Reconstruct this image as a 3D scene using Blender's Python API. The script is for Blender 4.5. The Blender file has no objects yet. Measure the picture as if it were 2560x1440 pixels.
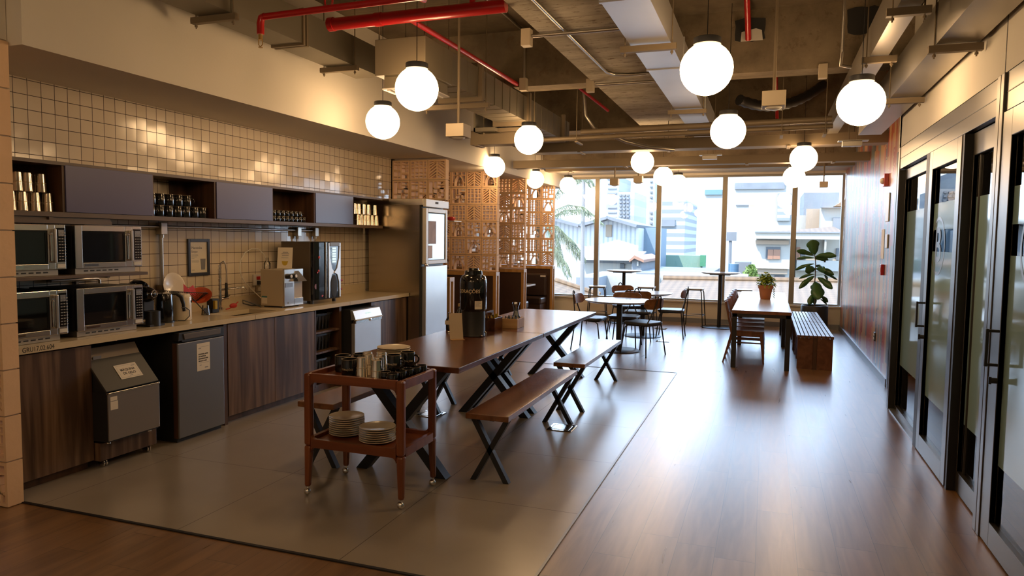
import bpy, math, random
from mathutils import Vector, Matrix
PI = math.pi
SC = bpy.context.scene
COL = SC.collection
RND = random.Random(7)

# ------------------------------------------------------------------ camera
EYE = 1.5
FPX = 1793.04                       # focal length in pixels of the 2560 x 1440 frame
YAW, PITCH, ROLL = 0.340076, 0.068226, -0.012564

def cam_axes():
    cy, sy, cp, sp, cr, sr = math.cos(YAW), math.sin(YAW), math.cos(PITCH), math.sin(PITCH), math.cos(ROLL), math.sin(ROLL)
    fwd = Vector((-sy*cp, cy*cp, -sp)); right = Vector((cy, sy, 0)); down = fwd.cross(right)
    return cr*right + sr*down, -sr*right + cr*down, fwd
AXR, AXD, AXF = cam_axes()

cam_data = bpy.data.cameras.new('camera')
cam_data.sensor_width = 36; cam_data.lens = 36*FPX/2560; cam_data.clip_end = 600; cam_data.clip_start = 0.02
cam = bpy.data.objects.new('camera', cam_data); COL.objects.link(cam)
mw = Matrix.Identity(4)
for i in range(3):
    mw[i][0] = AXR[i]; mw[i][1] = -AXD[i]; mw[i][2] = -AXF[i]
mw[2][3] = EYE
cam.matrix_world = mw
SC.camera = cam

def ray(px, py): return AXR*((px-1280)/FPX) + AXD*((py-720)/FPX) + AXF
def aty(px, py, y):                 # the point of the plane at distance y seen at a pixel of the survey
    d = ray(px, py); return Vector((0, 0, EYE)) + d*(y/d.y)

# ------------------------------------------------------------------ light and exposure
SC.view_settings.view_transform = 'Standard'; SC.view_settings.look = 'None'
SC.view_settings.exposure = 0.0; SC.view_settings.gamma = 1.0; SC.view_settings.use_curve_mapping = False
GLOBE_POWER = 21.5
GLOBE_RGB = (1.0, 0.64, 0.32)
SKY_POWER = 9.0
SUN_POWER = 11.0
w = bpy.data.worlds.new('world'); SC.world = w; w.use_nodes = True
nt = w.node_tree; nt.nodes.clear()
wo = nt.nodes.new('ShaderNodeOutputWorld'); bg = nt.nodes.new('ShaderNodeBackground')
tc = nt.nodes.new('ShaderNodeTexCoord'); sx = nt.nodes.new('ShaderNodeSeparateXYZ'); rp = nt.nodes.new('ShaderNodeValToRGB')
nt.links.new(tc.outputs['Generated'], sx.inputs[0]); nt.links.new(sx.outputs['Z'], rp.inputs[0])
rp.color_ramp.elements[0].position = 0.0; rp.color_ramp.elements[0].color = (0.64, 0.81, 1.0, 1)
rp.color_ramp.elements[1].position = 0.6; rp.color_ramp.elements[1].color = (0.36, 0.60, 1.0, 1)
nt.links.new(rp.outputs[0], bg.inputs[0]); bg.inputs[1].default_value = SKY_POWER
nt.links.new(bg.outputs[0], wo.inputs[0])
sun_d = bpy.data.lights.new('sun', 'SUN'); sun_d.energy = SUN_POWER; sun_d.angle = 0.01; sun_d.color = (1.0, 0.92, 0.80)
sun = bpy.data.objects.new('sun', sun_d); COL.objects.link(sun)
sun.rotation_euler = Vector((0.35, 0.62, -0.85)).to_track_quat('-Z', 'Y').to_euler()
pd = bpy.data.lights.new('window_portal', 'AREA'); pd.shape = 'RECTANGLE'; pd.size = 6.4; pd.size_y = 2.33
pd.cycles.is_portal = True
po = bpy.data.objects.new('window_portal', pd); COL.objects.link(po); po.location = (-2.0, 13.72, 1.54)
po.rotation_euler = (-PI/2, 0, 0)
try:
    SC.cycles.max_bounces = 7; SC.cycles.diffuse_bounces = 4; SC.cycles.glossy_bounces = 4
    SC.cycles.transparent_max_bounces = 12; SC.cycles.transmission_bounces = 4
    SC.cycles.caustics_reflective = False; SC.cycles.caustics_refractive = False
    SC.cycles.sample_clamp_indirect = 6.0
    SC.cycles.use_denoising = True
except Exception: pass

# ------------------------------------------------------------------ mesh builder
class B:
    def __init__(s): s.v = []; s.f = []
    def add(s, vs, fs):
        n = len(s.v); s.v += [Vector(p) for p in vs]; s.f += [tuple(i+n for i in f) for f in fs]; return s
    def box(s, x0, x1, y0, y1, z0, z1):
        if x0 > x1: x0, x1 = x1, x0
        if y0 > y1: y0, y1 = y1, y0
        if z0 > z1: z0, z1 = z1, z0
        return s.add([(x0,y0,z0),(x1,y0,z0),(x1,y1,z0),(x0,y1,z0),(x0,y0,z1),(x1,y0,z1),(x1,y1,z1),(x0,y1,z1)],
                     [(0,3,2,1),(4,5,6,7),(0,1,5,4),(1,2,6,5),(2,3,7,6),(3,0,4,7)])
    def hexa(s, p):                 # 8 points: bottom ring, top ring
        return s.add(p, [(0,3,2,1),(4,5,6,7),(0,1,5,4),(1,2,6,5),(2,3,7,6),(3,0,4,7)])
    def bar(s, a, b, w, h=None, up=(0,0,1), w2=None, h2=None):   # square bar between two points
        a = Vector(a); b = Vector(b); h = h or w; w2 = w2 or w; h2 = h2 or h
        d = (b-a).normalized(); up = Vector(up)
        if abs(d.dot(up)) > 0.98: up = Vector((0,1,0)) if abs(d.y) < 0.9 else Vector((1,0,0))
        r = d.cross(up).normalized(); u = r.cross(d)
        p = []
        for c, ww, hh in ((a, w, h), (b, w2, h2)):
            for i, j in ((-1,-1),(1,-1),(1,1),(-1,1)): p.append(c + r*(i*ww/2) + u*(j*hh/2))
        return s.hexa(p)
    def tube(s, pts, r, seg=8, closed=False, cap=True):
        pts = [Vector(p) for p in pts]; n = len(pts); rs = r if isinstance(r, (list, tuple)) else [r]*n
        base = len(s.v); prev = None
        for i, p in enumerate(pts):
            if closed: t = pts[(i+1) % n] - pts[i-1]
            else: t = pts[min(i+1, n-1)] - pts[max(i-1, 0)]
            t.normalize()
            if prev is None:
                ref = Vector((0,0,1)) if abs(t.z) < 0.9 else Vector((1,0,0))
                u = t.cross(ref).normalized()
            else:
                u = (prev - t*prev.dot(t)).normalized()
            prev = u; v = t.cross(u)
            for k in range(seg):
                a = 2*PI*k/seg; s.v.append(p + u*(rs[i]*math.cos(a)) + v*(rs[i]*math.sin(a)))
        m = n if closed else n-1
        for i in range(m):
            for k in range(seg):
                a = base+i*seg+k; b_ = base+i*seg+(k+1) % seg; j = (i+1) % n
                c = base+j*seg+(k+1) % seg; d = base+j*seg+k
                s.f.append((a, b_, c, d))
        if cap and not closed:
            s.f.append(tuple(base+k for k in range(seg-1, -1, -1))); s.f.append(tuple(base+(n-1)*seg+k for k in range(seg)))
        return s
    def lathe(s, prof, c=(0,0,0), seg=24, axis='z', sc=(1,1), cap=True):   # prof: (radius, height) list
        base = len(s.v); c = Vector(c)
        for r, h in prof:
            for k in range(seg):
                a = 2*PI*k/seg; x, y = r*math.cos(a)*sc[0], r*math.sin(a)*sc[1]
                if axis == 'z': q = Vector((x, y, h))
                elif axis == 'x': q = Vector((h, x, y))
                else: q = Vector((x, h, y))
                s.v.append(c+q)
        for i in range(len(prof)-1):
            for k in range(seg):
                a = base+i*seg+k; b_ = base+i*seg+(k+1) % seg; c_ = b_+seg; d = a+seg
                s.f.append((a, b_, c_, d) if axis != 'y' else (d, c_, b_, a))
        if cap and prof[0][0] > 1e-6: s.f.append(tuple(base+k for k in range(seg-1, -1, -1)))
        if cap and prof[-1][0] > 1e-6: s.f.append(tuple(base+(len(prof)-1)*seg+k for k in range(seg)))
        return s
    def cyl(s, c, r, h, seg=24, axis='z', r2=None): return s.lathe([(r, 0), (r if r2 is None else r2, h)], c, seg, axis)
    def sphere(s, c, r, seg=24, rings=12, sq=(1,1,1)):
        base = len(s.v); c = Vector(c)
        for i in range(1, rings):
            t = PI*i/rings
            for k in range(seg):
                a = 2*PI*k/seg; s.v.append(c + Vector((r*sq[0]*math.sin(t)*math.cos(a), r*sq[1]*math.sin(t)*math.sin(a), r*sq[2]*math.cos(t))))
        n = len(s.v); s.v += [c+Vector((0,0,r*sq[2])), c-Vector((0,0,r*sq[2]))]
        for i in range(rings-2):
            for k in range(seg):
                a = base+i*seg+k; b_ = base+i*seg+(k+1) % seg; s.f.append((a, a+seg, b_+seg, b_))
        for k in range(seg):
            s.f.append((n, base+k, base+(k+1) % seg)); e = base+(rings-2)*seg; s.f.append((n+1, e+(k+1) % seg, e+k))
        return s
    def prism(s, poly, a, b_, axis='x'):     # polygon extruded along an axis; poly in the other two coordinates
        n = len(poly); P = []
        for t in (a, b_):
            for u, v in poly:
                P.append({'x': (t,u,v), 'y': (u,t,v), 'z': (u,v,t)}[axis])
        fs = [tuple(range(n)), tuple(range(2*n-1, n-1, -1))]
        for i in range(n): j = (i+1) % n; fs.append((i, i+n, j+n, j))
        return s.add(P, fs)
    def quad(s, a, b_, c, d): return s.add([a, b_, c, d], [(0,1,2,3)])
    def xf(s, m):
        s.v = [m @ p for p in s.v]; return s
    def merge(s, o): return s.add(o.v, o.f)

def rrect(w, h, r, n=5, cx=0, cy=0):
    pts = []
    for sx_, sy_, a0 in ((1,1,0),(-1,1,90),(-1,-1,180),(1,-1,270)):
        for i in range(n+1):
            a = math.radians(a0+90*i/n); pts.append((cx+sx_*(w/2-r)+r*math.cos(a), cy+sy_*(h/2-r)+r*math.sin(a)))
    return pts

import bmesh
ORG = {}
def link_mesh(name, b, mat, parent=None, smooth=False, bevel=0.0, label=None, kind=None, org=None, subd=0):
    off = Vector(org) if org is not None else (ORG.get(parent.name, Vector()) if parent else Vector())
    me = bpy.data.meshes.new(name)
    me.from_pydata([tuple(p-off) for p in b.v], [], b.f)
    bm = bmesh.new(); bm.from_mesh(me)
    if len(bm.faces) < 60000: bmesh.ops.recalc_face_normals(bm, faces=bm.faces)
    bm.to_mesh(me); bm.free()
    mats = mat if isinstance(mat, (list, tuple)) else [mat]
    for m in mats: me.materials.append(m)
    if smooth:
        me.polygons.foreach_set('use_smooth', [True]*len(me.polygons))
        try: me.set_sharp_from_angle(angle=math.radians(38))
        except Exception: pass
    o = bpy.data.objects.new(name, me); COL.objects.link(o)
    if parent is not None: o.parent = parent; ORG[o.name] = off
    elif org is not None: o.location = off; ORG[o.name] = off
    if bevel:
        md = o.modifiers.new('bevel', 'BEVEL'); md.width = bevel; md.segments = 2; md.limit_method = 'ANGLE'; md.angle_limit = math.radians(40)
    if label: o['label'] = label
    if kind: o['kind'] = kind
    return o
def tag(o, label, cat, group=None):
    o['label'] = label; o['category'] = cat
    if group: o['group'] = group
    return o
def thing(name, label, cat, loc=(0,0,0), rz=0.0, group=None, local=False):
    """Empty at the base of a thing. Parts are given in world coordinates, or in the thing's own when local."""
    o = bpy.data.objects.new(name, None); COL.objects.link(o); o.location = loc; o.rotation_euler = (0,0,rz); o.empty_display_size = 0.05
    ORG[o.name] = Vector() if local else Vector(loc)
    return tag(o, label, cat, group)
def solo(name, b, mat, label, cat, group=None, **k):
    xs = [p.x for p in b.v]; ys = [p.y for p in b.v]; zs = [p.z for p in b.v]
    org = ((min(xs)+max(xs))/2, (min(ys)+max(ys))/2, min(zs))
    return tag(link_mesh(name, b, mat, None, org=org, **k), label, cat, group)
def struct(name, b, mat, parent=None, **k):
    o = link_mesh(name, b, mat, parent, **k)
    if parent is None: o['kind'] = 'structure'
    return o
def dup(root, loc, rz=0.0, label=None, group=None):
    r = root.copy(); COL.objects.link(r); r.location = loc; r.rotation_euler = (0,0,rz)
    if label: r['label'] = label
    if group: r['group'] = group
    for ch in list(root.children):
        c = ch.copy(); COL.objects.link(c); c.parent = r
        for g in list(ch.children):
            d = g.copy(); COL.objects.link(d); d.parent = c
    return r
def text(name, s, size, mat, parent, loc, facing='-y', extrude=0.0004, align='LEFT', spin=0.0, label=None, bold=0.0, tilt=None, sx=1.0):
    cu = bpy.data.curves.new(name, 'FONT'); cu.body = s; cu.size = size; cu.extrude = extrude; cu.align_x = align; cu.align_y = 'CENTER'; cu.resolution_u = 3
    cu.offset = bold
    t = bpy.data.objects.new(name, cu); COL.objects.link(t)
    bpy.context.view_layer.update()
    me = bpy.data.meshes.new_from_object(t.evaluated_get(bpy.context.evaluated_depsgraph_get()))
    bpy.data.objects.remove(t); me.materials.clear(); me.materials.append(mat); me.name = name
    R = {'-y': Matrix.Rotation(PI/2, 4, 'X'), '+x': Matrix.Rotation(PI/2, 4, 'Z') @ Matrix.Rotation(PI/2, 4, 'X'),
         '-x': Matrix.Rotation(-PI/2, 4, 'Z') @ Matrix.Rotation(PI/2, 4, 'X'), '+z': Matrix.Identity(4)}[facing]
    if tilt is not None: R = tilt @ R
    M = R @ Matrix.Rotation(spin, 4, 'Z') @ Matrix.Diagonal((sx,1,1,1))
    off = ORG.get(parent.name, Vector())
    me.transform(Matrix.Translation(Vector(loc)-off) @ M)
    o = bpy.data.objects.new(name, me); COL.objects.link(o); o.parent = parent; ORG[o.name] = off
    if label: o['label'] = label
    return o

def wraptext(name, s, size, mat, parent, c, r, z, a0, label=None, bold=0.0, sx=1.0):
    """lettering bent round an upright cylinder, its middle at angle a0"""
    o = text(name, s, size, mat, parent, (0,0,0), '+z', align='CENTER', bold=bold, sx=sx, extrude=0.0)
    off = ORG.get(parent.name, Vector())
    for v in o.data.vertices:
        x, y = v.co.x+off.x, v.co.y+off.y; a = a0 + x/r
        v.co = Vector((c[0]+r*math.cos(a), c[1]+r*math.sin(a), z+y))-off
    return o

# ------------------------------------------------------------------ materials
def _new(name):
    m = bpy.data.materials.new(name); m.use_nodes = True
    n = m.node_tree; return m, n, n.nodes['Principled BSDF']
def pbr(name, c, rough=0.5, metal=0.0, coat=0.0, var=0.0, vscale=6.0, bump=0.0, bscale=60.0, spec=0.5, stretch=None, world=False, emit=None, trans=0.0, sss=0.0):
    m, n, p = _new(name)
    p.inputs['Base Color'].default_value = (*c, 1); p.inputs['Roughness'].default_value = rough; p.inputs['Metallic'].default_value = metal
    p.inputs['Coat Weight'].default_value = coat; p.inputs['Specular IOR Level'].default_value = spec; p.inputs['Transmission Weight'].default_value = trans
    if emit: p.inputs['Emission Color'].default_value = (*emit[:3], 1); p.inputs['Emission Strength'].default_value = emit[3]
    vec = None
    if var or bump:
        if world: g = n.nodes.new('ShaderNodeNewGeometry'); src = g.outputs['Position']
        else: g = n.nodes.new('ShaderNodeTexCoord'); src = g.outputs['Object']
        mp = n.nodes.new('ShaderNodeMapping'); n.links.new(src, mp.inputs['Vector'])
        if stretch: mp.inputs['Scale'].default_value = stretch
        vec = mp.outputs[0]
    if var:
        no = n.nodes.new('ShaderNodeTexNoise'); no.inputs['Scale'].default_value = vscale; no.inputs['Detail'].default_value = 5
        n.links.new(vec, no.inputs['Vector'])
        mx = n.nodes.new('ShaderNodeMix'); mx.data_type = 'RGBA'
        mx.inputs[6].default_value = (*[x*(1-var) for x in c], 1); mx.inputs[7].default_value = (*[min(1, x*(1+var)) for x in c], 1)
        n.links.new(no.outputs['Fac'], mx.inputs[0]); n.links.new(mx.outputs[2], p.inputs['Base Color'])
    if bump:
        nb = n.nodes.new('ShaderNodeTexNoise'); nb.inputs['Scale'].default_value = bscale; nb.inputs['Detail'].default_value = 4
        n.links.new(vec, nb.inputs['Vector'])
        bp = n.nodes.new('ShaderNodeBump'); bp.inputs['Strength'].default_value = bump; bp.inputs['Distance'].default_value = 0.004
        n.links.new(nb.outputs['Fac'], bp.inputs['Height']); n.links.new(bp.outputs[0], p.inputs['Normal'])
    return m
def wood(name, dark, light, grain='y', scale=3.0, rough=0.4, coat=0.0, contrast=(0.35, 0.65), world=False, detail=6):
    m, n, p = _new(name)
    if world: g = n.nodes.new('ShaderNodeNewGeometry'); src = g.outputs['Position']
    else: g = n.nodes.new('ShaderNodeTexCoord'); src = g.outputs['Object']
    mp = n.nodes.new('ShaderNodeMapping'); n.links.new(src, mp.inputs['Vector'])
    st = {'x': (0.6, 9, 9), 'y': (9, 0.6, 9), 'z': (9, 9, 0.5)}[grain]
    mp.inputs['Scale'].default_value = [a*scale/3 for a in st]
    no = n.nodes.new('ShaderNodeTexNoise'); no.inputs['Scale'].default_value = 1.6; no.inputs['Detail'].default_value = detail; no.inputs['Distortion'].default_value = 0.6
    n.links.new(mp.outputs[0], no.inputs['Vector'])
    r = n.nodes.new('ShaderNodeValToRGB'); r.color_ramp.elements[0].position = contrast[0]; r.color_ramp.elements[1].position = contrast[1]
    r.color_ramp.elements[0].color = (*dark, 1); r.color_ramp.elements[1].color = (*light, 1)
    n.links.new(no.outputs['Fac'], r.inputs[0]); n.links.new(r.outputs[0], p.inputs['Base Color'])
    p.inputs['Roughness'].default_value = rough; p.inputs['Coat Weight'].default_value = coat; p.inputs['Coat Roughness'].default_value = 0.15
    return m
def glass(name, tint=(1,1,1), rough=0.0, refl=1.0):        # thin pane: fresnel mirror over a clear or tinted transmission
    m, n, p = _new(name); n.nodes.remove(p)
    out = n.nodes['Material Output']; tr = n.nodes.new('ShaderNodeBsdfTransparent'); tr.inputs[0].default_value = (*tint, 1)
    gl = n.nodes.new('ShaderNodeBsdfGlossy'); gl.inputs['Roughness'].default_value = rough
    fr = n.nodes.new('ShaderNodeFresnel'); fr.inputs[0].default_value = 1.5
    ml = n.nodes.new('ShaderNodeMath'); ml.operation = 'MULTIPLY'; ml.inputs[1].default_value = refl; ml.use_clamp = True
    n.links.new(fr.outputs[0], ml.inputs[0])
    mx = n.nodes.new('ShaderNodeMixShader'); n.links.new(ml.outputs[0], mx.inputs[0]); n.links.new(tr.outputs[0], mx.inputs[1]); n.links.new(gl.outputs[0], mx.inputs[2])
    n.links.new(mx.outputs[0], out.inputs[0]); return m

M = {}
M['plaster'] = pbr('cream_plaster', (0.76,0.71,0.62), 0.75, var=0.03, vscale=1.5, bump=0.15, bscale=90)
M['plaster2'] = pbr('white_plaster', (0.78,0.74,0.68), 0.7, var=0.03, vscale=1.5)
M['black'] = pbr('black_powder_coated_steel', (0.012,0.012,0.014), 0.42)
M['blackgloss'] = pbr('glossy_black_plastic', (0.008,0.008,0.009), 0.12, coat=0.3)
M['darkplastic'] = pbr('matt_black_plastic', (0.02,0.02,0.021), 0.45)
M['steel'] = pbr('brushed_stainless_steel', (0.74,0.71,0.66), 0.20, 1.0, var=0.05, vscale=3, stretch=(1,40,1), bump=0.03, bscale=30)
M['chrome'] = pbr('polished_chrome', (0.75,0.73,0.70), 0.1, 1.0)
M['cup'] = pbr('steel_cup', (0.72,0.66,0.56), 0.2, 1.0)
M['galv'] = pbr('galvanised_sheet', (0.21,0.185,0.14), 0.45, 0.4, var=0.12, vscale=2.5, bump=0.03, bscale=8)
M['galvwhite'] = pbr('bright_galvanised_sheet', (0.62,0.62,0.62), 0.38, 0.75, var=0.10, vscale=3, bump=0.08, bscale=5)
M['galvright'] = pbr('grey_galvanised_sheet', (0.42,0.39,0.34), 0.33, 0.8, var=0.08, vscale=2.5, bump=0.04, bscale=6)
M['acbeige'] = pbr('olive_beige_casing', (0.18,0.15,0.10), 0.5)
M['iceface'] = pbr('brownish_steel_front', (0.34,0.31,0.285), 0.33, 0.6)
M['key'] = pbr('grey_keys', (0.35,0.34,0.32), 0.5)
M['tray'] = pbr('painted_cable_tray_steel', (0.22,0.17,0.11), 0.55, 0.2, var=0.1, vscale=3)
M['alu'] = pbr('anodised_aluminium', (0.30,0.27,0.22), 0.42, 0.6)
M['alugrey'] = pbr('grey_aluminium_skirting', (0.30,0.31,0.32), 0.35, 0.7)
M['conduit'] = pbr('galvanised_conduit', (0.5,0.47,0.42), 0.3, 0.9)
M['beige'] = pbr('beige_painted_metal', (0.55,0.46,0.33), 0.5)
M['red'] = pbr('red_fire_pipe_paint', (0.50,0.012,0.015), 0.28, coat=0.3)
M['terracotta'] = pbr('terracotta_breeze_block', (0.82,0.56,0.34), 0.8, var=0.10, vscale=7, bump=0.3, bscale=40)
M['mortar'] = pbr('grey_mortar', (0.42,0.33,0.25), 0.9)
M['quartz'] = pbr('beige_quartz_worktop', (0.66,0.55,0.37), 0.22, var=0.05, vscale=60)
M['cabwood'] = wood('striped_walnut_laminate', (0.06,0.030,0.016), (0.25,0.15,0.09), 'z', 3.2, 0.38, contrast=(0.36,0.68))
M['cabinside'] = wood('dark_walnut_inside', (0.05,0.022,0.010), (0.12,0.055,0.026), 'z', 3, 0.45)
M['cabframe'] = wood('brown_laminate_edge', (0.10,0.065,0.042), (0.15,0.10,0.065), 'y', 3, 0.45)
M['bluedoor'] = pbr('slate_blue_laminate', (0.095,0.095,0.21), 0.32)
M['tabletop'] = wood('dark_walnut_veneer', (0.055,0.018,0.009), (0.14,0.048,0.022), 'y', 3, 0.24, coat=0.15)
M['benchtop'] = wood('amber_varnished_wood', (0.13,0.048,0.016), (0.23,0.09,0.032), 'y', 3, 0.27, coat=0.2)
M['cart'] = wood('reddish_stained_wood', (0.14,0.035,0.010), (0.24,0.065,0.018), 'z', 2, 0.33, coat=0.2)
M['ply'] = wood('bent_plywood', (0.16,0.065,0.022), (0.27,0.12,0.045), 'x', 3, 0.4)
M['chairwood'] = wood('honey_brown_chair_wood', (0.14,0.050,0.018), (0.24,0.095,0.036), 'z', 3, 0.35, coat=0.15)
M['slatwood'] = wood('bench_slat_wood', (0.12,0.045,0.020), (0.20,0.085,0.04), 'y', 3, 0.35)
M['oaktop'] = wood('sky_pale_oak_laminate', (0.52,0.50,0.50), (0.60,0.58,0.58), 'y', 3, 0.22)  # sky reflection put into the colour: paler and greyer than the wood
M['boothwood'] = wood('booth_oak_frame', (0.42,0.22,0.06), (0.56,0.32,0.11), 'z', 3, 0.4)
M['boxwood'] = wood('light_pine_box', (0.42,0.24,0.10), (0.56,0.36,0.17), 'x', 3, 0.5)
M['darkbrown'] = pbr('dark_brown_panel', (0.055,0.025,0.013), 0.5)
M['leather'] = pbr('dark_brown_leather', (0.040,0.024,0.020), 0.36, bump=0.1, bscale=150)
M['seatgrey'] = pbr('charcoal_seat_vinyl', (0.045,0.05,0.06), 0.42)
M['roundtop'] = pbr('pale_grey_laminate', (0.42,0.44,0.47), 0.2)
M['white'] = pbr('white_plastic', (0.75,0.72,0.66), 0.35)
M['cream'] = pbr('cream_ceramic', (0.78,0.70,0.56), 0.18, coat=0.3)
M['paper'] = pbr('cream_paper', (0.80,0.72,0.58), 0.7)
M['paperdark'] = pbr('kraft_paper_card', (0.50,0.40,0.28), 0.7)
M['ink'] = pbr('dark_ink', (0.03,0.03,0.03), 0.7)
M['inkgold'] = pbr('pale_gold_ink', (0.62,0.48,0.30), 0.5)
M['inkgrey'] = pbr('grey_ink', (0.22,0.22,0.24), 0.7)
M['yellow'] = pbr('mustard_yellow', (0.55,0.38,0.03), 0.6)
M['redplastic'] = pbr('red_plastic', (0.50,0.03,0.03), 0.35)
M['pinkcloth'] = pbr('pinkish_red_cloth', (0.55,0.06,0.08), 0.8)
M['orangebowl'] = pbr('orange_red_plastic_bowl', (0.62,0.10,0.03), 0.35)
M['darkglass'] = pbr('dark_oven_glass', (0.006,0.006,0.007), 0.04, coat=0.5)
M['screen'] = pbr('lit_display', (0.1,0.1,0.1), 0.4, emit=(0.75,0.95,0.9,1.0))
M['graphite'] = pbr('graphite_steel_door', (0.24,0.245,0.26), 0.36, 0.6)
M['icegrey'] = pbr('dark_grey_lid', (0.06,0.058,0.052), 0.45, 0.2)
M['vendgrey'] = pbr('warm_grey_steel_casing', (0.16,0.13,0.10), 0.4, 0.5)
M['clear'] = glass('clear_pane')
M['jar'] = glass('jar_glass', (0.97,0.98,0.97), 0.03, 2.2)
M['silver'] = pbr('silver_paint', (0.72,0.70,0.67), 0.32, 0.5)
M['leaf'] = pbr('dark_green_leaf', (0.05,0.14,0.035), 0.35, var=0.25, vscale=8, coat=0.2)
M['leaflight'] = pbr('yellow_green_leaf', (0.34,0.46,0.07), 0.45, var=0.3, vscale=12)
M['stem'] = pbr('brown_stem', (0.09,0.06,0.035), 0.7)
M['claypot'] = pbr('terracotta_pot', (0.42,0.16,0.06), 0.6)
M['soil'] = pbr('dark_soil', (0.03,0.02,0.015), 0.95)
M['brass'] = pbr('brass_cap', (0.6,0.4,0.15), 0.3, 0.9)

m, n, p = _new('opal_glass_globe')
p.inputs['Base Color'].default_value = (0.9,0.9,0.88,1); p.inputs['Roughness'].default_value = 0.25
p.inputs['Emission Color'].default_value = (*GLOBE_RGB, 1); p.inputs['Emission Strength'].default_value = GLOBE_POWER
M['globe'] = m

def math_node(n, op, a, b_=None, clamp=False):
    q = n.nodes.new('ShaderNodeMath'); q.operation = op; q.use_clamp = clamp
    for i, x in enumerate((a, b_)):
        if x is None: continue
        if isinstance(x, (int, float)): q.inputs[i].default_value = x
        else: n.links.new(x, q.inputs[i])
    return q.outputs[0]
def pos_axes(n):
    g = n.nodes.new('ShaderNodeNewGeometry'); s_ = n.nodes.new('ShaderNodeSeparateXYZ'); n.links.new(g.outputs['Position'], s_.inputs[0]); return s_.outputs, g.outputs['Position']
def line_mask(n, sock, period, offset, width):      # 1 on grout lines
    t = math_node(n, 'DIVIDE', math_node(n, 'SUBTRACT', sock, offset), period)
    fr = math_node(n, 'FRACT', t); d = math_node(n, 'ABSOLUTE', math_node(n, 'SUBTRACT', fr, 0.5))
    return math_node(n, 'GREATER_THAN', d, 0.5 - width/period/2)

# wall tiles 95 mm with dark joints, glazed, each tile tipped a little
m, n, p = _new('cream_wall_tiles'); ax, pos = pos_axes(n)
ly = line_mask(n, ax[1], 0.0952, 3.308, 0.0042); lz = line_mask(n, ax[2], 0.0952, 2.489, 0.0042)
msk = math_node(n, 'MAXIMUM', ly, lz)
cb = n.nodes.new('ShaderNodeCombineXYZ')
n.links.new(math_node(n, 'FLOOR', math_node(n, 'DIVIDE', math_node(n, 'SUBTRACT', ax[1], 3.308), 0.0952)), cb.inputs[0])
n.links.new(math_node(n, 'FLOOR', math_node(n, 'DIVIDE', math_node(n, 'SUBTRACT', ax[2], 2.489), 0.0952)), cb.inputs[1])
wn = n.nodes.new('ShaderNodeTexWhiteNoise'); wn.noise_dimensions = '3D'; n.links.new(cb.outputs[0], wn.inputs['Vector'])
mx = n.nodes.new('ShaderNodeMix'); mx.data_type = 'RGBA'; mx.inputs[6].default_value = (0.70,0.60,0.46,1); mx.inputs[7].default_value = (0.76,0.66,0.52,1)
n.links.new(wn.outputs['Value'], mx.inputs[0])
m2 = n.nodes.new('ShaderNodeMix'); m2.data_type = 'RGBA'; n.links.new(msk, m2.inputs[0]); n.links.new(mx.outputs[2], m2.inputs[6]); m2.inputs[7].default_value = (0.05,0.03,0.02,1)
n.links.new(m2.outputs[2], p.inputs['Base Color'])
n.links.new(math_node(n, 'ADD', math_node(n, 'MULTIPLY', msk, 0.6), 0.13), p.inputs['Roughness'])
vs = n.nodes.new('ShaderNodeVectorMath'); vs.operation = 'SUBTRACT'; n.links.new(wn.outputs['Color'], vs.inputs[0]); vs.inputs[1].default_value = (0.5,0.5,0.5)
v2 = n.nodes.new('ShaderNodeVectorMath'); v2.operation = 'SCALE'; n.links.new(vs.outputs[0], v2.inputs[0]); v2.inputs['Scale'].default_value = 0.035
gm = n.nodes.new('ShaderNodeNewGeometry'); v3 = n.nodes.new('ShaderNodeVectorMath'); v3.operation = 'ADD'; n.links.new(gm.outputs['Normal'], v3.inputs[0]); n.links.new(v2.outputs[0], v3.inputs[1])
v4 = n.nodes.new('ShaderNodeVectorMath'); v4.operation = 'NORMALIZE'; n.links.new(v3.outputs[0], v4.inputs[0]); n.links.new(v4.outputs[0], p.inputs['Normal'])
M['tiles'] = m

# large floor tiles
m, n, p = _new('grey_beige_floor_tiles'); ax, pos = pos_axes(n)
lx = line_mask(n, ax[0], 0.955, -2.776, 0.004); ly = line_mask(n, ax[1], 0.955, 2.785, 0.004); msk = math_node(n, 'MAXIMUM', lx, ly)
no = n.nodes.new('ShaderNodeTexNoise'); no.inputs['Scale'].default_value = 2.2; no.inputs['Detail'].default_value = 6; n.links.new(pos, no.inputs['Vector'])
r = n.nodes.new('ShaderNodeValToRGB'); r.color_ramp.elements[0].position = 0.15; r.color_ramp.elements[1].position = 0.85
r.color_ramp.elements[0].color = (0.33,0.28,0.22,1); r.color_ramp.elements[1].color = (0.43,0.38,0.31,1); n.links.new(no.outputs['Fac'], r.inputs[0])
m2 = n.nodes.new('ShaderNodeMix'); m2.data_type = 'RGBA'; n.links.new(msk, m2.inputs[0]); n.links.new(r.outputs[0], m2.inputs[6]); m2.inputs[7].default_value = (0.07,0.055,0.045,1)
n.links.new(m2.outputs[2], p.inputs['Base Color']); p.inputs['Roughness'].default_value = 0.28; p.inputs['Coat Weight'].default_value = 0.7; p.inputs['Coat Roughness'].default_value = 0.26
M['floortile'] = m

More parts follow.
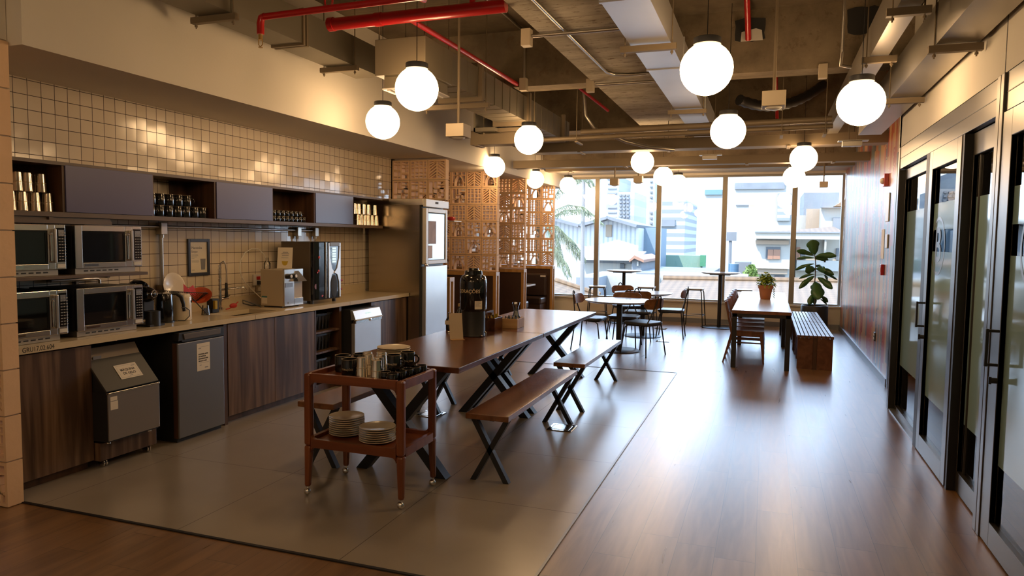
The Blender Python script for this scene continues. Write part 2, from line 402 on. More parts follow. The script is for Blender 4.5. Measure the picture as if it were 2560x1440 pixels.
# wood plank floor, boards along y
m, n, p = _new('brown_plank_floor'); ax, pos = pos_axes(n)
PW, PL = 0.185, 1.22
ix = math_node(n, 'FLOOR', math_node(n, 'DIVIDE', ax[0], PW))
wn1 = n.nodes.new('ShaderNodeTexWhiteNoise'); wn1.noise_dimensions = '1D'; n.links.new(ix, wn1.inputs['W'])
ysh = math_node(n, 'ADD', ax[1], math_node(n, 'MULTIPLY', wn1.outputs['Value'], PL))
iy = math_node(n, 'FLOOR', math_node(n, 'DIVIDE', ysh, PL))
lx = line_mask(n, ax[0], PW, 0.0, 0.0022); ly = line_mask(n, ysh, PL, 0.0, 0.0028); msk = math_node(n, 'MAXIMUM', lx, ly)
cb = n.nodes.new('ShaderNodeCombineXYZ'); n.links.new(ix, cb.inputs[0]); n.links.new(iy, cb.inputs[1])
wn2 = n.nodes.new('ShaderNodeTexWhiteNoise'); n.links.new(cb.outputs[0], wn2.inputs['Vector'])
mp = n.nodes.new('ShaderNodeMapping'); mp.inputs['Scale'].default_value = (14, 1.1, 1); n.links.new(pos, mp.inputs['Vector'])
va = n.nodes.new('ShaderNodeVectorMath'); va.operation = 'MULTIPLY_ADD'; n.links.new(wn2.outputs['Color'], va.inputs[0]); va.inputs[1].default_value = (20,20,20); n.links.new(mp.outputs[0], va.inputs[2])
no = n.nodes.new('ShaderNodeTexNoise'); no.inputs['Scale'].default_value = 1.4; no.inputs['Detail'].default_value = 7; no.inputs['Distortion'].default_value = 0.8; n.links.new(va.outputs[0], no.inputs['Vector'])
r = n.nodes.new('ShaderNodeValToRGB'); r.color_ramp.elements[0].position = 0.3; r.color_ramp.elements[1].position = 0.72
r.color_ramp.elements[0].color = (0.155,0.074,0.028,1); r.color_ramp.elements[1].color = (0.30,0.155,0.062,1)
n.links.new(math_node(n, 'ADD', no.outputs['Fac'], math_node(n, 'MULTIPLY', math_node(n, 'SUBTRACT', wn2.outputs['Value'], 0.5), 0.16)), r.inputs[0])
m2 = n.nodes.new('ShaderNodeMix'); m2.data_type = 'RGBA'; n.links.new(msk, m2.inputs[0]); n.links.new(r.outputs[0], m2.inputs[6]); m2.inputs[7].default_value = (0.04,0.02,0.01,1)
n.links.new(m2.outputs[2], p.inputs['Base Color'])
n.links.new(math_node(n, 'ADD', math_node(n, 'MULTIPLY', no.outputs['Fac'], 0.08), 0.25), p.inputs['Roughness'])
bp = n.nodes.new('ShaderNodeBump'); bp.inputs['Strength'].default_value = 0.05; bp.inputs['Distance'].default_value = 0.001; n.links.new(no.outputs['Fac'], bp.inputs['Height']); n.links.new(bp.outputs[0], p.inputs['Normal'])
p.inputs['Coat Weight'].default_value = 0.9; p.inputs['Coat Roughness'].default_value = 0.36
M['planks'] = m

# raw concrete with board marks and stains
def concrete(name, c1, c2, sc=(1,1,1), stain=0.5):
    m, n, p = _new(name); ax, pos = pos_axes(n)
    mp = n.nodes.new('ShaderNodeMapping'); mp.inputs['Scale'].default_value = sc; n.links.new(pos, mp.inputs['Vector'])
    no = n.nodes.new('ShaderNodeTexNoise'); no.inputs['Scale'].default_value = 2.0; no.inputs['Detail'].default_value = 9; no.inputs['Roughness'].default_value = 0.65; n.links.new(mp.outputs[0], no.inputs['Vector'])
    r = n.nodes.new('ShaderNodeValToRGB'); r.color_ramp.elements[0].position = 0.35; r.color_ramp.elements[1].position = 0.65
    r.color_ramp.elements[0].color = (*c1, 1); r.color_ramp.elements[1].color = (*c2, 1); n.links.new(no.outputs['Fac'], r.inputs[0])
    n2 = n.nodes.new('ShaderNodeTexNoise'); n2.inputs['Scale'].default_value = 9; n2.inputs['Detail'].default_value = 6; n2.inputs['Roughness'].default_value = 0.75
    mp2 = n.nodes.new('ShaderNodeMapping'); mp2.inputs['Scale'].default_value = (1,3.5,1); n.links.new(pos, mp2.inputs['Vector']); n.links.new(mp2.outputs[0], n2.inputs['Vector'])
    r2 = n.nodes.new('ShaderNodeValToRGB'); r2.color_ramp.elements[0].position = 0.56; r2.color_ramp.elements[1].position = 0.63
    r2.color_ramp.elements[0].color = (0,0,0,1); r2.color_ramp.elements[1].color = (stain,)*3+(1,); n.links.new(n2.outputs['Fac'], r2.inputs[0])
    ml = line_mask(n, ax[1], 1.1, 0.35, 0.010); mm = math_node(n, 'MAXIMUM', r2.outputs[0], math_node(n, 'MULTIPLY', ml, 0.6))
    m2 = n.nodes.new('ShaderNodeMix'); m2.data_type = 'RGBA'; n.links.new(mm, m2.inputs[0]); n.links.new(r.outputs[0], m2.inputs[6]); m2.inputs[7].default_value = (0.13,0.075,0.04,1)
    n.links.new(m2.outputs[2], p.inputs['Base Color']); p.inputs['Roughness'].default_value = 0.8
    bp = n.nodes.new('ShaderNodeBump'); bp.inputs['Strength'].default_value = 0.25; bp.inputs['Distance'].default_value = 0.01; n.links.new(no.outputs['Fac'], bp.inputs['Height']); n.links.new(bp.outputs[0], p.inputs['Normal'])
    return m
M['slab'] = concrete('raw_concrete_slab', (0.10,0.075,0.048), (0.20,0.155,0.10))
M['beam'] = concrete('raw_concrete_beam', (0.15,0.115,0.075), (0.30,0.235,0.155), (1,1,1), 0.45)
M['beamlight'] = concrete('pale_concrete_soffit', (0.30,0.26,0.19), (0.60,0.55,0.46), (0.5,2,1), 0.9)

# printed mural of narrow upright strips
m, n, p = _new('striped_mural'); ax, pos = pos_axes(n)
iy = math_node(n, 'FLOOR', math_node(n, 'DIVIDE', ax[1], 0.105))
w1 = n.nodes.new('ShaderNodeTexWhiteNoise'); w1.noise_dimensions = '1D'; n.links.new(iy, w1.inputs['W'])
iz = math_node(n, 'FLOOR', math_node(n, 'DIVIDE', math_node(n, 'ADD', ax[2], math_node(n, 'MULTIPLY', w1.outputs['Value'], 0.9)), 0.62))
cb = n.nodes.new('ShaderNodeCombineXYZ'); n.links.new(iy, cb.inputs[0]); n.links.new(iz, cb.inputs[1])
w2 = n.nodes.new('ShaderNodeTexWhiteNoise'); n.links.new(cb.outputs[0], w2.inputs['Vector'])
r = n.nodes.new('ShaderNodeValToRGB'); r.color_ramp.interpolation = 'CONSTANT'; e = r.color_ramp.elements
cols = [(0.42,0.10,0.06),(0.50,0.20,0.09),(0.14,0.18,0.20),(0.48,0.28,0.16),(0.36,0.07,0.06),(0.20,0.24,0.25),(0.55,0.33,0.16),(0.10,0.10,0.14)]
e[0].position = 0; e[0].color = (*cols[0],1); e[1].position = 1/8; e[1].color = (*cols[1],1)
for i in range(2, 8): q = e.new(i/8); q.color = (*cols[i],1)
n.links.new(w2.outputs['Value'], r.inputs[0])
wv = n.nodes.new('ShaderNodeTexVoronoi'); wv.inputs['Scale'].default_value = 22; n.links.new(pos, wv.inputs['Vector'])
gt = math_node(n, 'LESS_THAN', wv.outputs['Distance'], 0.28); sel = math_node(n, 'GREATER_THAN', w2.outputs['Color'], 0.62)
m2 = n.nodes.new('ShaderNodeMix'); m2.data_type = 'RGBA'; n.links.new(math_node(n, 'MULTIPLY', math_node(n, 'MULTIPLY', gt, sel), 0.7), m2.inputs[0]); n.links.new(r.outputs[0], m2.inputs[6]); m2.inputs[7].default_value = (0.60,0.50,0.36,1)
n.links.new(m2.outputs[2], p.inputs['Base Color']); p.inputs['Roughness'].default_value = 0.30; p.inputs['Coat Weight'].default_value = 0.3; p.inputs['Coat Roughness'].default_value = 0.2
M['mural'] = m

# frosted film: milky, reflected daylight put into its blue-green colour
m, n, p = _new('frosted_film'); p.inputs['Base Color'].default_value = (0.25,0.38,0.39,1); p.inputs['Roughness'].default_value = 0.07
p.inputs['Specular IOR Level'].default_value = 0.5
M['frost'] = m
M['frostink'] = pbr('grey_vinyl_letter', (0.22,0.24,0.23), 0.15)
# clay tile roofs
def rooftile(name, c1, c2, px=0.24, py=0.34, axes=(0,1)):
    m, n, p = _new(name); ax, pos = pos_axes(n)
    a = math_node(n, 'FRACT', math_node(n, 'DIVIDE', ax[axes[0]], px)); b_ = math_node(n, 'FRACT', math_node(n, 'DIVIDE', ax[axes[1]], py))
    sh = math_node(n, 'ADD', math_node(n, 'MULTIPLY', math_node(n, 'ABSOLUTE', math_node(n, 'SUBTRACT', a, 0.5)), 0.9), math_node(n, 'MULTIPLY', math_node(n, 'GREATER_THAN', b_, 0.82), 0.5), True)
    m2 = n.nodes.new('ShaderNodeMix'); m2.data_type = 'RGBA'; n.links.new(sh, m2.inputs[0]); m2.inputs[6].default_value = (*c1,1); m2.inputs[7].default_value = (*c2,1)
    n.links.new(m2.outputs[2], p.inputs['Base Color']); p.inputs['Roughness'].default_value = 0.85; return m
M['claytiles'] = rooftile('clay_roof_tiles', (0.135,0.082,0.042), (0.062,0.036,0.018))
def stripes(name, c1, c2, period, axis, duty=0.5):
    m, n, p = _new(name); ax, pos = pos_axes(n)
    k = math_node(n, 'GREATER_THAN', math_node(n, 'FRACT', math_node(n, 'DIVIDE', ax[axis], period)), duty)
    m2 = n.nodes.new('ShaderNodeMix'); m2.data_type = 'RGBA'; n.links.new(k, m2.inputs[0]); m2.inputs[6].default_value = (*c1,1); m2.inputs[7].default_value = (*c2,1)
    n.links.new(m2.outputs[2], p.inputs['Base Color']); p.inputs['Roughness'].default_value = 0.7; return m
# ================================================================== the room
YW = 13.55            # inner face of the window wall
ZC = 3.546            # underside of the slab
XL, XM, XD = -4.56, 1.235, 1.09
struct('floor', B().box(-7, 5, -3.2, 13.9, -0.12, 0.0), M['planks'])
struct('floor_tiles', B().box(XL, -0.925, 2.785, 8.235, -0.002, 0.003), M['floortile'])
for nm, bb in (('trim_1', B().box(-3.86, -0.912, 2.768, 2.785, 0, 0.006)), ('trim_2', B().box(-0.925, -0.912, 2.768, 8.25, 0, 0.006)), ('trim_3', B().box(-3.8, -0.912, 8.235, 8.25, 0, 0.006))):
    struct(nm, bb, M['alugrey'] if nm == 'trim_2' else M['black'])
struct('ceiling', B().box(-7, 5, -3.2, 13.9, ZC, ZC+0.25), M['slab'])
struct('wall_left', B().box(XL-0.1, XL, 2.786, 8.3, 0, 2.52), M['tiles'])
struct('wall_left_booths', B().box(-5.5, -5.4, 8.3, YW, 0, 2.55), M['plaster2'])
struct('wall_back', B().box(-7, 5, -3.3, -3.2, 0, ZC), M['plaster'])
struct('wall_far_left', B().box(-7.1, -7, -3.2, 2.7, 0, ZC), M['plaster'])
struct('wall_soffit', B().box(-7, -3.77, 2.795, YW+0.2, 2.5, ZC), M['plaster'])
struct('wall_right', B().box(XM, XM+0.12, 8.30, YW, 0, ZC), M['mural'])
struct('baseboard_right', B().box(XM-0.018, XM, 8.32, YW, 0, 0.085), M['alugrey'])
struct('wall_fascia', B().box(XD, XD+0.16, -3.2, 7.27, 2.355, ZC).box(XD, XM+0.12, 7.20, 7.27, 2.355, ZC).box(XM, XM+0.12, 7.27, 8.30, 2.43, ZC), M['plaster'])
b = B(); b.box(XD-0.0015, XD, 4.245, 4.252, 2.36, ZC); struct('trim_4', b, M['ink'])
# window wall
struct('wall_window_sill', B().box(-5.4, XM, YW, YW+0.22, 0, 0.375), M['plaster'])
struct('window_sill', B().box(-5.4, XM, YW-0.03, YW+0.22, 0.375, 0.405), M['white'])
struct('baseboard_window', B().box(-5.4, XM, YW-0.016, YW, 0, 0.085), M['alugrey'])
struct('wall_window_head', B().box(-7, XM+0.12, YW, YW+0.22, 2.70, ZC), M['plaster'])
WX = [-5.4, -4.28, -3.10, -1.925, -0.745, 0.435, XM]
for i in range(6):
    x0, x1 = WX[i], WX[i+1]
    b = B()
    f = 0.043
    for xx in ((x0, x0+f), (x1-f, x1)): b.box(xx[0], xx[1], YW+0.05, YW+0.17, 0.405, 2.70)
    b.box(x0+f, x1-f, YW+0.06, YW+0.15, 0.405, 0.43); b.box(x0+f, x1-f, YW+0.06, YW+0.15, 2.67, 2.70)
    o = struct('window_%d' % (i+1), b, M['alu'], org=((x0+x1)/2, YW+0.1, 0.405))
    struct('window_pane', B().box(x0+f, x1-f, YW+0.118, YW+0.122, 0.43, 2.67), M['clear'], parent=o)
# meeting rooms behind the glass partition: their dimness is put into near-black wall colour
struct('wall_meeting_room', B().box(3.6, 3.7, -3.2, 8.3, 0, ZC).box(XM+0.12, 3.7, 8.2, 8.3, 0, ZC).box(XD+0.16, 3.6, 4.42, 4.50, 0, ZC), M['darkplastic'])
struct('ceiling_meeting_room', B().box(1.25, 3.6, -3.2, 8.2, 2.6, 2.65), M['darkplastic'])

# concrete beams
struct('ceiling_beam_cross', B().box(-3.77, 3.6, 6.81, 7.06, 3.0, ZC), M['beam'])
struct('ceiling_beam_long', B().box(-1.60, -0.86, -3.2, 9.4, 2.985, ZC), M['beamlight'])
struct('ceiling_beam_cross', B().box(-3.77, 3.6, 9.4, 9.75, 2.95, ZC), M['beam'])
struct('ceiling_beam_cross', B().box(-3.77, 3.6, 12.2, 12.5, 2.86, ZC), M['beam'])
struct('ceiling_beam_window', B().box(-3.77, XM, 12.95, YW, 2.74, ZC), M['plaster'])
struct('ceiling_beam_cross', B().box(-3.77, 3.6, 3.0, 3.3, 3.1, ZC), M['beam'])
# holes broken through the near face of the cross beam, with a sleeve behind
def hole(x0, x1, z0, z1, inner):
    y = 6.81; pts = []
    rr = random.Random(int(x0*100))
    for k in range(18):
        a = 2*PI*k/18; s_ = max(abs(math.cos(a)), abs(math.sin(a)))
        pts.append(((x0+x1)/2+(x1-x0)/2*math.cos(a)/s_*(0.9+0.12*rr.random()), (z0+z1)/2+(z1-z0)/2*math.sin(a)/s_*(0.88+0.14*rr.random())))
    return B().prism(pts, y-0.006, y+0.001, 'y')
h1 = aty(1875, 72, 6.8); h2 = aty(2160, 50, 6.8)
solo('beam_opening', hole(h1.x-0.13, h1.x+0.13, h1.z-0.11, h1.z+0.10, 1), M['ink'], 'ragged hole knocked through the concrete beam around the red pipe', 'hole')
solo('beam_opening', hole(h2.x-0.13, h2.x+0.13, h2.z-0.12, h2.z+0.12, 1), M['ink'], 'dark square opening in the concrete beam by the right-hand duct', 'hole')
h3 = h1 + Vector((0.01, -0.012, -0.06))
solo('plaster_patch', B().prism([(h3.x-0.085, h3.z-0.045),(h3.x+0.10, h3.z-0.045),(h3.x+0.09, h3.z+0.04),(h3.x+0.04, h3.z+0.06),(h3.x-0.08, h3.z+0.035)], 6.795, 6.803, 'y'), M['white'],
     'white patch showing inside the ragged hole in the beam', 'patch')

# ---- terracotta breeze-block screens
BS = 0.252; BT = 0.09
def cobogo(u0, v0, kind, s=BS-0.008, t=BT):
    """bars of one block as a list of boxes/hexas in a (u, depth, v) frame"""
    b = B(); fr = 0.018
    def r(a, c, d, e, dep=1.0): b.box(u0+a*s, u0+d*s, 0.0+(1-dep)*t/2, t-(1-dep)*t/2, v0+c*s, v0+e*s)
    r(0,0,1,.075); r(0,.925,1,1); r(0,.075,.075,.925); r(.925,.075,1,.925)
    def seg(p, q, w=.06): b.bar((u0+p[0]*s, t/2, v0+p[1]*s), (u0+q[0]*s, t/2, v0+q[1]*s), t*0.94, w*s, up=(q[1]-p[1], 0, -(q[0]-p[0])))
    if kind == 0:       # chevrons
        r(.455,.075,.545,.925, .9)
        for k in range(6):
            v = .02+k*.16
            for sg in (-1, 1):
                p_ = (.5+sg*.04, min(v+.26, .93)); q_ = (.5+sg*.44, max(v-.03, .05)); seg(p_, q_, .055)
    elif kind == 1:     # pointed arch
        for sg in (-1, 1):
            pts = [(.5+sg*.30, .07), (.5+sg*.30, .28), (.5+sg*.25, .46), (.5+sg*.15, .62), (.5, .76)]
            for p_, q_ in zip(pts, pts[1:]): seg(p_, q_, .055)
            seg((.5+sg*.30, .28), (.5+sg*.44, .28), .05); seg((.5+sg*.17, .74), (.5+sg*.44, .74), .05); seg((.5+sg*.17, .66), (.5+sg*.17, .93), .05)
        seg((.5, .76), (.33, .72), .045); seg((.5, .76), (.67, .72), .045)
    elif kind == 2:     # lattice of three bars
        for u in (.25, .5, .75): r(u-.03, .075, u+.03, .925)
        for v in (.2, .38, .62, .8): r(.075, v-.025, .925, v+.025, .9)
    elif kind == 3:     # broken maze
        r(.28,.3,.34,.925); r(.28,.55,.72,.61); r(.66,.2,.72,.61); r(.5,.07,.56,.38); r(.075,.28,.34,.34); r(.66,.32,.925,.38); r(.48,.61,.54,.925); r(.54,.74,.925,.80)
    else:               # double ladder
        r(.46,.075,.54,.925)
        for v in (.18, .46, .52, .80): r(.075, v-.025, .46, v+.025)
        for v in (.30, .36, .62, .80): r(.54, v-.025, .925, v+.025)
        r(.24,.075,.29,.925, .7); r(.73,.3,.78,.925, .7)
    return b
def screen(x1, ncol, z0, nrow, y, label, seed, group=None):
    """x1: right edge (the free end); blocks run left from it; z0: bottom"""
    b = B(); mt = B(); rr = random.Random(seed); last = {}
    for c in range(ncol):
        for r_ in range(nrow):
            k = rr.choice([0, 1, 2, 3, 4, 1, 0])
            if last.get((c-1, r_)) == k or last.get((c, r_-1)) == k: k = (k+1+rr.randrange(3)) % 5
            last[(c, r_)] = k
            bb = cobogo(0, 0, k); ox = x1-(c+1)*BS+0.004; oz = z0+r_*BS+0.004
            b.merge(bb.xf(Matrix.Translation((ox, y, oz))))
    for r_ in range(nrow+1): mt.box(x1-ncol*BS, x1-0.010, y+0.008, y+BT-0.008, z0+r_*BS-0.004+(0.004 if r_ == 0 else 0), z0+r_*BS+0.004)
    for c in range(1, ncol+1): mt.box(x1-c*BS-0.004, x1-c*BS+0.004, y+0.008, y+BT-0.008, z0, z0+nrow*BS)
    b.v = b.v
    t = thing('breeze_block_screen', label, 'breeze block screen', (x1-ncol*BS/2, y, z0), 0, group)
    link_mesh('blocks', b, M['terracotta'], t); link_mesh('mortar_joints', mt, M['mortar'], t)
    return t
# near screen, its end seen at the left edge of the picture
screen(-3.850, 5, 0.0, 10, 2.69, 'terracotta breeze-block screen standing at the near end of the kitchen counter', 3)
struct('wall_near_left', B().box(-7, -3.88, 2.68, 2.79, 2.53, ZC), M['plaster'])
screen(-3.79, 3, 1.975, 2, 8.20, 'terracotta breeze blocks two rows high above the tall steel fridge', 11)
screen(-3.79, 6, 1.01-0.005, 6, 10.02, 'terracotta breeze-block screen on the booth partition nearest the fridge', 5)
screen(-3.79, 6, 1.01-0.005, 6, 11.32, 'terracotta breeze-block screen on the middle booth partition', 9)
screen(-3.79, 6, 1.01-0.005, 6, 13.02, 'terracotta breeze-block screen on the booth partition beside the window', 14)
# plaster piece behind the fridge screen's bottom
struct('wall_fridge_niche', B().box(-5.4, XL, 8.2, 8.3, 0, 2.5), M['plaster'])

# conduit on the near pillar
c0 = aty(30, 0, 2.83)
solo('conduit_pipe', B().tube([(c0.x+0.02, 2.66, ZC), (c0.x+0.02, 2.66, 2.80), (c0.x+0.02, 2.66, 2.72), (c0.x-0.0, 2.66, 2.64), (c0.x-0.05, 2.66, 2.585), (c0.x-0.13, 2.66, 2.57)], 0.019, 12)
     .tube([(c0.x+0.02, 2.66, 2.78), (c0.x+0.02, 2.66, 2.83)], 0.024, 12), M['conduit'], 'bent galvanised conduit at the top left above the breeze blocks', 'pipe', smooth=True)

# ================================================================== ducts, trays and pipes under the slab
def hanger(b, x, y, z, top=ZC): b.tube([(x, y, z), (x, y, top)], 0.0045, 6)
def bracket(t, x0, x1, y, z, drop=0.03):
    b = B().box(x0, x1, y-0.02, y+0.02, z-0.04, z); b.box(x0, x1, y-0.021, y-0.019, z-0.028, z-0.012)
    for x in (x0+0.03, x1-0.03): hanger(b, x, y, z-0.04-drop); b.cyl((x, y, z-0.06), 0.010, 0.012, 8)
    return link_mesh('hanger_bracket', b, M['tray'], t)
# white duct running to the window
t = thing('ventilation_duct', 'wide pale metal duct running over the middle of the floor towards the window', 'duct', (-0.78, 6, 2.80))
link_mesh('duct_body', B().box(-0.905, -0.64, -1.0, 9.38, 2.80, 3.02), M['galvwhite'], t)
for y in (2.2, 3.95, 5.6, 7.6): link_mesh('duct_seam', B().box(-0.912, -0.633, y-0.012, y+0.012, 2.793, 3.027), M['galvwhite'], t)
for y in (1.9, 4.86, 7.32, 8.9): bracket(t, -0.97, -0.60, y, 2.79)
# right-hand ducts
t = thing('ventilation_duct', 'metal duct hugging the wall above the glass doors', 'duct', (0.95, 4, 2.6))
link_mesh('duct_body', B().box(0.845, 1.055, -1.0, 8.2, 2.605, 2.84), M['galvright'], t)
for y in (4.62, 6.18, 2.6): bracket(t, 0.81, 1.075, y, 2.60)
t = thing('ventilation_duct', 'narrow metal duct left of the duct above the glass doors', 'duct', (0.66, 4, 2.72))
link_mesh('duct_body', B().box(0.60, 0.71, -1.0, 8.95, 2.735, 2.95), M['galvright'], t)
for y in (2.3, 4.3, 5.35): bracket(t, 0.55, 0.76, y, 2.73)
# left duct along the bulkhead, and the unit with its grille
t = thing('ventilation_duct', 'flat brown duct along the cream bulkhead above the counter', 'duct', (-3.4, 4, 2.93))
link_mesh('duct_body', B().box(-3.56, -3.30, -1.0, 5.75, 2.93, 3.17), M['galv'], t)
b = B()
for y in (4.60, 4.64): b.box(-3.575, -3.285, y-0.012, y+0.012, 2.915, 3.185)
link_mesh('duct_flange', b, M['tray'], t)
for y in (3.85, 5.30): bracket(t, -3.62, -3.26, y, 2.925)
t = thing('air_conditioning_unit', 'beige box-shaped air conditioning unit with a grille underneath', 'air conditioner', (-2.62, 5.0, 2.62))
link_mesh('casing', B().box(-2.82, -2.40, 4.82, 5.30, 2.71, 2.975).box(-2.77, -2.42, 4.87, 5.26, 2.62, 2.71), M['acbeige'], t, bevel=0.004)
b = B().box(-2.78, -2.41, 4.86, 5.27, 2.612, 2.622)
for k in range(6): b.box(-2.75+k*0.055, -2.73+k*0.055, 4.88, 5.25, 2.604, 2.612)
link_mesh('grille', b, M['white'], t)
b = B()
for x in (-2.80, -2.42):
    for y in (4.85, 5.27): hanger(b, x, y, 2.97)
link_mesh('hanging_rod', b, M['tray'], t)
t = thing('ventilation_duct', 'ribbed metal duct running from the air conditioning unit to the window', 'duct', (-2.58, 7, 2.72))
b = B().box(-2.76, -2.42, 5.305, 8.95, 2.735, 2.985)
for k in range(17): y = 5.45+k*0.21; b.box(-2.764, -2.416, y-0.004, y+0.004, 2.731, 2.989)
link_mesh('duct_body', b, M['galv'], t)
for y in (5.9, 7.25, 8.6): link_mesh('duct_flange', B().box(-2.80, -2.38, y-0.02, y+0.02, 2.695, 3.025), M['tray'], t)
for y in (6.0, 7.4): bracket(t, -3.0, -2.36, y, 2.70)
solo('wall_duct_grille', B().box(-3.05, -2.80, 7.3, 9.2, 2.66, 2.70).box(-3.05, -3.03, 7.3, 9.2, 2.66, 2.86), M['galv'], 'low flat duct beside the ribbed duct near the bulkhead', 'duct')

# cable trays and rails across the room
def tray(name, label, x0, x1, y, z0, z1, cat='cable tray', mat='tray', hang=(), depth=0.12):
    t = thing(name, label, cat, ((x0+x1)/2, y, z0))
    b = B().box(x0, x1, y, y+0.006, z0, z1).box(x0, x1, y+depth-0.006, y+depth, z0, z1).box(x0, x1, y+0.006, y+depth-0.006, z0, z0+0.006)
    b.box(x0, x1, y-0.006, y, z1-0.010, z1)
    link_mesh('tray_body', b, M[mat], t)
    if hang:
        h = B()
        for x in hang: hanger(h, x, y+depth/2, z0-0.02); h.box(x-0.02, x+0.02, y-0.01, y+depth+0.01, z0-0.012, z0)
        link_mesh('hanging_rod', h, M['tray'], t)
    return t
tray('cable_tray', 'broad brown cable tray crossing just before the beam, farthest from the window', -3.17, -2.44, 7.5, 2.545, 2.70, hang=(-3.1,), depth=0.2)
tray('cable_tray', 'brown cable tray crossing the room second from the camera', -2.95, XM, 9.0, 2.625, 2.755, hang=(-2.3, -1.2, 0.2, 0.9), depth=0.25)
tray('cable_tray', 'long dark cable tray third from the camera, above the round tables', -3.72, XM, 10.5, 2.585, 2.70, hang=(-3.3, -2.0, -0.3, 0.8), depth=0.2)
tray('cable_tray', 'cable tray nearest the window, just under the window head', -3.75, XM, 12.3, 2.70, 2.80, hang=(-3.3, -1.6, 0.4), depth=0.2)
t = thing('pipe_rail', 'pair of slim brown pipes crossing in front of the ribbed duct', 'pipe', (-1.0, 7.7, 2.6))
link_mesh('pipe', B().tube([(-3.25, 7.76, 2.60), (0.57, 7.76, 2.645)], 0.024, 10), M['tray'], t, smooth=True)
link_mesh('pipe', B().tube([(-2.0, 7.9, 2.70), (0.57, 7.9, 2.735)], 0.032, 10), M['tray'], t, smooth=True)
b = B()
for x in (-2.0, 0.1, 0.5): hanger(b, x, 7.7, 2.58); b.box(x-0.015, x+0.015, 7.69, 7.94, 2.56, 2.575)
link_mesh('hanging_rod', b, M['tray'], t)
solo('sagging_conduit', B().tube([(-2.1, 8.3, 3.5), (-2.05, 8.3, 2.95), (-1.95, 8.35, 2.80), (-1.6, 8.5, 2.66), (-1.35, 8.6, 2.60), (-1.1, 8.9, 2.60)], 0.022, 10), M['conduit'], 'grey conduit sloping down between the cable trays', 'pipe', smooth=True)
solo('corrugated_hose', B().tube([Vector((0.55-0.035*k, 9.0-0.04*k, 3.30-0.035*k+0.0009*k*k)) for k in range(26)], [0.05+0.008*(k % 2) for k in range(26)], 12), M['darkplastic'], 'ribbed dark flexible hose hanging behind the concrete beam', 'hose', smooth=True)

# red fire pipes
t = thing('fire_pipe', 'thin red sprinkler pipe with a downturned head near the bulkhead', 'pipe', (-2.4, 3.92, 2.9))
link_mesh('pipe', B().tube([(-3.10, 3.92, 2.91), (-1.62, 3.92, 2.93)], 0.021, 12).tube([(-3.10, 3.92, 2.91), (-3.125, 3.92, 2.905), (-3.135, 3.92, 2.87), (-3.135, 3.92, 2.80)], 0.024, 12)
          .tube([(-2.05, 3.92, 2.92), (-2.05, 3.92, 2.95), (-2.05, 4.1, 2.97)], 0.02, 10).tube([(-1.92, 3.92, 2.92), (-1.80, 3.60, 2.905)], 0.019, 10), M['red'], t, smooth=True)
b = B().cyl((-3.135, 3.92, 2.765), 0.014, 0.035, 10).tube([(-3.150, 3.92, 2.77), (-3.150, 3.92, 2.735), (-3.137, 3.92, 2.722), (-3.120, 3.92, 2.735), (-3.120, 3.92, 2.77)], 0.003, 6).cyl((-3.135, 3.92, 2.716), 0.014, 0.004, 10)
link_mesh('sprinkler_head', b, M['brass'], t)
b = B().tube([(-2.62+0.028*math.cos(a*PI/8), 3.92, 2.96+0.04*math.sin(a*PI/8)) for a in range(-2, 11)], 0.006, 6); hanger(b, -2.62, 3.92, 3.0)
link_mesh('pipe_hanger', b, M['red'], t)
t = thing('fire_pipe', 'thick red fire main crossing below the slab', 'pipe', (-2.1, 4.35, 2.96))
link_mesh('pipe', B().tube([(-2.90, 4.36, 2.965), (-1.62, 4.40, 2.985)], 0.042, 16).tube([(-2.91, 4.36, 2.965), (-2.87, 4.36, 2.966)], 0.047, 16).tube([(-2.55, 4.37, 2.97), (-2.50, 4.372, 2.971)], 0.046, 16), M['red'], t, smooth=True)
link_mesh('branch_pipe', B().tube([(-1.85, 4.39, 2.98), (-1.85, 4.39, 3.14)], 0.02, 10), M['red'], t, smooth=True)
solo('fire_pipe', B().tube([(-2.39, 4.45, 3.015), (-2.385, 5.6, 3.02), (-2.38, 6.79, 3.025)], 0.021, 10), M['red'], 'red branch pipe running back above the air conditioning unit', 'pipe', smooth=True)
solo('fire_pipe', B().tube([(h1.x-0.01, 6.76, h1.z-0.10), (h1.x-0.015, 6.60, h1.z+0.03), (h1.x-0.02, 6.4, ZC-0.02)], 0.026, 12), M['red'], 'red pipe dropping into the ragged hole in the beam', 'pipe', smooth=True)
solo('fire_pipe', B().tube([(0.02, 8.4, 3.5), (0.05, 8.5, 3.0), (0.06, 8.6, 2.82)], 0.018, 10), M['red'], 'short red pipe hanging between beam and tray, right of centre', 'pipe', smooth=True)
solo('fire_pipe', B().tube([(-2.3, 7.2, 3.4), (-1.85, 8.6, 3.05)], 0.018, 10), M['red'], 'short red pipe slanting down behind the beam, left of the pale duct', 'pipe', smooth=True)

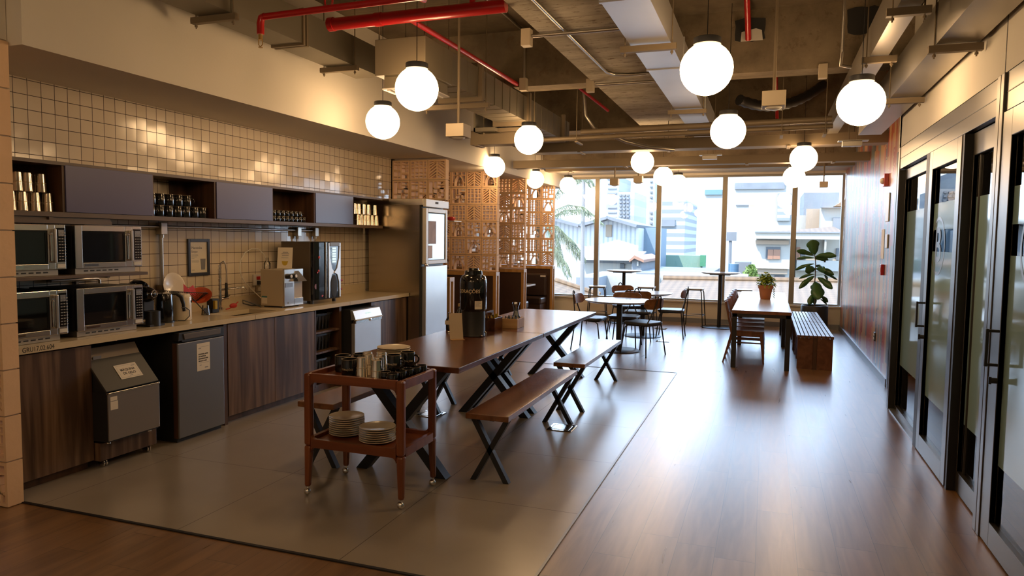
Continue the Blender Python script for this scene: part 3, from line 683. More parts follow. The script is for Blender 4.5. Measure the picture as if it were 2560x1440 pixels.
# conduits on the slab and beam, with boxes
def conduit(pts, label, box=None, r=0.013, mat='conduit'):
    t = thing('conduit_run', label, 'conduit', pts[0])
    link_mesh('conduit', B().tube(pts, r, 10), M[mat], t, smooth=True)
    for q in (box or []): link_mesh('junction_box', B().box(q[0]-0.035, q[0]+0.035, q[1]-0.035, q[1]+0.035, q[2]-0.07, q[2]+0.05), M['beige'], t, bevel=0.003)
    return t
conduit([(-1.42, 3.4, 2.972), (-1.38, 6.3, 2.972), (-1.33, 6.42, 2.972), (-1.22, 6.47, 2.972), (-0.93, 6.47, 2.972)], 'bent conduit under the wide pale concrete beam')
conduit([(-1.66, 5.0, 2.955), (-0.93, 5.0, 2.955)], 'short conduit with a box end on the wide pale beam', [(-1.68, 5.0, 2.955)])
conduit([(-1.57, 6.72, 2.955), (-0.93, 6.72, 2.955)], 'short conduit with a box end beside the cross beam', [(-1.62, 6.72, 2.96)])
conduit([(-2.30, 4.9, 3.52), (-2.30, 6.78, 3.52), (-2.30, 6.79, 3.44), (-2.30, 6.79, 3.05)], 'conduit dropping down the face of the cross beam', [(-2.30, 6.77, 3.02)])
conduit([(0.50, 6.2, ZC), (0.50, 6.2, 2.98), (0.50, 6.3, 2.9), (0.58, 6.3, 2.88)], 'looped conduit at the right-hand narrow duct', [(0.40, 6.76, 2.97)])
conduit([(0.86, 4.9, ZC), (0.86, 4.9, 3.1), (0.80, 4.95, 2.92)], 'curved thick conduit above the right-hand duct', r=0.026)
# ceiling box of the nearest globe cable
def hung_box(x, y, z, label, w=0.15, h=0.10, lens=True):
    t = thing('hanging_sensor_box', label, 'sensor box', (x, y, z))
    link_mesh('housing', B().box(x-w/2, x+w/2, y-w/2, y+w/2, z, z+h), M['beige'], t, bevel=0.004)
    link_mesh('rod', B().tube([(x, y, z+h), (x, y, ZC)], 0.011, 8), M['tray'], t, smooth=True)
    if lens: link_mesh('lens', B().sphere((x, y, z), 0.055, 16, 8, (1,1,0.35)), M['white'], t, smooth=True)
hung_box(-2.30, 5.2, 2.285, 'beige ceiling sensor box hanging low beside the bulkhead, left of the small globe')
hung_box(0.01, 5.2, 2.405, 'beige ceiling sensor box hanging in the middle of the room')
hung_box(-2.30, 11.3, 2.37, 'beige sensor box hanging before the second window pane, left one of the pair', 0.13)
hung_box(-1.86, 10.9, 2.37, 'beige sensor box hanging before the second window pane, right one of the pair', 0.13)
hung_box(0.80, 12.2, 2.36, 'beige sensor box hanging before the rightmost window pane', 0.12, 0.09, False)
# light brackets hanging on trays
for x, y, z, lb in ((-0.72, 9.6, 2.60, 'small metal spotlight bracket below the pale duct'), (0.78, 8.0, 2.52, 'small projector bracket hanging at the end of the right-hand duct')):
    t = thing('spotlight_bracket', lb, 'bracket', (x, y, z))
    link_mesh('plate', B().box(x-0.14, x+0.14, y-0.05, y+0.05, z, z+0.012).box(x-0.10, x+0.08, y-0.04, y+0.04, z-0.05, z), M['conduit'], t, bevel=0.003)
    b = B(); hanger(b, x-0.04, y, z); hanger(b, x+0.035, y, z); link_mesh('hanging_rod', b, M['tray'], t)

# ---- globe pendants
GL = [(1042,222.5,54,2.53,'large globe second from the left, hanging in front of the cream bulkhead'),
      (957,305,42.5,2.52,'leftmost globe, hanging lower right against the bulkhead'),
      (1766,172.5,65,2.49,'nearest and largest globe, to the right of the pale duct'),
      (2152,257,58,2.43,'rightmost large globe, near the wall above the glass doors'),
      (1322,349.5,36.5,2.52,'globe hanging from the ribbed duct, left of centre'),
      (1820,328,43,2.46,'globe below and right of the largest globe'),
      (1236,417,26.5,2.52,'small globe in front of the breeze-block screens, left one'),
      (1338,449,22,2.51,'small globe in front of the breeze-block screens, right one'),
      (1606,405,28.5,2.53,'globe above the third window mullion, left and higher of the pair'),
      (1658,441,24,2.51,'globe touching the window mullion, right and lower of the pair'),
      (2009,396,33,2.46,'upper globe of the overlapping pair on the right'),
      (1985,443,27,2.42,'lower globe of the overlapping pair on the right'),
      (1420,463,18.5,2.56,'tiny far globe in front of the palm tree'),
      (1695,458,18,2.57,'tiny far globe right of the third mullion')]
R0 = 0.15
for i, (px, py, rr, zz, lb) in enumerate(GL):
    d = ray(px, py); tt = (zz-EYE)/d.z; c = Vector((0,0,EYE))+d*tt
    if c.y > 12.6: tt = (12.55)/d.y; c = Vector((0,0,EYE))+d*tt
    if i == 0:
        t = thing('globe_pendant_lamp', lb, 'pendant lamp', (c.x, c.y, c.z), 0, 'globe pendant lamps', local=True)
        link_mesh('globe', B().sphere((0,0,0), R0, 32, 16), M['globe'], t, smooth=True)
        link_mesh('cap', B().lathe([(0.072,0.135),(0.078,0.137),(0.078,0.172),(0.072,0.176),(0.012,0.178)], seg=28), M['black'], t, smooth=True)
        link_mesh('cord', B().tube([(0,0,0.175),(0,0,1.2)], 0.0028, 6), M['black'], t)
        first = t
        cap_c = None
    else: t = dup(first, c, 0, lb)
    # each cord ends at the slab: its own length
    for ch in t.children:
        if ch.name.startswith('cord'):
            L = (ZC if not (-1.6 < c.x < -0.86 and c.y < 9.4) else 2.985)-c.z
            ch.data = ch.data.copy() if i else ch.data
            for v in ch.data.vertices:
                if v.co.z > 0.6: v.co.z = L
        if ch.name.startswith('globe'): ch.rotation_euler = (0,0,0)
for k, (x, y, lb) in enumerate(((-2.33, 0.9, 'globe lamp left of the viewpoint, outside the picture'), (-0.36, 0.3, 'globe lamp right above the viewpoint, outside the picture'), (-3.0, -0.6, 'globe lamp far left behind the viewpoint, outside the picture'), (-1.4, -1.6, 'globe lamp well behind the viewpoint, outside the picture'))):
    dup(first, (x, y, 2.51), 0, lb)  # unseen globes added to light the foreground
# ================================================================== the kitchen run
def atx(px, py, x):
    d = ray(px, py); return Vector((0, 0, EYE)) + d*(x/d.x)
NTH = ['leftmost', 'second from the left', 'third from the left', 'fourth from the left', 'fifth from the left', 'sixth from the left', 'seventh from the left', 'eighth from the left', 'ninth from the left', 'tenth from the left']
XF = -3.98           # cabinet door plane
def handleless_cabinet(label, y0, y1, doors, x0=XL+0.01):
    t = thing('base_cabinet', label, 'kitchen cabinet', ((x0+XF)/2, (y0+y1)/2, 0.003), 0, None)
    b = B().box(x0, XF-0.022, y0, y0+0.018, 0.07, 0.805).box(x0, XF-0.022, y1-0.018, y1, 0.07, 0.805).box(x0, XF-0.022, y0+0.018, y1-0.018, 0.07, 0.088).box(x0, x0+0.01, y0+0.018, y1-0.018, 0.088, 0.805)
    link_mesh('cabinet_body', b, M['cabinside'], t)
    link_mesh('plinth', B().box(x0, XF-0.06, y0, y1, 0.003, 0.07), M['cabinside'], t)
    for a, c in doors: link_mesh('door', B().box(XF-0.02, XF, a+0.002, c-0.002, 0.065, 0.80), M['cabwood'], t, bevel=0.0015)
    return t
handleless_cabinet('walnut base cabinet at the near end of the counter, left of the ice machine', 2.86, 3.335, [(2.86, 3.335)])
handleless_cabinet('wide walnut base cabinet with two doors under the sink', 4.545, 5.70, [(4.545, 5.118), (5.118, 5.70)])
handleless_cabinet('walnut base cabinet at the far end of the counter beside the steel fridge', 6.72, 7.53, [(6.72, 7.53)])
solo('side_panel', B().box(XL+0.02, XF, 4.50, 4.535, 0.003, 0.805), M['cabinside'], 'upright dark panel between the small fridge and the sink cabinet', 'panel')
# open shelf unit with crates
t = thing('open_shelf_unit', 'open walnut shelf unit with three shelves of black crates', 'shelf unit', (-4.26, 5.92, 0.003))
b = B().box(XL+0.01, XF, 5.705, 5.723, 0.07, 0.805).box(XL+0.01, XF, 6.115, 6.133, 0.07, 0.805).box(XL+0.01, XL+0.02, 5.723, 6.115, 0.07, 0.805)
link_mesh('cabinet_body', b, M['cabinside'], t)
SHZ = (0.16, 0.40, 0.595)
for z in SHZ: link_mesh('shelf', B().box(XL+0.02, XF-0.002, 5.723, 6.115, z-0.018, z), M['cabwood'], t)
link_mesh('plinth', B().box(XL+0.01, XF-0.06, 5.705, 6.133, 0.003, 0.07), M['cabinside'], t)
for k, (z, lb) in enumerate(zip(SHZ, ('bottom', 'middle', 'top'))):
    t = thing('storage_crate', 'black plastic crate on the %s shelf of the open unit' % lb, 'crate', (-4.16, 5.9, z), 0, 'black crates in the open shelf unit')
    H = 0.155; b = B()
    b.hexa([(-4.33,5.76,z),(-4.05,5.76,z),(-4.05,6.02,z),(-4.33,6.02,z),(-4.35,5.745,z+H),(-4.03,5.745,z+H),(-4.03,6.035,z+H),(-4.35,6.035,z+H)])
    link_mesh('crate_body', b, M['darkplastic'], t, bevel=0.004)
    b = B().box(-4.36,-4.02,5.735,5.75,z+H-0.012,z+H+0.01).box(-4.36,-4.02,6.03,6.045,z+H-0.012,z+H+0.01).box(-4.035,-4.015,5.735,6.045,z+H-0.012,z+H+0.01)
    for q in range(5): b.box(-4.048,-4.030,5.78+q*0.055,5.788+q*0.055,z+0.01,z+H-0.012)
    link_mesh('rim', b, M['blackgloss'], t, bevel=0.002)
# worktop with sink cut-out
SX0, SX1, SY0, SY1 = -4.33, -4.03, 4.70, 5.22
b = B().box(XL+0.001, SX0, 2.85, 7.535, 0.812, 0.85).box(SX1, -3.95, 2.85, 7.535, 0.812, 0.85).box(SX0, SX1, 2.85, SY0, 0.812, 0.85).box(SX0, SX1, SY1, 7.535, 0.812, 0.85)
t = thing('worktop', 'long beige stone worktop with upstand along the tiled wall', 'worktop', (-4.25, 5.2, 0.812))
link_mesh('counter_slab', b, M['quartz'], t)
link_mesh('upstand', B().box(XL+0.001, XL+0.018, 2.85, 7.535, 0.85, 0.945), M['quartz'], t)
link_mesh('front_joint', B().box(-3.9495, -3.949, 4.835, 4.838, 0.812, 0.85).box(-3.9495, -3.949, 6.26, 6.263, 0.812, 0.85), M['cabinside'], t)
text('lettering', 'GRU17.02.604', 0.040, M['ink'], t, (-3.9495, 2.868, 0.833), '+x', sx=0.82)
b = B(); w_ = 0.006
b.box(SX0, SX1, SY0, SY1, 0.665, 0.671).box(SX0-w_, SX0, SY0, SY1, 0.665, 0.8115).box(SX1, SX1+w_, SY0, SY1, 0.665, 0.8115).box(SX0, SX1, SY0-w_, SY0, 0.665, 0.8115).box(SX0, SX1, SY1, SY1+w_, 0.665, 0.8115)
t = thing('sink', 'sunken stainless steel sink in the worktop', 'sink', (-4.18, 4.96, 0.665))
link_mesh('basin', b, M['steel'], t)
link_mesh('drain', B().lathe([(0.045,0.671),(0.04,0.675),(0.02,0.673)], (-4.18,4.96,0)), M['chrome'], t, smooth=True)
# faucet with spring hose
t = thing('kitchen_faucet', 'chrome faucet with a coiled spring hose behind the sink', 'faucet', (-4.44, 4.985, 0.85))
link_mesh('post', B().cyl((-4.44,4.985,0.85), 0.022, 0.03, 16).cyl((-4.44,4.985,0.85), 0.012, 0.27, 14).cyl((-4.44,4.985,0.93), 0.017, 0.06, 14).tube([(-4.44,4.985,0.95),(-4.44,5.05,0.955),(-4.43,5.075,0.955)],0.012,10).tube([(-4.43,5.06,0.955),(-4.41,5.075,0.985)],0.006,8).tube([(-4.44,4.985,1.03),(-4.42,5.10,1.035),(-4.38,5.22,1.04),(-4.375,5.235,1.015)],0.010,10), M['chrome'], t, smooth=True)
b = B(); sp = [(-4.44,4.985,1.0+0.001*0)]
path = [Vector((-4.44,4.985,1.10)),Vector((-4.44,4.985,1.22)),Vector((-4.435,4.995,1.262)),Vector((-4.43,5.02,1.275)),Vector((-4.425,5.04,1.25)),Vector((-4.42,5.045,1.18)),Vector((-4.42,5.04,1.08))]
link_mesh('hose', B().tube(path, 0.006, 8), M['conduit'], t, smooth=True)
cs = []
for k in range(150):
    z = 1.0+0.25*k/150; a = k*0.9; cs.append((-4.44+0.014*math.cos(a), 4.985+0.014*math.sin(a), z))
link_mesh('spring', B().tube(cs, 0.0022, 5), M['chrome'], t, smooth=True)
link_mesh('spray_head', B().lathe([(0.010,1.09),(0.013,1.07),(0.012,1.02),(0.015,0.98),(0.013,0.96)], (-4.42,5.04,0), 14), M['darkplastic'], t, smooth=True)
t = thing('dish_brush', 'red dish brush leaning by the faucet', 'brush', (-4.40, 5.08, 0.85))
link_mesh('brush_head', B().sphere((-4.40,5.10,0.885), 0.045, 14, 8, (0.45,1,0.5)).xf(Matrix.Identity(4)), M['redplastic'], t, smooth=True)
link_mesh('brush_handle', B().tube([(-4.41,5.02,0.858),(-4.40,5.08,0.87),(-4.39,5.15,0.915)],0.005,8), M['redplastic'], t, smooth=True)

# microwaves
def microwave(label, y0, z0, W=0.50, H=0.305, D=0.42, xf=-4.03):
    t = thing('microwave_oven', label, 'microwave', (xf-D/2, y0+W/2, z0), 0, None)
    x1 = xf
    def P(a, c): return y0+a*W, z0+0.035+c*(H-0.035)
    link_mesh('casing', B().box(x1-D, x1-0.03, y0+0.004, y0+W-0.004, z0+0.035, z0+H-0.004), M['darkplastic'], t, bevel=0.004)
    b = B().box(x1-D+0.02, x1-0.02, y0+0.01, y0+W-0.04, z0+0.0, z0+0.035)
    link_mesh('base', b, M['conduit'], t)
    b = B()
    for k in range(6): b.box(x1-0.021, x1-0.019, y0+0.07+k*0.045, y0+0.10+k*0.045, z0+0.014, z0+0.022)
    link_mesh('vent_slots', b, M['ink'], t)
    ya, zb = P(0.10, 0.13); yc, zd = P(0.735, 0.86); ye = y0+0.845*W
    b = B().box(x1-0.03, x1, y0, ya, z0+0.035, z0+H).box(x1-0.03, x1, yc, ye, z0+0.035, z0+H).box(x1-0.03, x1, ya, yc, z0+0.035, zb).box(x1-0.03, x1, ya, yc, zd, z0+H)
    d = link_mesh('door', b, M['steel'], t, bevel=0.003)
    link_mesh('window', B().box(x1-0.02, x1-0.006, ya, yc, zb, zd), M['darkglass'], d)
    g = B().box(x1-0.0062, x1-0.0035, ya+0.004, yc-0.004, zb+0.003, zb+0.011).box(x1-0.0062, x1-0.0035, ya+0.004, yc-0.004, zd-0.011, zd-0.003); g.box(x1-0.0062, x1-0.0035, yc-0.014, yc-0.004, zb+0.011, zd-0.011)
    link_mesh('window_border', g, M['blackgloss'], d)
    hy0, hz0 = P(0.785, 0.15); hy1, hz1 = P(0.825, 0.90)
    h = link_mesh('handle', B().box(x1+0.012, x1+0.026, hy0, hy1, hz0, hz1).box(x1, x1+0.013, hy0, hy1, hz0, hz0+0.02).box(x1, x1+0.013, hy0, hy1, hz1-0.02, hz1), M['beige'] if 0 else M['conduit'], d, bevel=0.003)
    link_mesh('grip', B().box(x1+0.0, x1+0.018, P(0.748,0)[0], hy0-0.002, hz0+0.005, hz1-0.03), M['chrome'], d, bevel=0.006)
    b = B().box(x1-0.03, x1, ye+0.001, y0+W, z0+0.035, z0+H)
    link_mesh('control_panel', b, M['steel'], t, bevel=0.003)
    pa, pz = P(0.868, 0.17); pc, pe = P(0.985, 0.93)
    link_mesh('keypad', B().box(x1, x1+0.003, pa, pc, pz, pe), M['blackgloss'], t)
    link_mesh('display', B().box(x1+0.003, x1+0.0036, pa+0.008, pc-0.006, pe-0.05, pe-0.012), M['graphite'], t)
    b = B()
    for r_ in range(10):
        for c_ in range(3):
            zz = pz+0.012+r_*0.0178; yy = pa+0.008+c_*0.0185; b.box(x1+0.003, x1+0.0052, yy, yy+(0.012 if c_ < 2 else 0.010), zz, zz+0.0055)
    link_mesh('keys', b, M['key'], t)
    link_mesh('brand_plate', B().box(x1, x1+0.002, pa, pc, z0+0.045, z0+0.068), M['white'], t)
    link_mesh('brand_badge', B().box(x1, x1+0.002, y0+0.06, y0+0.16, z0+0.048, z0+0.062), M['chrome'], t)
microwave('lower steel microwave on the worktop beside the capsule coffee maker', 3.285, 0.852)
microwave('lower steel microwave on the worktop, cut off by the breeze blocks', 2.79, 0.852, W=0.43)
microwave('upper steel microwave on the wooden shelf, right one with reflections in its door', 3.285, 1.247)
microwave('upper steel microwave on the wooden shelf, cut off by the breeze blocks', 2.79, 1.247, W=0.43)
t = thing('microwave_shelf', 'thin dark wooden wall shelf carrying the two upper microwaves', 'shelf', (-4.28, 3.3, 1.222))
link_mesh('shelf_board', B().box(XL, -3.995, 2.795, 3.80, 1.225, 1.245), M['cabframe'], t, bevel=0.002)
link_mesh('shelf_bracket', B().box(XL, XL+0.02, 3.70, 3.72, 1.14, 1.225).box(XL+0.02, -4.25, 3.70, 3.72, 1.20, 1.225), M['tray'], t)
# wall cabinet: brown carcass with four niches and three blue flaps
XW = -4.26; ZB, ZT = 1.605, 1.955
t = thing('wall_cabinet', 'long wall cabinet with slate blue flaps and open niches for cups', 'wall cabinet', (-4.41, 5.25, ZB))
b = B().box(XL, XW, 2.90, 7.46, ZB, ZB+0.03).box(XL, XW, 2.90, 7.46, ZT-0.022, ZT)
link_mesh('carcass', b, M['cabframe'], t)
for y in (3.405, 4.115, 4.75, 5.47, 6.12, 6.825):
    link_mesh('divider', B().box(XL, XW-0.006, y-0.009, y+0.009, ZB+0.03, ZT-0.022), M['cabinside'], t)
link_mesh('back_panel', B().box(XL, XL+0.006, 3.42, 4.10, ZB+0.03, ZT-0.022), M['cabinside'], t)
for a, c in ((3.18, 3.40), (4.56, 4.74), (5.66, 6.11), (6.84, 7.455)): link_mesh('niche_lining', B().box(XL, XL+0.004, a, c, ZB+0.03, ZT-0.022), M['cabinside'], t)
for k, (a, c) in enumerate(((3.415, 4.11), (4.76, 5.465), (6.13, 6.82))):
    link_mesh('flap_door', B().box(XW-0.016, XW+0.002, a, c, ZB+0.032, ZT-0.018), M['bluedoor'], t, bevel=0.0015)
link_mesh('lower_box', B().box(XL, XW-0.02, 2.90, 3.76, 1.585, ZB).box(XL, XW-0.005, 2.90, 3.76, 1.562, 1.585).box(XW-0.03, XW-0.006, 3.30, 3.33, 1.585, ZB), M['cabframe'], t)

# cups and mugs: one of each kind, then copies
tum = thing('steel_tumbler', 'x', 'cup', (0,0,-5), 0, None, local=True)
link_mesh('cup_body', B().lathe([(0.036,0.0),(0.0368,0.002),(0.0355,0.006),(0.0285,0.112),(0.0275,0.1175),(0.0,0.1185)], seg=24), M['cup'], tum, smooth=True)
link_mesh('ring_groove', B().lathe([(0.0321,0.0575),(0.0324,0.059),(0.0319,0.0605)], seg=24, cap=False), M['inkgold'], tum, smooth=True)
def mug_proto(r, h, name, lettering=False):
    o = thing(name, 'x', 'mug', (0,0,-5), 0, None, local=True)
    prof = [(0.0,0.0),(r*0.86,0.0),(r*0.97,h*0.04),(r,h*0.12),(r,h*0.985),(r*0.985,h),(r*0.93,h*0.99),(r*0.92,h*0.9),(r*0.90,h*0.10),(0,h*0.08)]
    link_mesh('mug_body', B().lathe(prof, seg=26), M['blackgloss'], o, smooth=True)
    a = [(r*0.95+ r*0.62*math.sin(PI*k/8), 0, h*0.22+h*0.56*(1-math.cos(PI*k/8))/2) for k in range(9)]
    link_mesh('handle', B().tube(a, r*0.13, 8), M['blackgloss'], o, smooth=True)
    link_mesh('rim_band', B().lathe([(r*1.001,h*0.975),(r*0.988,h*1.004),(r*0.93,h*0.995)], seg=26, cap=False), M['inkgold'], o, smooth=True)
    if lettering:
        wraptext('lettering', 'CORAÇÕES', h*0.15, M['inkgold'], o, (0,0), r*1.006, h*0.42, -PI/2, bold=0.0002)
    return o
mug = mug_proto(0.041, 0.086, 'black_mug')
esp = mug_proto(0.027, 0.052, 'espresso_mug')
bigm = mug_proto(0.047, 0.100, 'big_black_mug', True)
USED = set()
def put(proto, loc, label, group, rz=0.0):
    if proto.name not in USED:
        USED.add(proto.name); proto.location = loc; proto.rotation_euler = (0,0,rz); proto['label'] = label; proto['group'] = group; return proto
    return dup(proto, loc, rz, label, group)
NB = ZB+0.03
xs = -4.345
for k, px in enumerate((24, 54, 86, 118)):
    put(tum, (xs, atx(px, 510, xs).y, NB), 'upturned steel tumbler, lower row of the niche above the microwaves, %s' % NTH[k], 'steel tumblers above the microwaves')
for k, (px, dx) in enumerate(((41, 0), (66, 0), (72, -0.08), (101, 0))):
    y = atx(px, 460, xs+dx).y
    put(tum, (xs+dx, y, NB+0.1195), 'upturned steel tumbler, %s above the microwaves, %s' % (('upper row' if dx == 0 else 'back of the upper row'), NTH[k]), 'steel tumblers above the microwaves')
put(tum, (xs-0.08, atx(76, 510, xs-0.08).y, NB), 'upturned steel tumbler half hidden in the lower row above the microwaves', 'steel tumblers above the microwaves')
for k in range(7):
    put(mug, (xs, 4.155+k*0.0875, NB), 'black mug, lower row of the first mug niche, %s' % NTH[k], 'black mugs in the first mug niche', -PI/2+0.3+0.2*(k % 3))
for k in range(5):
    put(mug, (xs, 4.165+k*0.0875, NB+0.088), 'black mug, upper row of the first mug niche, %s' % NTH[k], 'black mugs in the first mug niche', PI/2-0.4)
for k in range(9):
    put(esp, (xs, 5.515+k*0.066, NB), 'small espresso mug, lower row of the second mug niche, %s' % NTH[k], 'espresso mugs in the second mug niche', -PI/2+0.5)
for k in range(8):
    put(esp, (xs, 5.515+k*0.066, NB+0.054), 'small espresso mug, upper row of the second mug niche, %s' % NTH[k], 'espresso mugs in the second mug niche', PI/2-0.5)
for k in range(9):
    put(esp, (xs-0.075, 5.515+k*0.066, NB), 'small espresso mug at the back of the second mug niche, %s' % NTH[k], 'espresso mugs in the second mug niche', PI/2)
for k, px in enumerate((893, 902, 911, 919, 929, 939)):
    put(tum, (xs, atx(px, 552, xs).y, NB), 'upturned steel tumbler, lower row of the niche beside the fridge, %s' % NTH[k], 'steel tumblers beside the fridge')
for k, px in enumerate((886, 895, 908, 919, 935)):
    put(tum, (xs, atx(px, 525, xs).y, NB+0.1195), 'upturned steel tumbler, upper row of the niche beside the fridge, %s' % NTH[k], 'steel tumblers beside the fridge')

# conduit with boxes on the tiled wall
xp = XL+0.03
t = thing('wall_conduit', 'grey steel conduit with drop boxes under the wall cabinet', 'conduit', (xp, 5.1, 1.56))
link_mesh('conduit', B().tube([(xp, 3.76, 1.562), (xp, 6.5, 1.562)], 0.012, 10).tube([(xp, 4.445, 1.55), (xp, 4.445, 0.95)], 0.014, 10).tube([(xp, 3.5, 1.18), (xp, 3.86, 1.18), (xp, 3.875, 1.165), (xp, 3.875, 1.12)], 0.012, 10), M['conduit'], t, smooth=True)
for y in (4.45, 6.20, 6.50):
    bx = link_mesh('outlet_box', B().box(XL+0.002, XL+0.06, y-0.032, y+0.032, 1.50, 1.595), M['conduit'], t, bevel=0.005)
    link_mesh('collar', B().cyl((xp, y, 1.475), 0.018, 0.026, 12), M['conduit'], bx, smooth=True)
link_mesh('lower_clamp', B().box(XL+0.002, XL+0.07, 4.405, 4.485, 0.98, 1.10).box(XL+0.01, XL+0.06, 4.38, 4.40, 1.0, 1.06), M['tray'], t, bevel=0.004)
link_mesh('short_drop', B().tube([(xp, 6.19, 1.48), (xp, 6.19, 1.30)], 0.008, 8).tube([(xp, 6.51, 1.48), (xp, 6.51, 1.3)], 0.008, 8), M['conduit'], t, smooth=True)
# poster
t = thing('framed_poster', 'small framed poster with a drink on the tiled wall, navy frame', 'poster', (XL+0.01, 4.865, 1.155))
b = B(); y0, y1, z0, z1 = 4.742, 4.988, 1.155, 1.467; fw = 0.026; xa, xb = XL+0.001, XL+0.016
b.box(xa, xb, y0, y0+fw, z0, z1).box(xa, xb, y1-fw, y1, z0, z1).box(xa, xb, y0+fw, y1-fw, z0, z0+fw).box(xa, xb, y0+fw, y1-fw, z1-fw, z1)
link_mesh('poster_frame', b, pbr('navy_frame', (0.02,0.028,0.05), 0.4), t, bevel=0.002)
sh = link_mesh('poster_sheet', B().box(xa, XL+0.006, y0+fw, y1-fw, z0+fw, z1-fw), M['paper'], t)
text('title', 'Mantenha', 0.030, M['inkgrey'], sh, (XL+0.0065, y0+fw+0.018, 1.392), '+x')
text('title', 'limpo', 0.030, M['inkgrey'], sh, (XL+0.0065, y0+fw+0.018, 1.360), '+x')
b = B()
for k, L in enumerate((0.07, 0.075, 0.06, 0.03)): b.box(XL+0.006, XL+0.0066, y0+fw+0.018, y0+fw+0.018+L, 1.332-k*0.010, 1.3345-k*0.010)
for k, L in enumerate((0.08, 0.085, 0.08)): b.box(XL+0.006, XL+0.0066, y0+fw+0.018, y0+fw+0.018+L, 1.285-k*0.009, 1.287-k*0.009)
b.box(XL+0.006, XL+0.0066, y0+fw+0.018, y0+fw+0.05, 1.202, 1.206)
link_mesh('small_print', b, M['inkgrey'], sh)
link_mesh('printed_glass', B().prism([(4.885,1.298),(4.945,1.298),(4.937,1.205),(4.893,1.205)], XL+0.006, XL+0.0066, 'x'), M['inkgrey'], sh)
# power outlet, hose and cable
t = thing('power_outlet', 'cream wall socket with a dark plug behind the water dispenser', 'socket', (XL+0.01, 5.60, 1.03))
link_mesh('plate', B().box(XL+0.001, XL+0.02, 5.545, 5.66, 1.03, 1.135), M['white'], t, bevel=0.004)
link_mesh('socket_face', B().box(XL+0.02, XL+0.024, 5.58, 5.63, 1.085, 1.115), M['redplastic'], t)
link_mesh('plug', B().box(XL+0.02, XL+0.06, 5.585, 5.625, 1.04, 1.075).tube([(XL+0.06, 5.605, 1.055), (XL+0.09, 5.61, 1.02), (XL+0.06, 5.64, 0.95)], 0.005, 8), M['darkplastic'], t, bevel=0.003)
hp = [aty(0,0,1)]*0
for q in ((652, 742), (628, 722), (612, 706), (603, 690), (599, 668), (602, 650), (612, 632), (628, 622), (645, 622), (660, 636), (667, 655), (668, 668)):
    hp.append(atx(q[0], q[1], -4.52+0.0*q[0]))
hp[0] = Vector((-4.36, 5.42, 0.93)); hp[-1] = Vector((-4.46, 5.60, 1.21))
solo('water_hose', B().tube(hp, 0.0045, 8), M['white'], 'thin pale water hose looping on the tiles beside the dispenser', 'hose', smooth=True)
solo('power_cable', B().tube([(-4.30,5.34,0.858),(-4.36,5.27,0.90),(-4.40,5.22,0.925),(-4.43,5.26,0.89),(-4.42,5.36,0.862),(-4.38,5.42,0.862)], 0.005, 8), M['darkplastic'], 'black cable bent on the worktop left of the dispenser', 'cable', smooth=True)
# capsule coffee maker
t = thing('capsule_coffee_maker', 'small black capsule coffee maker next to the lower microwave', 'coffee maker', (-4.17, 3.93, 0.85))
b = B().prism([(p_[0], p_[1]) for p_ in rrect(0.11, 0.26, 0.03, 5, 3.925, 1.02)], -4.36, -4.17, 'x')
link_mesh('machine_body', b, M['blackgloss'], t, bevel=0.01)
hd = link_mesh('brew_head', B().sphere((-4.15, 3.925, 1.075), 0.06, 20, 12, (1.3,0.95,0.95)), M['blackgloss'], t, smooth=True)
link_mesh('button_ring', B().tube([(-4.073, 3.925+0.026*math.cos(a*PI/10), 1.08+0.026*math.sin(a*PI/10)) for a in range(20)], 0.003, 6, closed=True), M['chrome'], hd, smooth=True)
link_mesh('lever', B().tube([(-4.30,3.925,1.14),(-4.24,3.915,1.165),(-4.17,3.91,1.16),(-4.13,3.905,1.145)], 0.014, 10), M['blackgloss'], t, smooth=True)
link_mesh('drip_stand', B().cyl((-4.10,3.935,0.852), 0.05, 0.105, 22).box(-4.30,-4.06,3.87,4.00,0.85,0.865), M['darkplastic'], t, smooth=True)
link_mesh('filler', B().box(-4.19,-4.13,3.885,3.975,0.957,1.03), M['darkplastic'], t, bevel=0.004)
# kettle
t = thing('electric_kettle', 'black electric kettle with a large handle', 'kettle', (-4.18, 4.15, 0.85))
link_mesh('kettle_body', B().lathe([(0.064,0.862),(0.066,0.875),(0.065,0.97),(0.060,1.055),(0.056,1.066),(0.02,1.072),(0,1.073)], (-4.20,4.135,0), 26), M['blackgloss'], t, smooth=True)
link_mesh('base', B().cyl((-4.20,4.135,0.85), 0.072, 0.012, 26), M['darkplastic'], t, smooth=True)
link_mesh('handle', B().tube([(-4.18,4.17,1.06),(-4.16,4.215,1.062),(-4.145,4.245,1.035),(-4.14,4.26,0.98),(-4.135,4.262,0.925)], [0.012,0.015,0.015,0.013,0.011], 10), M['darkplastic'], t, smooth=True)
# cream canister
t = thing('cream_canister', 'cream cylindrical canister beside the black kettle', 'canister', (-4.14, 4.27, 0.85))
link_mesh('canister_body', B().lathe([(0.064,0.852),(0.067,0.858),(0.067,1.025),(0.064,1.035),(0.058,1.042),(0.055,1.052),(0.0,1.056)], (-4.19,4.30,0), 28), M['cream'], t, smooth=True)
link_mesh('level_window', B().box(-4.128,-4.122,4.322,4.328,0.985,1.003), M['ink'], t)
solo('kettle_cable', B().tube([(-4.135,4.20,0.86),(-4.118,4.25,0.856),(-4.108,4.285,0.885),(-4.112,4.29,0.93),(-4.115,4.255,0.955),(-4.118,4.22,0.955)], 0.0035, 8), M['darkplastic'], 'thin black cable looping in front of the cream canister', 'cable', smooth=True)
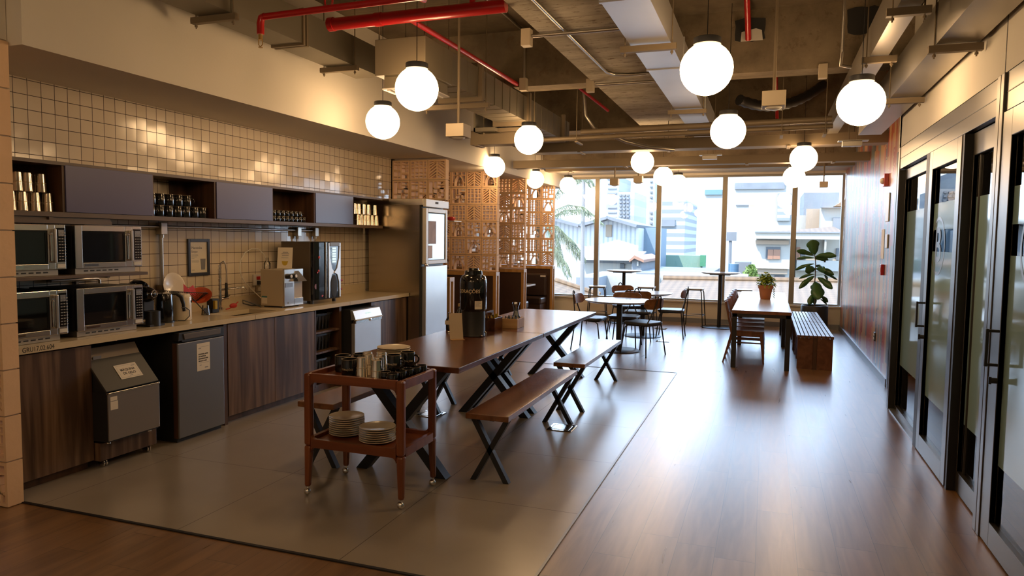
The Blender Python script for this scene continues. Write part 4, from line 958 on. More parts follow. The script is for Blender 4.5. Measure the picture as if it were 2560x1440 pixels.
# dish rack
t = thing('dish_rack', 'black wire dish rack with folded legs above the worktop', 'dish rack', (-4.35, 4.48, 0.85))
b = B(); zt = 1.055
A = [(-4.22,4.30,zt+0.01),(-4.22,4.60,zt-0.02),(-4.48,4.76,zt-0.02),(-4.48,4.36,zt+0.01)]
for i in range(4): b.tube([A[i], A[(i+1) % 4]], 0.004, 6)
Bq = [(-4.30,4.40,0.985),(-4.30,4.56,0.97),(-4.42,4.66,0.97),(-4.42,4.44,0.985)]
for i in range(4): b.tube([Bq[i], Bq[(i+1) % 4]], 0.003, 6); b.tube([A[i], Bq[i]], 0.003, 6)
for k in range(1, 16):
    f = k/16
    for (i, j) in ((0, 1), (3, 2)):
        p_ = Vector(A[i]).lerp(Vector(A[j]), f); q_ = Vector(Bq[i]).lerp(Vector(Bq[j]), f); b.tube([p_, q_], 0.0018, 5)
for k in range(1, 10):
    f = k/10
    for (i, j) in ((1, 2), (0, 3)):
        p_ = Vector(A[i]).lerp(Vector(A[j]), f); q_ = Vector(Bq[i]).lerp(Vector(Bq[j]), f); b.tube([p_, q_], 0.0018, 5)
link_mesh('wire_basket', b, M['black'], t, smooth=True)
link_mesh('leg', B().tube([(-4.22,4.38,zt),(-4.24,4.62,0.856)], 0.004, 6), M['black'], t)
link_mesh('leg', B().tube([(-4.46,4.60,zt-0.02),(-4.46,4.42,0.856)], 0.004, 6), M['black'], t)
pl = B().lathe([(0,0.0),(0.062,0.0),(0.070,0.006),(0.108,0.013),(0.112,0.018),(0.106,0.018),(0.07,0.011),(0,0.006)], seg=40)
solo('dinner_plate', B().merge(pl).xf(Matrix.Translation((-4.46,4.485,1.085)) @ Matrix.Rotation(math.radians(78),4,'Y')), M['cream'], 'cream plate standing upright in the dish rack', 'plate', smooth=True)
bw = B().lathe([(0,0.0),(0.045,0.0),(0.05,0.006),(0.095,0.060),(0.100,0.062),(0.094,0.056),(0.045,0.01),(0,0.008)], seg=32, sc=(1,1.15))
solo('serving_bowl', bw.xf(Matrix.Translation((-4.30,4.60,0.985)) @ Matrix.Rotation(math.radians(38),4,'Y') @ Matrix.Rotation(math.radians(30),4,'X') @ Matrix.Scale(0.80,4)), M['orangebowl'], 'orange-red plastic bowl tipped on the dish rack', 'bowl', smooth=True)
solo('dish_cloth', B().add([(-4.30,4.43,1.03),(-4.34,4.47,1.115),(-4.36,4.53,1.06),(-4.33,4.56,1.10),(-4.34,4.60,1.06),(-4.30,4.56,1.015),(-4.29,4.50,1.02),(-4.32,4.50,1.075)],
     [(0,1,7),(1,2,7),(2,3,7),(3,4,5),(3,5,7),(5,6,7),(6,0,7),(0,6,5,4,3,2,1)]), M['pinkcloth'], 'crumpled pinkish red cloth beside the orange bowl', 'cloth')
solo('sponge_holder', B().box(-4.40,-4.34,4.78,4.86,0.85,0.97).box(-4.36,-4.35,4.70,4.78,0.85,0.90), M['darkplastic'], 'dark plastic sponge holder under the right end of the dish rack', 'holder', bevel=0.008)
solo('sponge', B().box(-4.338,-4.315,4.785,4.815,0.885,0.955), M['yellow'], 'yellow sponge standing in front of the dark holder', 'sponge', bevel=0.004)
solo('drying_cup', B().lathe([(0.03,0.85),(0.034,0.852),(0.026,0.93),(0,0.935)], (-4.30,4.66,0), 16), M['jar'], 'small glass cup upturned under the dish rack', 'cup', smooth=True)
# water dispenser with sign on top
t = thing('water_dispenser', 'beige steel water dispenser with two knobs on the worktop', 'water dispenser', (-4.22, 5.55, 0.855))
x1, y0, y1, z0, z1 = -4.10, 5.415, 5.695, 0.862, 1.20
link_mesh('casing', B().box(x1-0.26, x1-0.02, y0, y1, z0, z1-0.004), M['beige'], t, bevel=0.004)
link_mesh('front_panel', B().box(x1-0.02, x1, y0, y0+0.145, z0, z1).box(x1-0.02, x1, y0+0.145, y1, z1-0.10, z1).box(x1-0.02, x1, y0+0.145, y1, z0, z0+0.07), M['steel'], t, bevel=0.003)
link_mesh('bottle_niche', B().box(x1-0.02, x1-0.012, y0+0.145, y1, z0+0.07, z1-0.10), M['beige'], t)
link_mesh('spout_hood', B().add([(x1,y0+0.155,z1-0.02),(x1,y0+0.21,z1-0.02),(x1+0.05,y0+0.27,z1-0.115),(x1+0.05,y0+0.14,z1-0.115),(x1,y0+0.13,z1-0.115),(x1,y0+0.275,z1-0.115)],[(0,3,2,1),(0,4,3),(1,2,5),(2,3,4,5),(0,1,5,4)]), M['steel'], t)
for yy in (5.475, 5.545):
    kb = link_mesh('knob', B().lathe([(0.022,x1),(0.024,x1+0.008),(0.021,x1+0.028),(0,x1+0.030)], (0,yy,z1-0.065), 20, 'x'), M['black'], t, smooth=True)
    link_mesh('knob_cap', B().lathe([(0.016,x1+0.030),(0.014,x1+0.034),(0,x1+0.035)], (0,yy+0.002,z1-0.065), 18, 'x'), M['white'], kb, smooth=True)
link_mesh('display', B().box(x1, x1+0.003, y0+0.012, y0+0.12, z1-0.165, z1-0.125), M['graphite'], t, bevel=0.002)
link_mesh('side_sticker', B().box(x1-0.25, x1-0.19, y0-0.001, y0, z0+0.02, z0+0.075), M['paper'], t)
link_mesh('side_sticker', B().box(x1-0.25, x1-0.19, y0-0.001, y0, z0+0.075, z0+0.09), pbr('teal_sticker', (0.05,0.20,0.22), 0.5), t, label='teal band of the sticker')
link_mesh('drop_logo', B().cyl((x1, y0+0.05, z0+0.03), 0.008, 0.001, 14, 'x'), M['inkgrey'], t)
for yy in (y0+0.02, y1-0.03): link_mesh('foot', B().box(x1-0.24, x1-0.04, yy, yy+0.015, 0.851, z0), M['darkplastic'], t)
# the card on top
ca = [aty(678, 617, 5.43), aty(712, 616, 5.53)]
t = thing('notice_card', 'cream notice card with a yellow picture on top of the water dispenser', 'sign', (-4.16, 5.50, 1.198))
_a, _b = aty(687, 669, 5.43), aty(720, 667, 5.53); _d = ray(687, 669); _a = Vector((0,0,EYE))+_d*((1.2-EYE)/_d.z); _d = ray(720, 667); _b = Vector((0,0,EYE))+_d*((1.2-EYE)/_d.z)
CW = 0.115; CANG = math.radians(24)
tilt = Matrix.Translation((-4.245, 5.50, 1.2005)) @ Matrix.Rotation(CANG, 4, 'Z') @ Matrix.Rotation(math.radians(-13), 4, 'X')
def card(t, tf, W, H, mat, th=0.003, name='card'):
    return link_mesh(name, B().box(0, W, 0, th, 0, H).xf(tf), mat, t)
card(t, tilt, 0.135, 0.20, M['paper'])
b = B()
for k, (a, L) in enumerate(((0.045, 0.05), (0.035, 0.07), (0.04, 0.06))): b.box(a, a+L, -0.0006, 0, 0.152-k*0.015, 0.157-k*0.015)
for k in range(2): b.box(0.035, 0.10, -0.0006, 0, 0.108-k*0.008, 0.110-k*0.008)
link_mesh('small_print', b.xf(tilt), M['inkgrey'], t)
link_mesh('printed_bowl', B().prism([(0.04,0.07),(0.098,0.07),(0.09,0.04),(0.078,0.03),(0.06,0.03),(0.048,0.04)], -0.0008, 0, 'y').xf(tilt), M['yellow'], t)
link_mesh('card_foot', B().box(0.0, 0.135, 0.003, 0.07, 0, 0.002).xf(Matrix.Translation((-4.245,5.50,1.1985)) @ Matrix.Rotation(CANG,4,'Z')), M['paper'], t)
solo('glass_bottle', B().lathe([(0.028,1.198),(0.03,1.205),(0.03,1.25),(0.012,1.275),(0.011,1.30),(0,1.30)], (-4.33,5.47,0), 18), M['jar'], 'small glass bottle standing behind the card on the water dispenser', 'bottle', smooth=True)
# bean-to-cup vending machine
t = thing('coffee_machine', 'large black and grey coffee machine with a chrome waisted front', 'coffee machine', (-4.28, 6.05, 0.855))
x1, y0, y1 = -4.05, 5.82, 6.29
link_mesh('casing', B().box(-4.44, x1-0.06, y0, y1, 0.88, 1.45), M['vendgrey'], t, bevel=0.004)
link_mesh('front', B().prism([(x1-0.06, y0), (x1-0.02, y0+0.01), (x1, y0+0.06), (x1, y1-0.06), (x1-0.02, y1-0.01), (x1-0.06, y1)], 0.885, 1.452, 'z'), M['blackgloss'], t, bevel=0.01)
def wp(u, v): return (y0+0.21+u*0.2, 0.90+v*0.54)
silver = [(0,1),(0.06,1),(0.12,0.72),(0.28,0.53),(0.50,0.46),(0.72,0.53),(0.90,0.72),(0.96,1),(1.03,1),(1.03,0),(0.94,0),(0.90,0.28),(0.74,0.42),(0.5,0.455),(0.26,0.42),(0.12,0.28),(0.07,0),(0,0)]
link_mesh('silver_waist', B().prism([wp(*q) for q in silver], x1, x1+0.008, 'x'), M['silver'], t, smooth=False)
link_mesh('chrome_strip', B().tube([(x1+0.004, y0+0.165, 0.90), (x1+0.004, y0+0.165, 1.445)], 0.011, 10), M['chrome'], t, smooth=True)
link_mesh('top_trim', B().box(x1, x1+0.012, wp(0.08,0)[0], wp(0.93,0)[0], 1.405, 1.447), M['vendgrey'], t, bevel=0.004)
b = B()
for r_ in range(6):
    for c_ in range(2): b.box(x1+0.001, x1+0.004, wp(0.34+c_*0.17,0)[0], wp(0.49+c_*0.17,0)[0], 1.375-r_*0.026, 1.394-r_*0.026)
link_mesh('lit_buttons', b, M['screen'], t)
link_mesh('badge', B().sphere((x1+0.009, wp(0.5,0)[0], wp(0,0.457)[1]), 0.02, 14, 8, (0.2,1,0.45)), M['chrome'], t, smooth=True)
link_mesh('cup_bay', B().sphere((x1+0.001, wp(0.5,0)[0], wp(0,0.20)[1]), 0.06, 18, 12, (0.1,0.95,1.9)), M['ink'], t, smooth=True)
b = B()
for (yy, zz, r_) in ((5.885,1.30,0.016),(5.875,1.17,0.014),(5.855,1.155,0.01),(5.93,0.925,0.014),(5.945,0.93,0.008)): b.sphere((x1-0.002, yy, zz), r_, 12, 8, (0.3,1,0.9))
link_mesh('red_pattern', b, M['redplastic'], t, smooth=True)
link_mesh('red_roundel', B().cyl((x1-0.016, y0+0.030, 1.02), 0.026, 0.004, 20, 'x'), pbr('dark_red_print', (0.22,0.05,0.03), 0.4), t, smooth=True)
link_mesh('side_knob', B().cyl((x1-0.03, y1, 1.06), 0.012, 0.025, 12, 'y').cyl((x1-0.03, y1, 0.97), 0.009, 0.02, 12, 'y'), M['redplastic'], t, smooth=True)
for yy in (y0+0.03, y1-0.06):
    for xx in (-4.42, -4.12): link_mesh('foot', B().cyl((xx, yy, 0.851), 0.018, 0.035, 12), M['darkplastic'], t, smooth=True)

# ice machine on its wheeled plinth
t = thing('rolling_plinth', 'low walnut plinth on chrome casters under the ice machine', 'rolling base', (-4.0, 3.6, 0.003))
link_mesh('plinth_box', B().box(-4.42, -3.94, 3.345, 3.79, 0.055, 0.17), M['cabwood'], t, bevel=0.003)
for xx, yy in ((-3.985, 3.40), (-3.985, 3.745), (-4.37, 3.40), (-4.37, 3.745)):
    cst = link_mesh('caster', B().cyl((xx, yy-0.014, 0.029), 0.026, 0.01, 18, 'y').cyl((xx, yy+0.004, 0.029), 0.026, 0.01, 18, 'y').box(xx-0.006, xx+0.006, yy-0.006, yy+0.006, 0.03, 0.056), M['chrome'], t, smooth=True)
t = thing('ice_machine', 'grey ice machine with a sloping dark lid and a paper label', 'ice machine', (-4.1, 3.55, 0.172))
y0, y1 = 3.33, 3.73
link_mesh('machine_body', B().box(-4.38, -3.855, y0+0.004, y1-0.004, 0.19, 0.50), M['darkplastic'], t)
link_mesh('front_panel', B().box(-3.856, -3.845, y0, y1, 0.20, 0.495), M['iceface'], t, bevel=0.002)
link_mesh('upper_housing', B().prism([(-4.38,0.50),(-3.875,0.50),(-4.025,0.68),(-4.06,0.757),(-4.10,0.765),(-4.38,0.765)], y0+0.01, y1-0.01, 'y'), M['darkplastic'], t)
def slope(a, z0_, b_, z1_, th): # plate on a slope in the xz plane
    n_ = Vector((z1_-z0_, 0, a-b_)).normalized()*th
    return [(a,z0_),(b_,z1_),(b_+n_.x,z1_+n_.z),(a+n_.x,z0_+n_.z)]
link_mesh('sloping_lid', B().prism(slope(-3.862,0.508,-4.022,0.69,0.012), y0-0.004, y1+0.004, 'y'), M['icegrey'], t, bevel=0.002)
link_mesh('top_band', B().prism(slope(-4.020,0.692,-4.062,0.765,0.010), y0, y1, 'y'), M['vendgrey'], t, bevel=0.002)
link_mesh('lid_handle', B().box(-3.864, -3.840, y0, y1, 0.494, 0.506), M['steel'], t, bevel=0.002)
L0 = Vector((-3.862+0.0098, 0, 0.508+0.0086)); dv = Vector((-0.16,0,0.182)).normalized(); nv = Vector((0.182,0,0.16)).normalized()
def onlid(u, v, k=0.0012): return Vector((L0.x,0,L0.z)) + dv*v + nv*k + Vector((0,u,0))
lb = B()
q = [onlid(3.475,0.062), onlid(3.645,0.062), onlid(3.645,0.172), onlid(3.475,0.172)]; q2 = [p_+nv*0.0006 for p_ in q]
lb.hexa(q+q2)
lab = link_mesh('paper_label', lb, M['paper'], t)
ang = math.atan2(0.182, -0.16)   # slope direction
tiltL = Matrix.Rotation(-(PI/2-math.atan2(0.182, 0.16)), 4, 'Y')
p1 = onlid(3.56, 0.128, 0.0019); p2 = onlid(3.56, 0.100, 0.0019)
text('lettering', 'MÁQUINA', 0.024, M['ink'], lab, p1, '+x', align='CENTER', tilt=tiltL, bold=0.0005)
text('lettering', 'DE GELO', 0.024, M['ink'], lab, p2, '+x', align='CENTER', tilt=tiltL, bold=0.0005)
fr_ = B()
for (u0, v0, u1, v1) in ((3.486,0.071,3.634,0.0722),(3.486,0.162,3.634,0.1632),(3.486,0.071,3.4872,0.163),(3.633,0.071,3.634,0.163),(3.60,0.150,3.628,0.154),(3.55,0.08,3.575,0.0825)):
    a = [onlid(u0,v0,0.0019), onlid(u1,v0,0.0019), onlid(u1,v1,0.0019), onlid(u0,v1,0.0019)]; fr_.add(a, [(0,1,2,3)])
link_mesh('label_border', fr_, M['inkgrey'], lab)
link_mesh('rating_sticker', B().box(-3.845, -3.844, 3.345, 3.395, 0.452, 0.478).box(-3.845, -3.844, 3.345, 3.40, 0.395, 0.448), M['paper'], t)
link_mesh('logo_plate', B().box(-4.014, -4.010, 3.37, 3.43, 0.70, 0.72), M['inkgrey'], t)
for yy in (3.37, 3.69):
    for xx in (-4.33, -3.90): link_mesh('foot', B().cyl((xx,yy,0.172), 0.014, 0.02, 10), M['steel'], t, smooth=True)
# small fridge
t = thing('small_fridge', 'small graphite fridge with a paper notice under the worktop', 'fridge', (-4.2, 4.2, 0.003))
x1 = -3.93; y0, y1 = 3.985, 4.445
link_mesh('fridge_body', B().box(-4.50, x1-0.05, y0, y1, 0.03, 0.79), M['darkplastic'], t)
d = link_mesh('door', B().box(x1-0.048, x1, y0, y1, 0.035, 0.725), M['graphite'], t, bevel=0.006)
link_mesh('door_edge', B().box(x1-0.049, x1-0.01, y0-0.002, y0, 0.035, 0.725), M['cabinside'], d)
link_mesh('handle_trim', B().prism([(y0,0.74),(y0+0.01,0.80),(y1,0.80),(y1,0.73),(y0+0.04,0.73),(y0+0.03,0.745)], x1-0.05, x1+0.004, 'x'), M['darkplastic'], t, bevel=0.003)
link_mesh('handle_plate', B().prism([(y0+0.055,0.748),(y0+0.045,0.79),(y1-0.04,0.79),(y1-0.045,0.748)], x1+0.004, x1+0.010, 'x'), M['vendgrey'], t, bevel=0.003)
nl = link_mesh('paper_notice', B().box(x1, x1+0.001, 4.165, 4.295, 0.495, 0.700), M['paper'], d)
for k, s_ in enumerate(('POR FAVOR, ANTES', 'DE ABASTECER', 'IDENTIFIQUE O SEU', 'PRODUTO AQUI')): text('lettering', s_, 0.0125, M['ink'], nl, (x1+0.0015, 4.180, 0.618-k*0.017), '+x', bold=0.0004, sx=0.85)
b = B().box(x1+0.001, x1+0.0016, 4.19, 4.283, 0.672, 0.6735).box(x1+0.001, x1+0.0016, 4.18, 4.205, 0.660, 0.664).box(x1+0.001, x1+0.0016, 4.19, 4.283, 0.552, 0.5535).box(x1+0.001, x1+0.0016, 4.19, 4.21, 0.535, 0.538).box(x1+0.001, x1+0.0016, 4.242, 4.274, 0.512, 0.518)
link_mesh('notice_lines', b, M['inkgrey'], nl)
link_mesh('base_grille', B().box(-4.48, x1-0.03, y0+0.01, y1-0.01, 0.003, 0.03), M['ink'], t)
# dishwasher
t = thing('dishwasher', 'pale steel dishwasher standing proud of the cabinets with its lid ajar', 'dishwasher', (-4.15, 6.44, 0.003))
x1 = -3.85; y0, y1 = 6.19, 6.705
link_mesh('machine_body', B().box(-4.50, x1-0.04, y0+0.004, y1-0.004, 0.06, 0.77), M['darkplastic'], t)
link_mesh('door', B().box(x1-0.04, x1, y0, y1, 0.08, 0.635), M['galvwhite'], t, bevel=0.004)
link_mesh('door_top', B().box(x1-0.025, x1+0.012, y0, y1, 0.635, 0.662), M['steel'], t, bevel=0.003)
cp = link_mesh('control_panel', B().prism([(x1-0.04,0.668),(x1+0.012,0.675),(x1-0.02,0.762),(x1-0.05,0.768)], y0-0.005, y1+0.005, 'y'), M['galvwhite'], t, bevel=0.002)
link_mesh('handle_lip', B().box(x1-0.01, x1+0.022, y0, y1, 0.664, 0.676), M['white'], t, bevel=0.002)
link_mesh('latch', B().sphere((x1+0.008, 6.47, 0.655), 0.04, 16, 8, (0.3,1,0.45)), M['chrome'], t, smooth=True)
b = B()
for k in range(5): b.box(x1+0.0005-0.012, x1+0.0025-0.005, 6.40+k*0.022, 6.412+k*0.022, 0.712, 0.728)
link_mesh('indicator_lights', b, M['screen'], cp)
link_mesh('plinth', B().box(-4.48, x1-0.06, y0+0.01, y1-0.01, 0.003, 0.06), M['ink'], t)
solo('side_panel', B().box(XL+0.02, XF, 6.135, 6.150, 0.003, 0.805), M['cabinside'], 'dark upright panel left of the dishwasher', 'panel')

# tall steel fridge
t = thing('tall_steel_fridge', 'tall stainless steel commercial fridge at the far end of the counter', 'fridge', (-4.1, 7.87, 0.003))
x1 = -3.75; y0, y1 = 7.545, 8.165
M['fridgesteel'] = pbr('wavy_stainless_side', (0.50,0.43,0.34), 0.22, 1.0, bump=0.25, bscale=3.0, stretch=(0.5,0.5,5))
link_mesh('side_panel', B().box(-4.50, x1-0.07, y0, y0+0.02, 0.10, 1.88), M['fridgesteel'], t)
link_mesh('fridge_body', B().box(-4.50, x1-0.06, y0+0.02, y1, 0.10, 1.88), M['darkplastic'], t)
link_mesh('corner_post', B().box(x1-0.07, x1-0.05, y0-0.004, y0+0.03, 0.10, 1.88), M['ink'], t)
link_mesh('top_box', B().box(-4.52, x1-0.02, y0-0.01, y1, 1.88, 1.952), M['steel'], t, bevel=0.003)
hd = link_mesh('header', B().box(x1-0.03, x1+0.012, y0+0.0, y1+0.01, 1.862, 1.952), M['white'], t, bevel=0.004)
b = B()
for k in range(4): b.box(x1+0.012, x1+0.0135, 7.79+k*0.022, 7.806+k*0.022, 1.905, 1.93)
link_mesh('display_digits', b, M['ink'], hd)
dr = link_mesh('glass_door', B().box(x1-0.05, x1, y0+0.025, y0+0.085, 1.19, 1.85).box(x1-0.05, x1, y1-0.05, y1, 1.19, 1.85).box(x1-0.05, x1, y0+0.085, y1-0.05, 1.19, 1.235).box(x1-0.05, x1, y0+0.085, y1-0.05, 1.80, 1.85), M['white'], t, bevel=0.005)
link_mesh('glass', B().box(x1-0.03, x1-0.012, y0+0.085, y1-0.05, 1.235, 1.80), pbr('pale_reflective_glass', (0.42,0.50,0.52), 0.08, 0.0, coat=0.6), dr)
link_mesh('glass_edge', B().box(x1-0.012, x1-0.008, y1-0.06, y1-0.05, 1.235, 1.80).box(x1-0.012, x1-0.008, y0+0.085, y1-0.05, 1.79, 1.80).box(x1-0.012, x1-0.008, y0+0.085, y1-0.05, 1.235, 1.24), M['ink'], dr)
link_mesh('poster', B().box(x1-0.012, x1-0.009, 7.66, 7.86, 1.43, 1.70), pbr('brown_printed_paper', (0.35,0.22,0.15), 0.6, var=0.5, vscale=9), dr)
link_mesh('leaflet', B().box(x1-0.012, x1-0.009, 7.655, 7.76, 1.26, 1.41), pbr('pinkish_leaflet', (0.55,0.42,0.36), 0.6), dr)
lo = link_mesh('steel_door', B().box(x1-0.05, x1, y0+0.025, y1, 0.30, 1.165), M['galvwhite'], t, bevel=0.005)
link_mesh('latch', B().sphere((x1, y0+0.02, 1.185), 0.02, 12, 8).sphere((x1+0.01, y0+0.045, 1.178), 0.013, 10, 6), M['chrome'], t, smooth=True)
link_mesh('bottom_panel', B().box(x1-0.05, x1+0.004, y0+0.025, y1, 0.10, 0.285), M['white'], t, bevel=0.004)
link_mesh('hinge', B().sphere((x1-0.01, y0+0.01, 0.29), 0.012, 10, 6), M['chrome'], t, smooth=True)
for xx in (-4.45, -3.85):
    for yy in (7.60, 8.10): link_mesh('foot', B().cyl((xx,yy,0.003), 0.02, 0.097, 12), M['steel'], t, smooth=True)
# ================================================================== tables and benches in the middle
TZ = 0.715
def x_leg(b, x0, x1, y, z0, z1, w, d):      # crossed pair between x0..x1 standing in the plane y
    b.bar((x0+w*0.6, y, z0), (x1-w*0.6, y, z1), d, w, up=(0,0,1)); return b
def x_frame(t, x0, x1, y, ztop, w, d, zf=0.003):
    """each crossed bar its own part, a flat bar below the top"""
    for a, c in ((x0, x1), (x1, x0)):
        b = B(); s_ = 1 if c > a else -1
        ex = w*0.62
        p = [(a, y-d/2, zf), (a+s_*ex*2, y-d/2, zf), (a+s_*ex*2, y+d/2, zf), (a, y+d/2, zf), (c-s_*ex*2, y-d/2, ztop), (c, y-d/2, ztop), (c, y+d/2, ztop), (c-s_*ex*2, y+d/2, ztop)]
        b.hexa(p); link_mesh('leg', b, M['black'], t)
    link_mesh('leg_plate', B().box(min(x0,x1)+0.01, max(x0,x1)-0.01, y-d/2-0.005, y+d/2+0.005, ztop-0.001, ztop+0.006), M['black'], t)
TX0, TX1 = -2.575, -1.735
def long_table(label, y0, y1, l0, l1):
    t = thing('dining_table', label, 'table', ((TX0+TX1)/2, (y0+y1)/2, 0.003), 0, 'long walnut tables end to end')
    link_mesh('tabletop', B().box(TX0, TX1, y0, y1, TZ-0.036, TZ), M['tabletop'], t, bevel=0.004)
    x_frame(t, -2.47, -1.83, l0, TZ-0.042, 0.062, 0.075); x_frame(t, -2.47, -1.83, l1, TZ-0.042, 0.062, 0.075)
    return t
long_table('dark walnut table with crossed black legs, nearer one of the two end to end', 3.955, 5.705, 4.02, 5.66)
long_table('dark walnut table with crossed black legs, farther one of the two end to end', 5.715, 7.68, 5.83, 7.56)
BZ = 0.435
def bench(label, x0, x1, y0, y1, mat='benchtop'):
    t = thing('bench', label, 'bench', ((x0+x1)/2, (y0+y1)/2, 0.003), 0, 'benches along the long tables')
    link_mesh('seat', B().box(x0, x1, y0, y1, BZ-0.036, BZ), M[mat], t, bevel=0.004)
    x_frame(t, x0+0.012, x1-0.012, y0+0.075, BZ-0.042, 0.030, 0.04); x_frame(t, x0+0.012, x1-0.012, y1-0.075, BZ-0.042, 0.030, 0.04)
    link_mesh('seat_rail', B().box((x0+x1)/2-0.015, (x0+x1)/2+0.015, y0+0.09, y1-0.09, BZ-0.062, BZ-0.0365), M['black'], t)
    return t
bench('amber wooden bench nearest the camera on the aisle side of the tables', -1.705, -1.425, 3.99, 5.66)
bench('amber wooden bench behind the nearest one, by the round tables', -1.715, -1.435, 5.95, 7.58)
bench('dark-looking wooden bench on the kitchen side, half hidden by the trolley', -2.83, -2.56, 3.86, 5.56)
bench('wooden bench on the kitchen side of the farther table', -2.86, -2.59, 5.80, 7.45)
# floor boxes
for nm, (px, py), lb in ((0, (1405, 1071), 'chrome floor socket lid beside the foot of the nearest bench'), (0, (1078, 1037), 'chrome floor socket lid under the nearer long table'), (0, (1658, 853), 'chrome floor socket lid near the round tables'), (0, (1652, 822), 'small chrome floor socket lid close to the window')):
    d = ray(px, py); c = Vector((0,0,EYE)) + d*(-EYE/d.z); s_ = 0.10
    z0 = 0.003 if c.y < 8.2 else 0.0
    t = thing('floor_socket', lb, 'floor socket', (c.x, c.y, z0))
    b = B().box(c.x-s_, c.x+s_, c.y-s_, c.y+s_, z0, z0+0.006); link_mesh('rim', b, M['chrome'], t, bevel=0.003)
    link_mesh('lid', B().box(c.x-s_*0.72, c.x+s_*0.72, c.y-s_*0.72, c.y+s_*0.72, z0+0.006, z0+0.008), M['steel'], t)
    link_mesh('lid_gap', B().box(c.x-s_*0.76, c.x+s_*0.76, c.y+s_*0.74, c.y+s_*0.77, z0+0.006, z0+0.009).box(c.x-s_*0.76, c.x-s_*0.73, c.y-s_*0.74, c.y+s_*0.74, z0+0.006, z0+0.009), M['ink'], t)

# ------------------------------------------------------------------ serving trolley
CX0, CX1, CY0, CY1 = -2.475, -1.835, 3.43, 3.865
CZ = 0.72; LZ = 0.325
t = thing('serving_trolley', 'reddish wooden serving trolley on small chrome wheels, with cups and plates', 'trolley', ((CX0+CX1)/2, (CY0+CY1)/2, 0.003))
lw = 0.045
for xa in (CX0, CX1-lw):
    for ya in (CY0, CY1-lw):
        tp = 0.012
        xi0, xi1 = (xa, xa+lw-tp) if xa == CX0 else (xa+tp, xa+lw)
        yi0, yi1 = (ya, ya+lw-tp) if ya == CY0 else (ya+tp, ya+lw)
        b = B().hexa([(xi0,yi0,0.055),(xi1,yi0,0.055),(xi1,yi1,0.055),(xi0,yi1,0.055),(xa,ya,0.30),(xa+lw,ya,0.30),(xa+lw,ya+lw,0.30),(xa,ya+lw,0.30)])
        b.box(xa, xa+lw, ya, ya+lw, 0.30, CZ)
        lg = link_mesh('leg', b, M['cart'], t, bevel=0.013)
        cx, cy = (xi0+xi1)/2, (yi0+yi1)/2
        link_mesh('wheel', B().sphere((cx-0.006, cy, 0.0245), 0.0215, 16, 10, (1,0.75,1)).tube([(cx, cy, 0.03), (cx, cy, 0.058)], 0.006, 8), M['chrome'], lg, smooth=True)
rw = 0.026
for z0, z1, nm in ((CZ-0.05, CZ, 'top'), (LZ-0.035, LZ+0.015, 'low')):
    b = B().box(CX0+lw, CX1-lw, CY0+0.004, CY0+0.004+rw, z0, z1).box(CX0+lw, CX1-lw, CY1-0.004-rw, CY1-0.004, z0, z1)
    b.box(CX0+0.004, CX0+0.004+rw, CY0+lw, CY1-lw, z0, z1).box(CX1-0.004-rw, CX1-0.004, CY0+lw, CY1-lw, z0, z1)
    # rounded inner corners
    for sx_, xx in ((1, CX0+lw), (-1, CX1-lw)):
        for yy in (CY0+0.004, CY1-0.004-rw):
            pts = [(xx, z0)] + [(xx+sx_*0.03*(1-math.sin(a*PI/8)), z0-0.03*(1-math.cos(a*PI/8))) for a in range(5)]
            b.prism(pts, yy, yy+rw, 'y')
            if nm == 'low':
                pts = [(xx, z1)] + [(xx+sx_*0.03*(1-math.sin(a*PI/8)), z1+0.03*(1-math.cos(a*PI/8))) for a in range(5)]
                b.prism(pts, yy, yy+rw, 'y')
    link_mesh('rail', b, wood('reddish_rail_wood', (0.14,0.035,0.010), (0.24,0.065,0.018), 'x', 2, 0.33, 0.2) if nm == 'top' else bpy.data.materials['reddish_rail_wood'], t, bevel=0.005)
TT = CZ-0.030; LT = LZ-0.005
link_mesh('tray', B().box(CX0+0.02, CX1-0.02, CY0+0.02, CY1-0.02, TT-0.012, TT), M['cart'], t)
link_mesh('tray', B().box(CX0+0.02, CX1-0.02, CY0+0.02, CY1-0.02, LT-0.012, LT), M['cart'], t)

def atz(px, py, z):
    d = ray(px, py); return Vector((0,0,EYE)) + d*((z-EYE)/d.z)
def on(px, py, z): p_ = atz(px, py, z); return (p_.x, p_.y, z)
G = 'black mugs on the trolley'
put(bigm, (-2.385, 3.70, TT), 'large black mug at the far left corner of the trolley', G, 1.2)
put(bigm, (-2.275, 3.60, TT), 'large black mug in front on the left of the trolley, lettered', G, 0.15)
put(bigm, (-2.315, 3.795, TT), 'large black mug behind the front pair on the trolley', G, 1.9)
G = 'steel tumblers on the trolley'
spots = [(-2.175,3.585),(-2.045,3.555),(-2.195,3.70),(-2.105,3.655),(-2.225,3.80),(-2.125,3.775),(-2.04,3.80),(-2.15,3.835)]
lbs = ['upturned steel tumbler at the front left of the trolley, next to the lettered mug', 'upturned steel tumbler at the front of the trolley, beside the small mugs', 'upturned steel tumbler in the second row on the trolley, left',
       'upturned steel tumbler in the second row on the trolley, right', 'upturned steel tumbler in the back row on the trolley, left', 'upturned steel tumbler in the back row on the trolley, middle',
       'upturned steel tumbler in the back row on the trolley, beside the stacked mugs', 'upturned steel tumbler hidden at the very back of the trolley']
spots[7] = (-2.145, 3.815); spots[5] = (-2.095, 3.745)
spots = [(-2.178,3.575),(-2.055,3.53),(-2.20,3.685),(-2.095,3.62),(-2.255,3.765),(-2.13,3.715),(-2.055,3.775),(-2.175,3.795)]
for (x, y), lb in zip(spots, lbs): put(tum, (x, y, TT), lb, G, 0)
G = 'small black mugs on the trolley'
sm = mug_proto(0.031, 0.058, 'small_black_mug'); mugl = mug_proto(0.041, 0.086, 'lettered_black_mug', True)
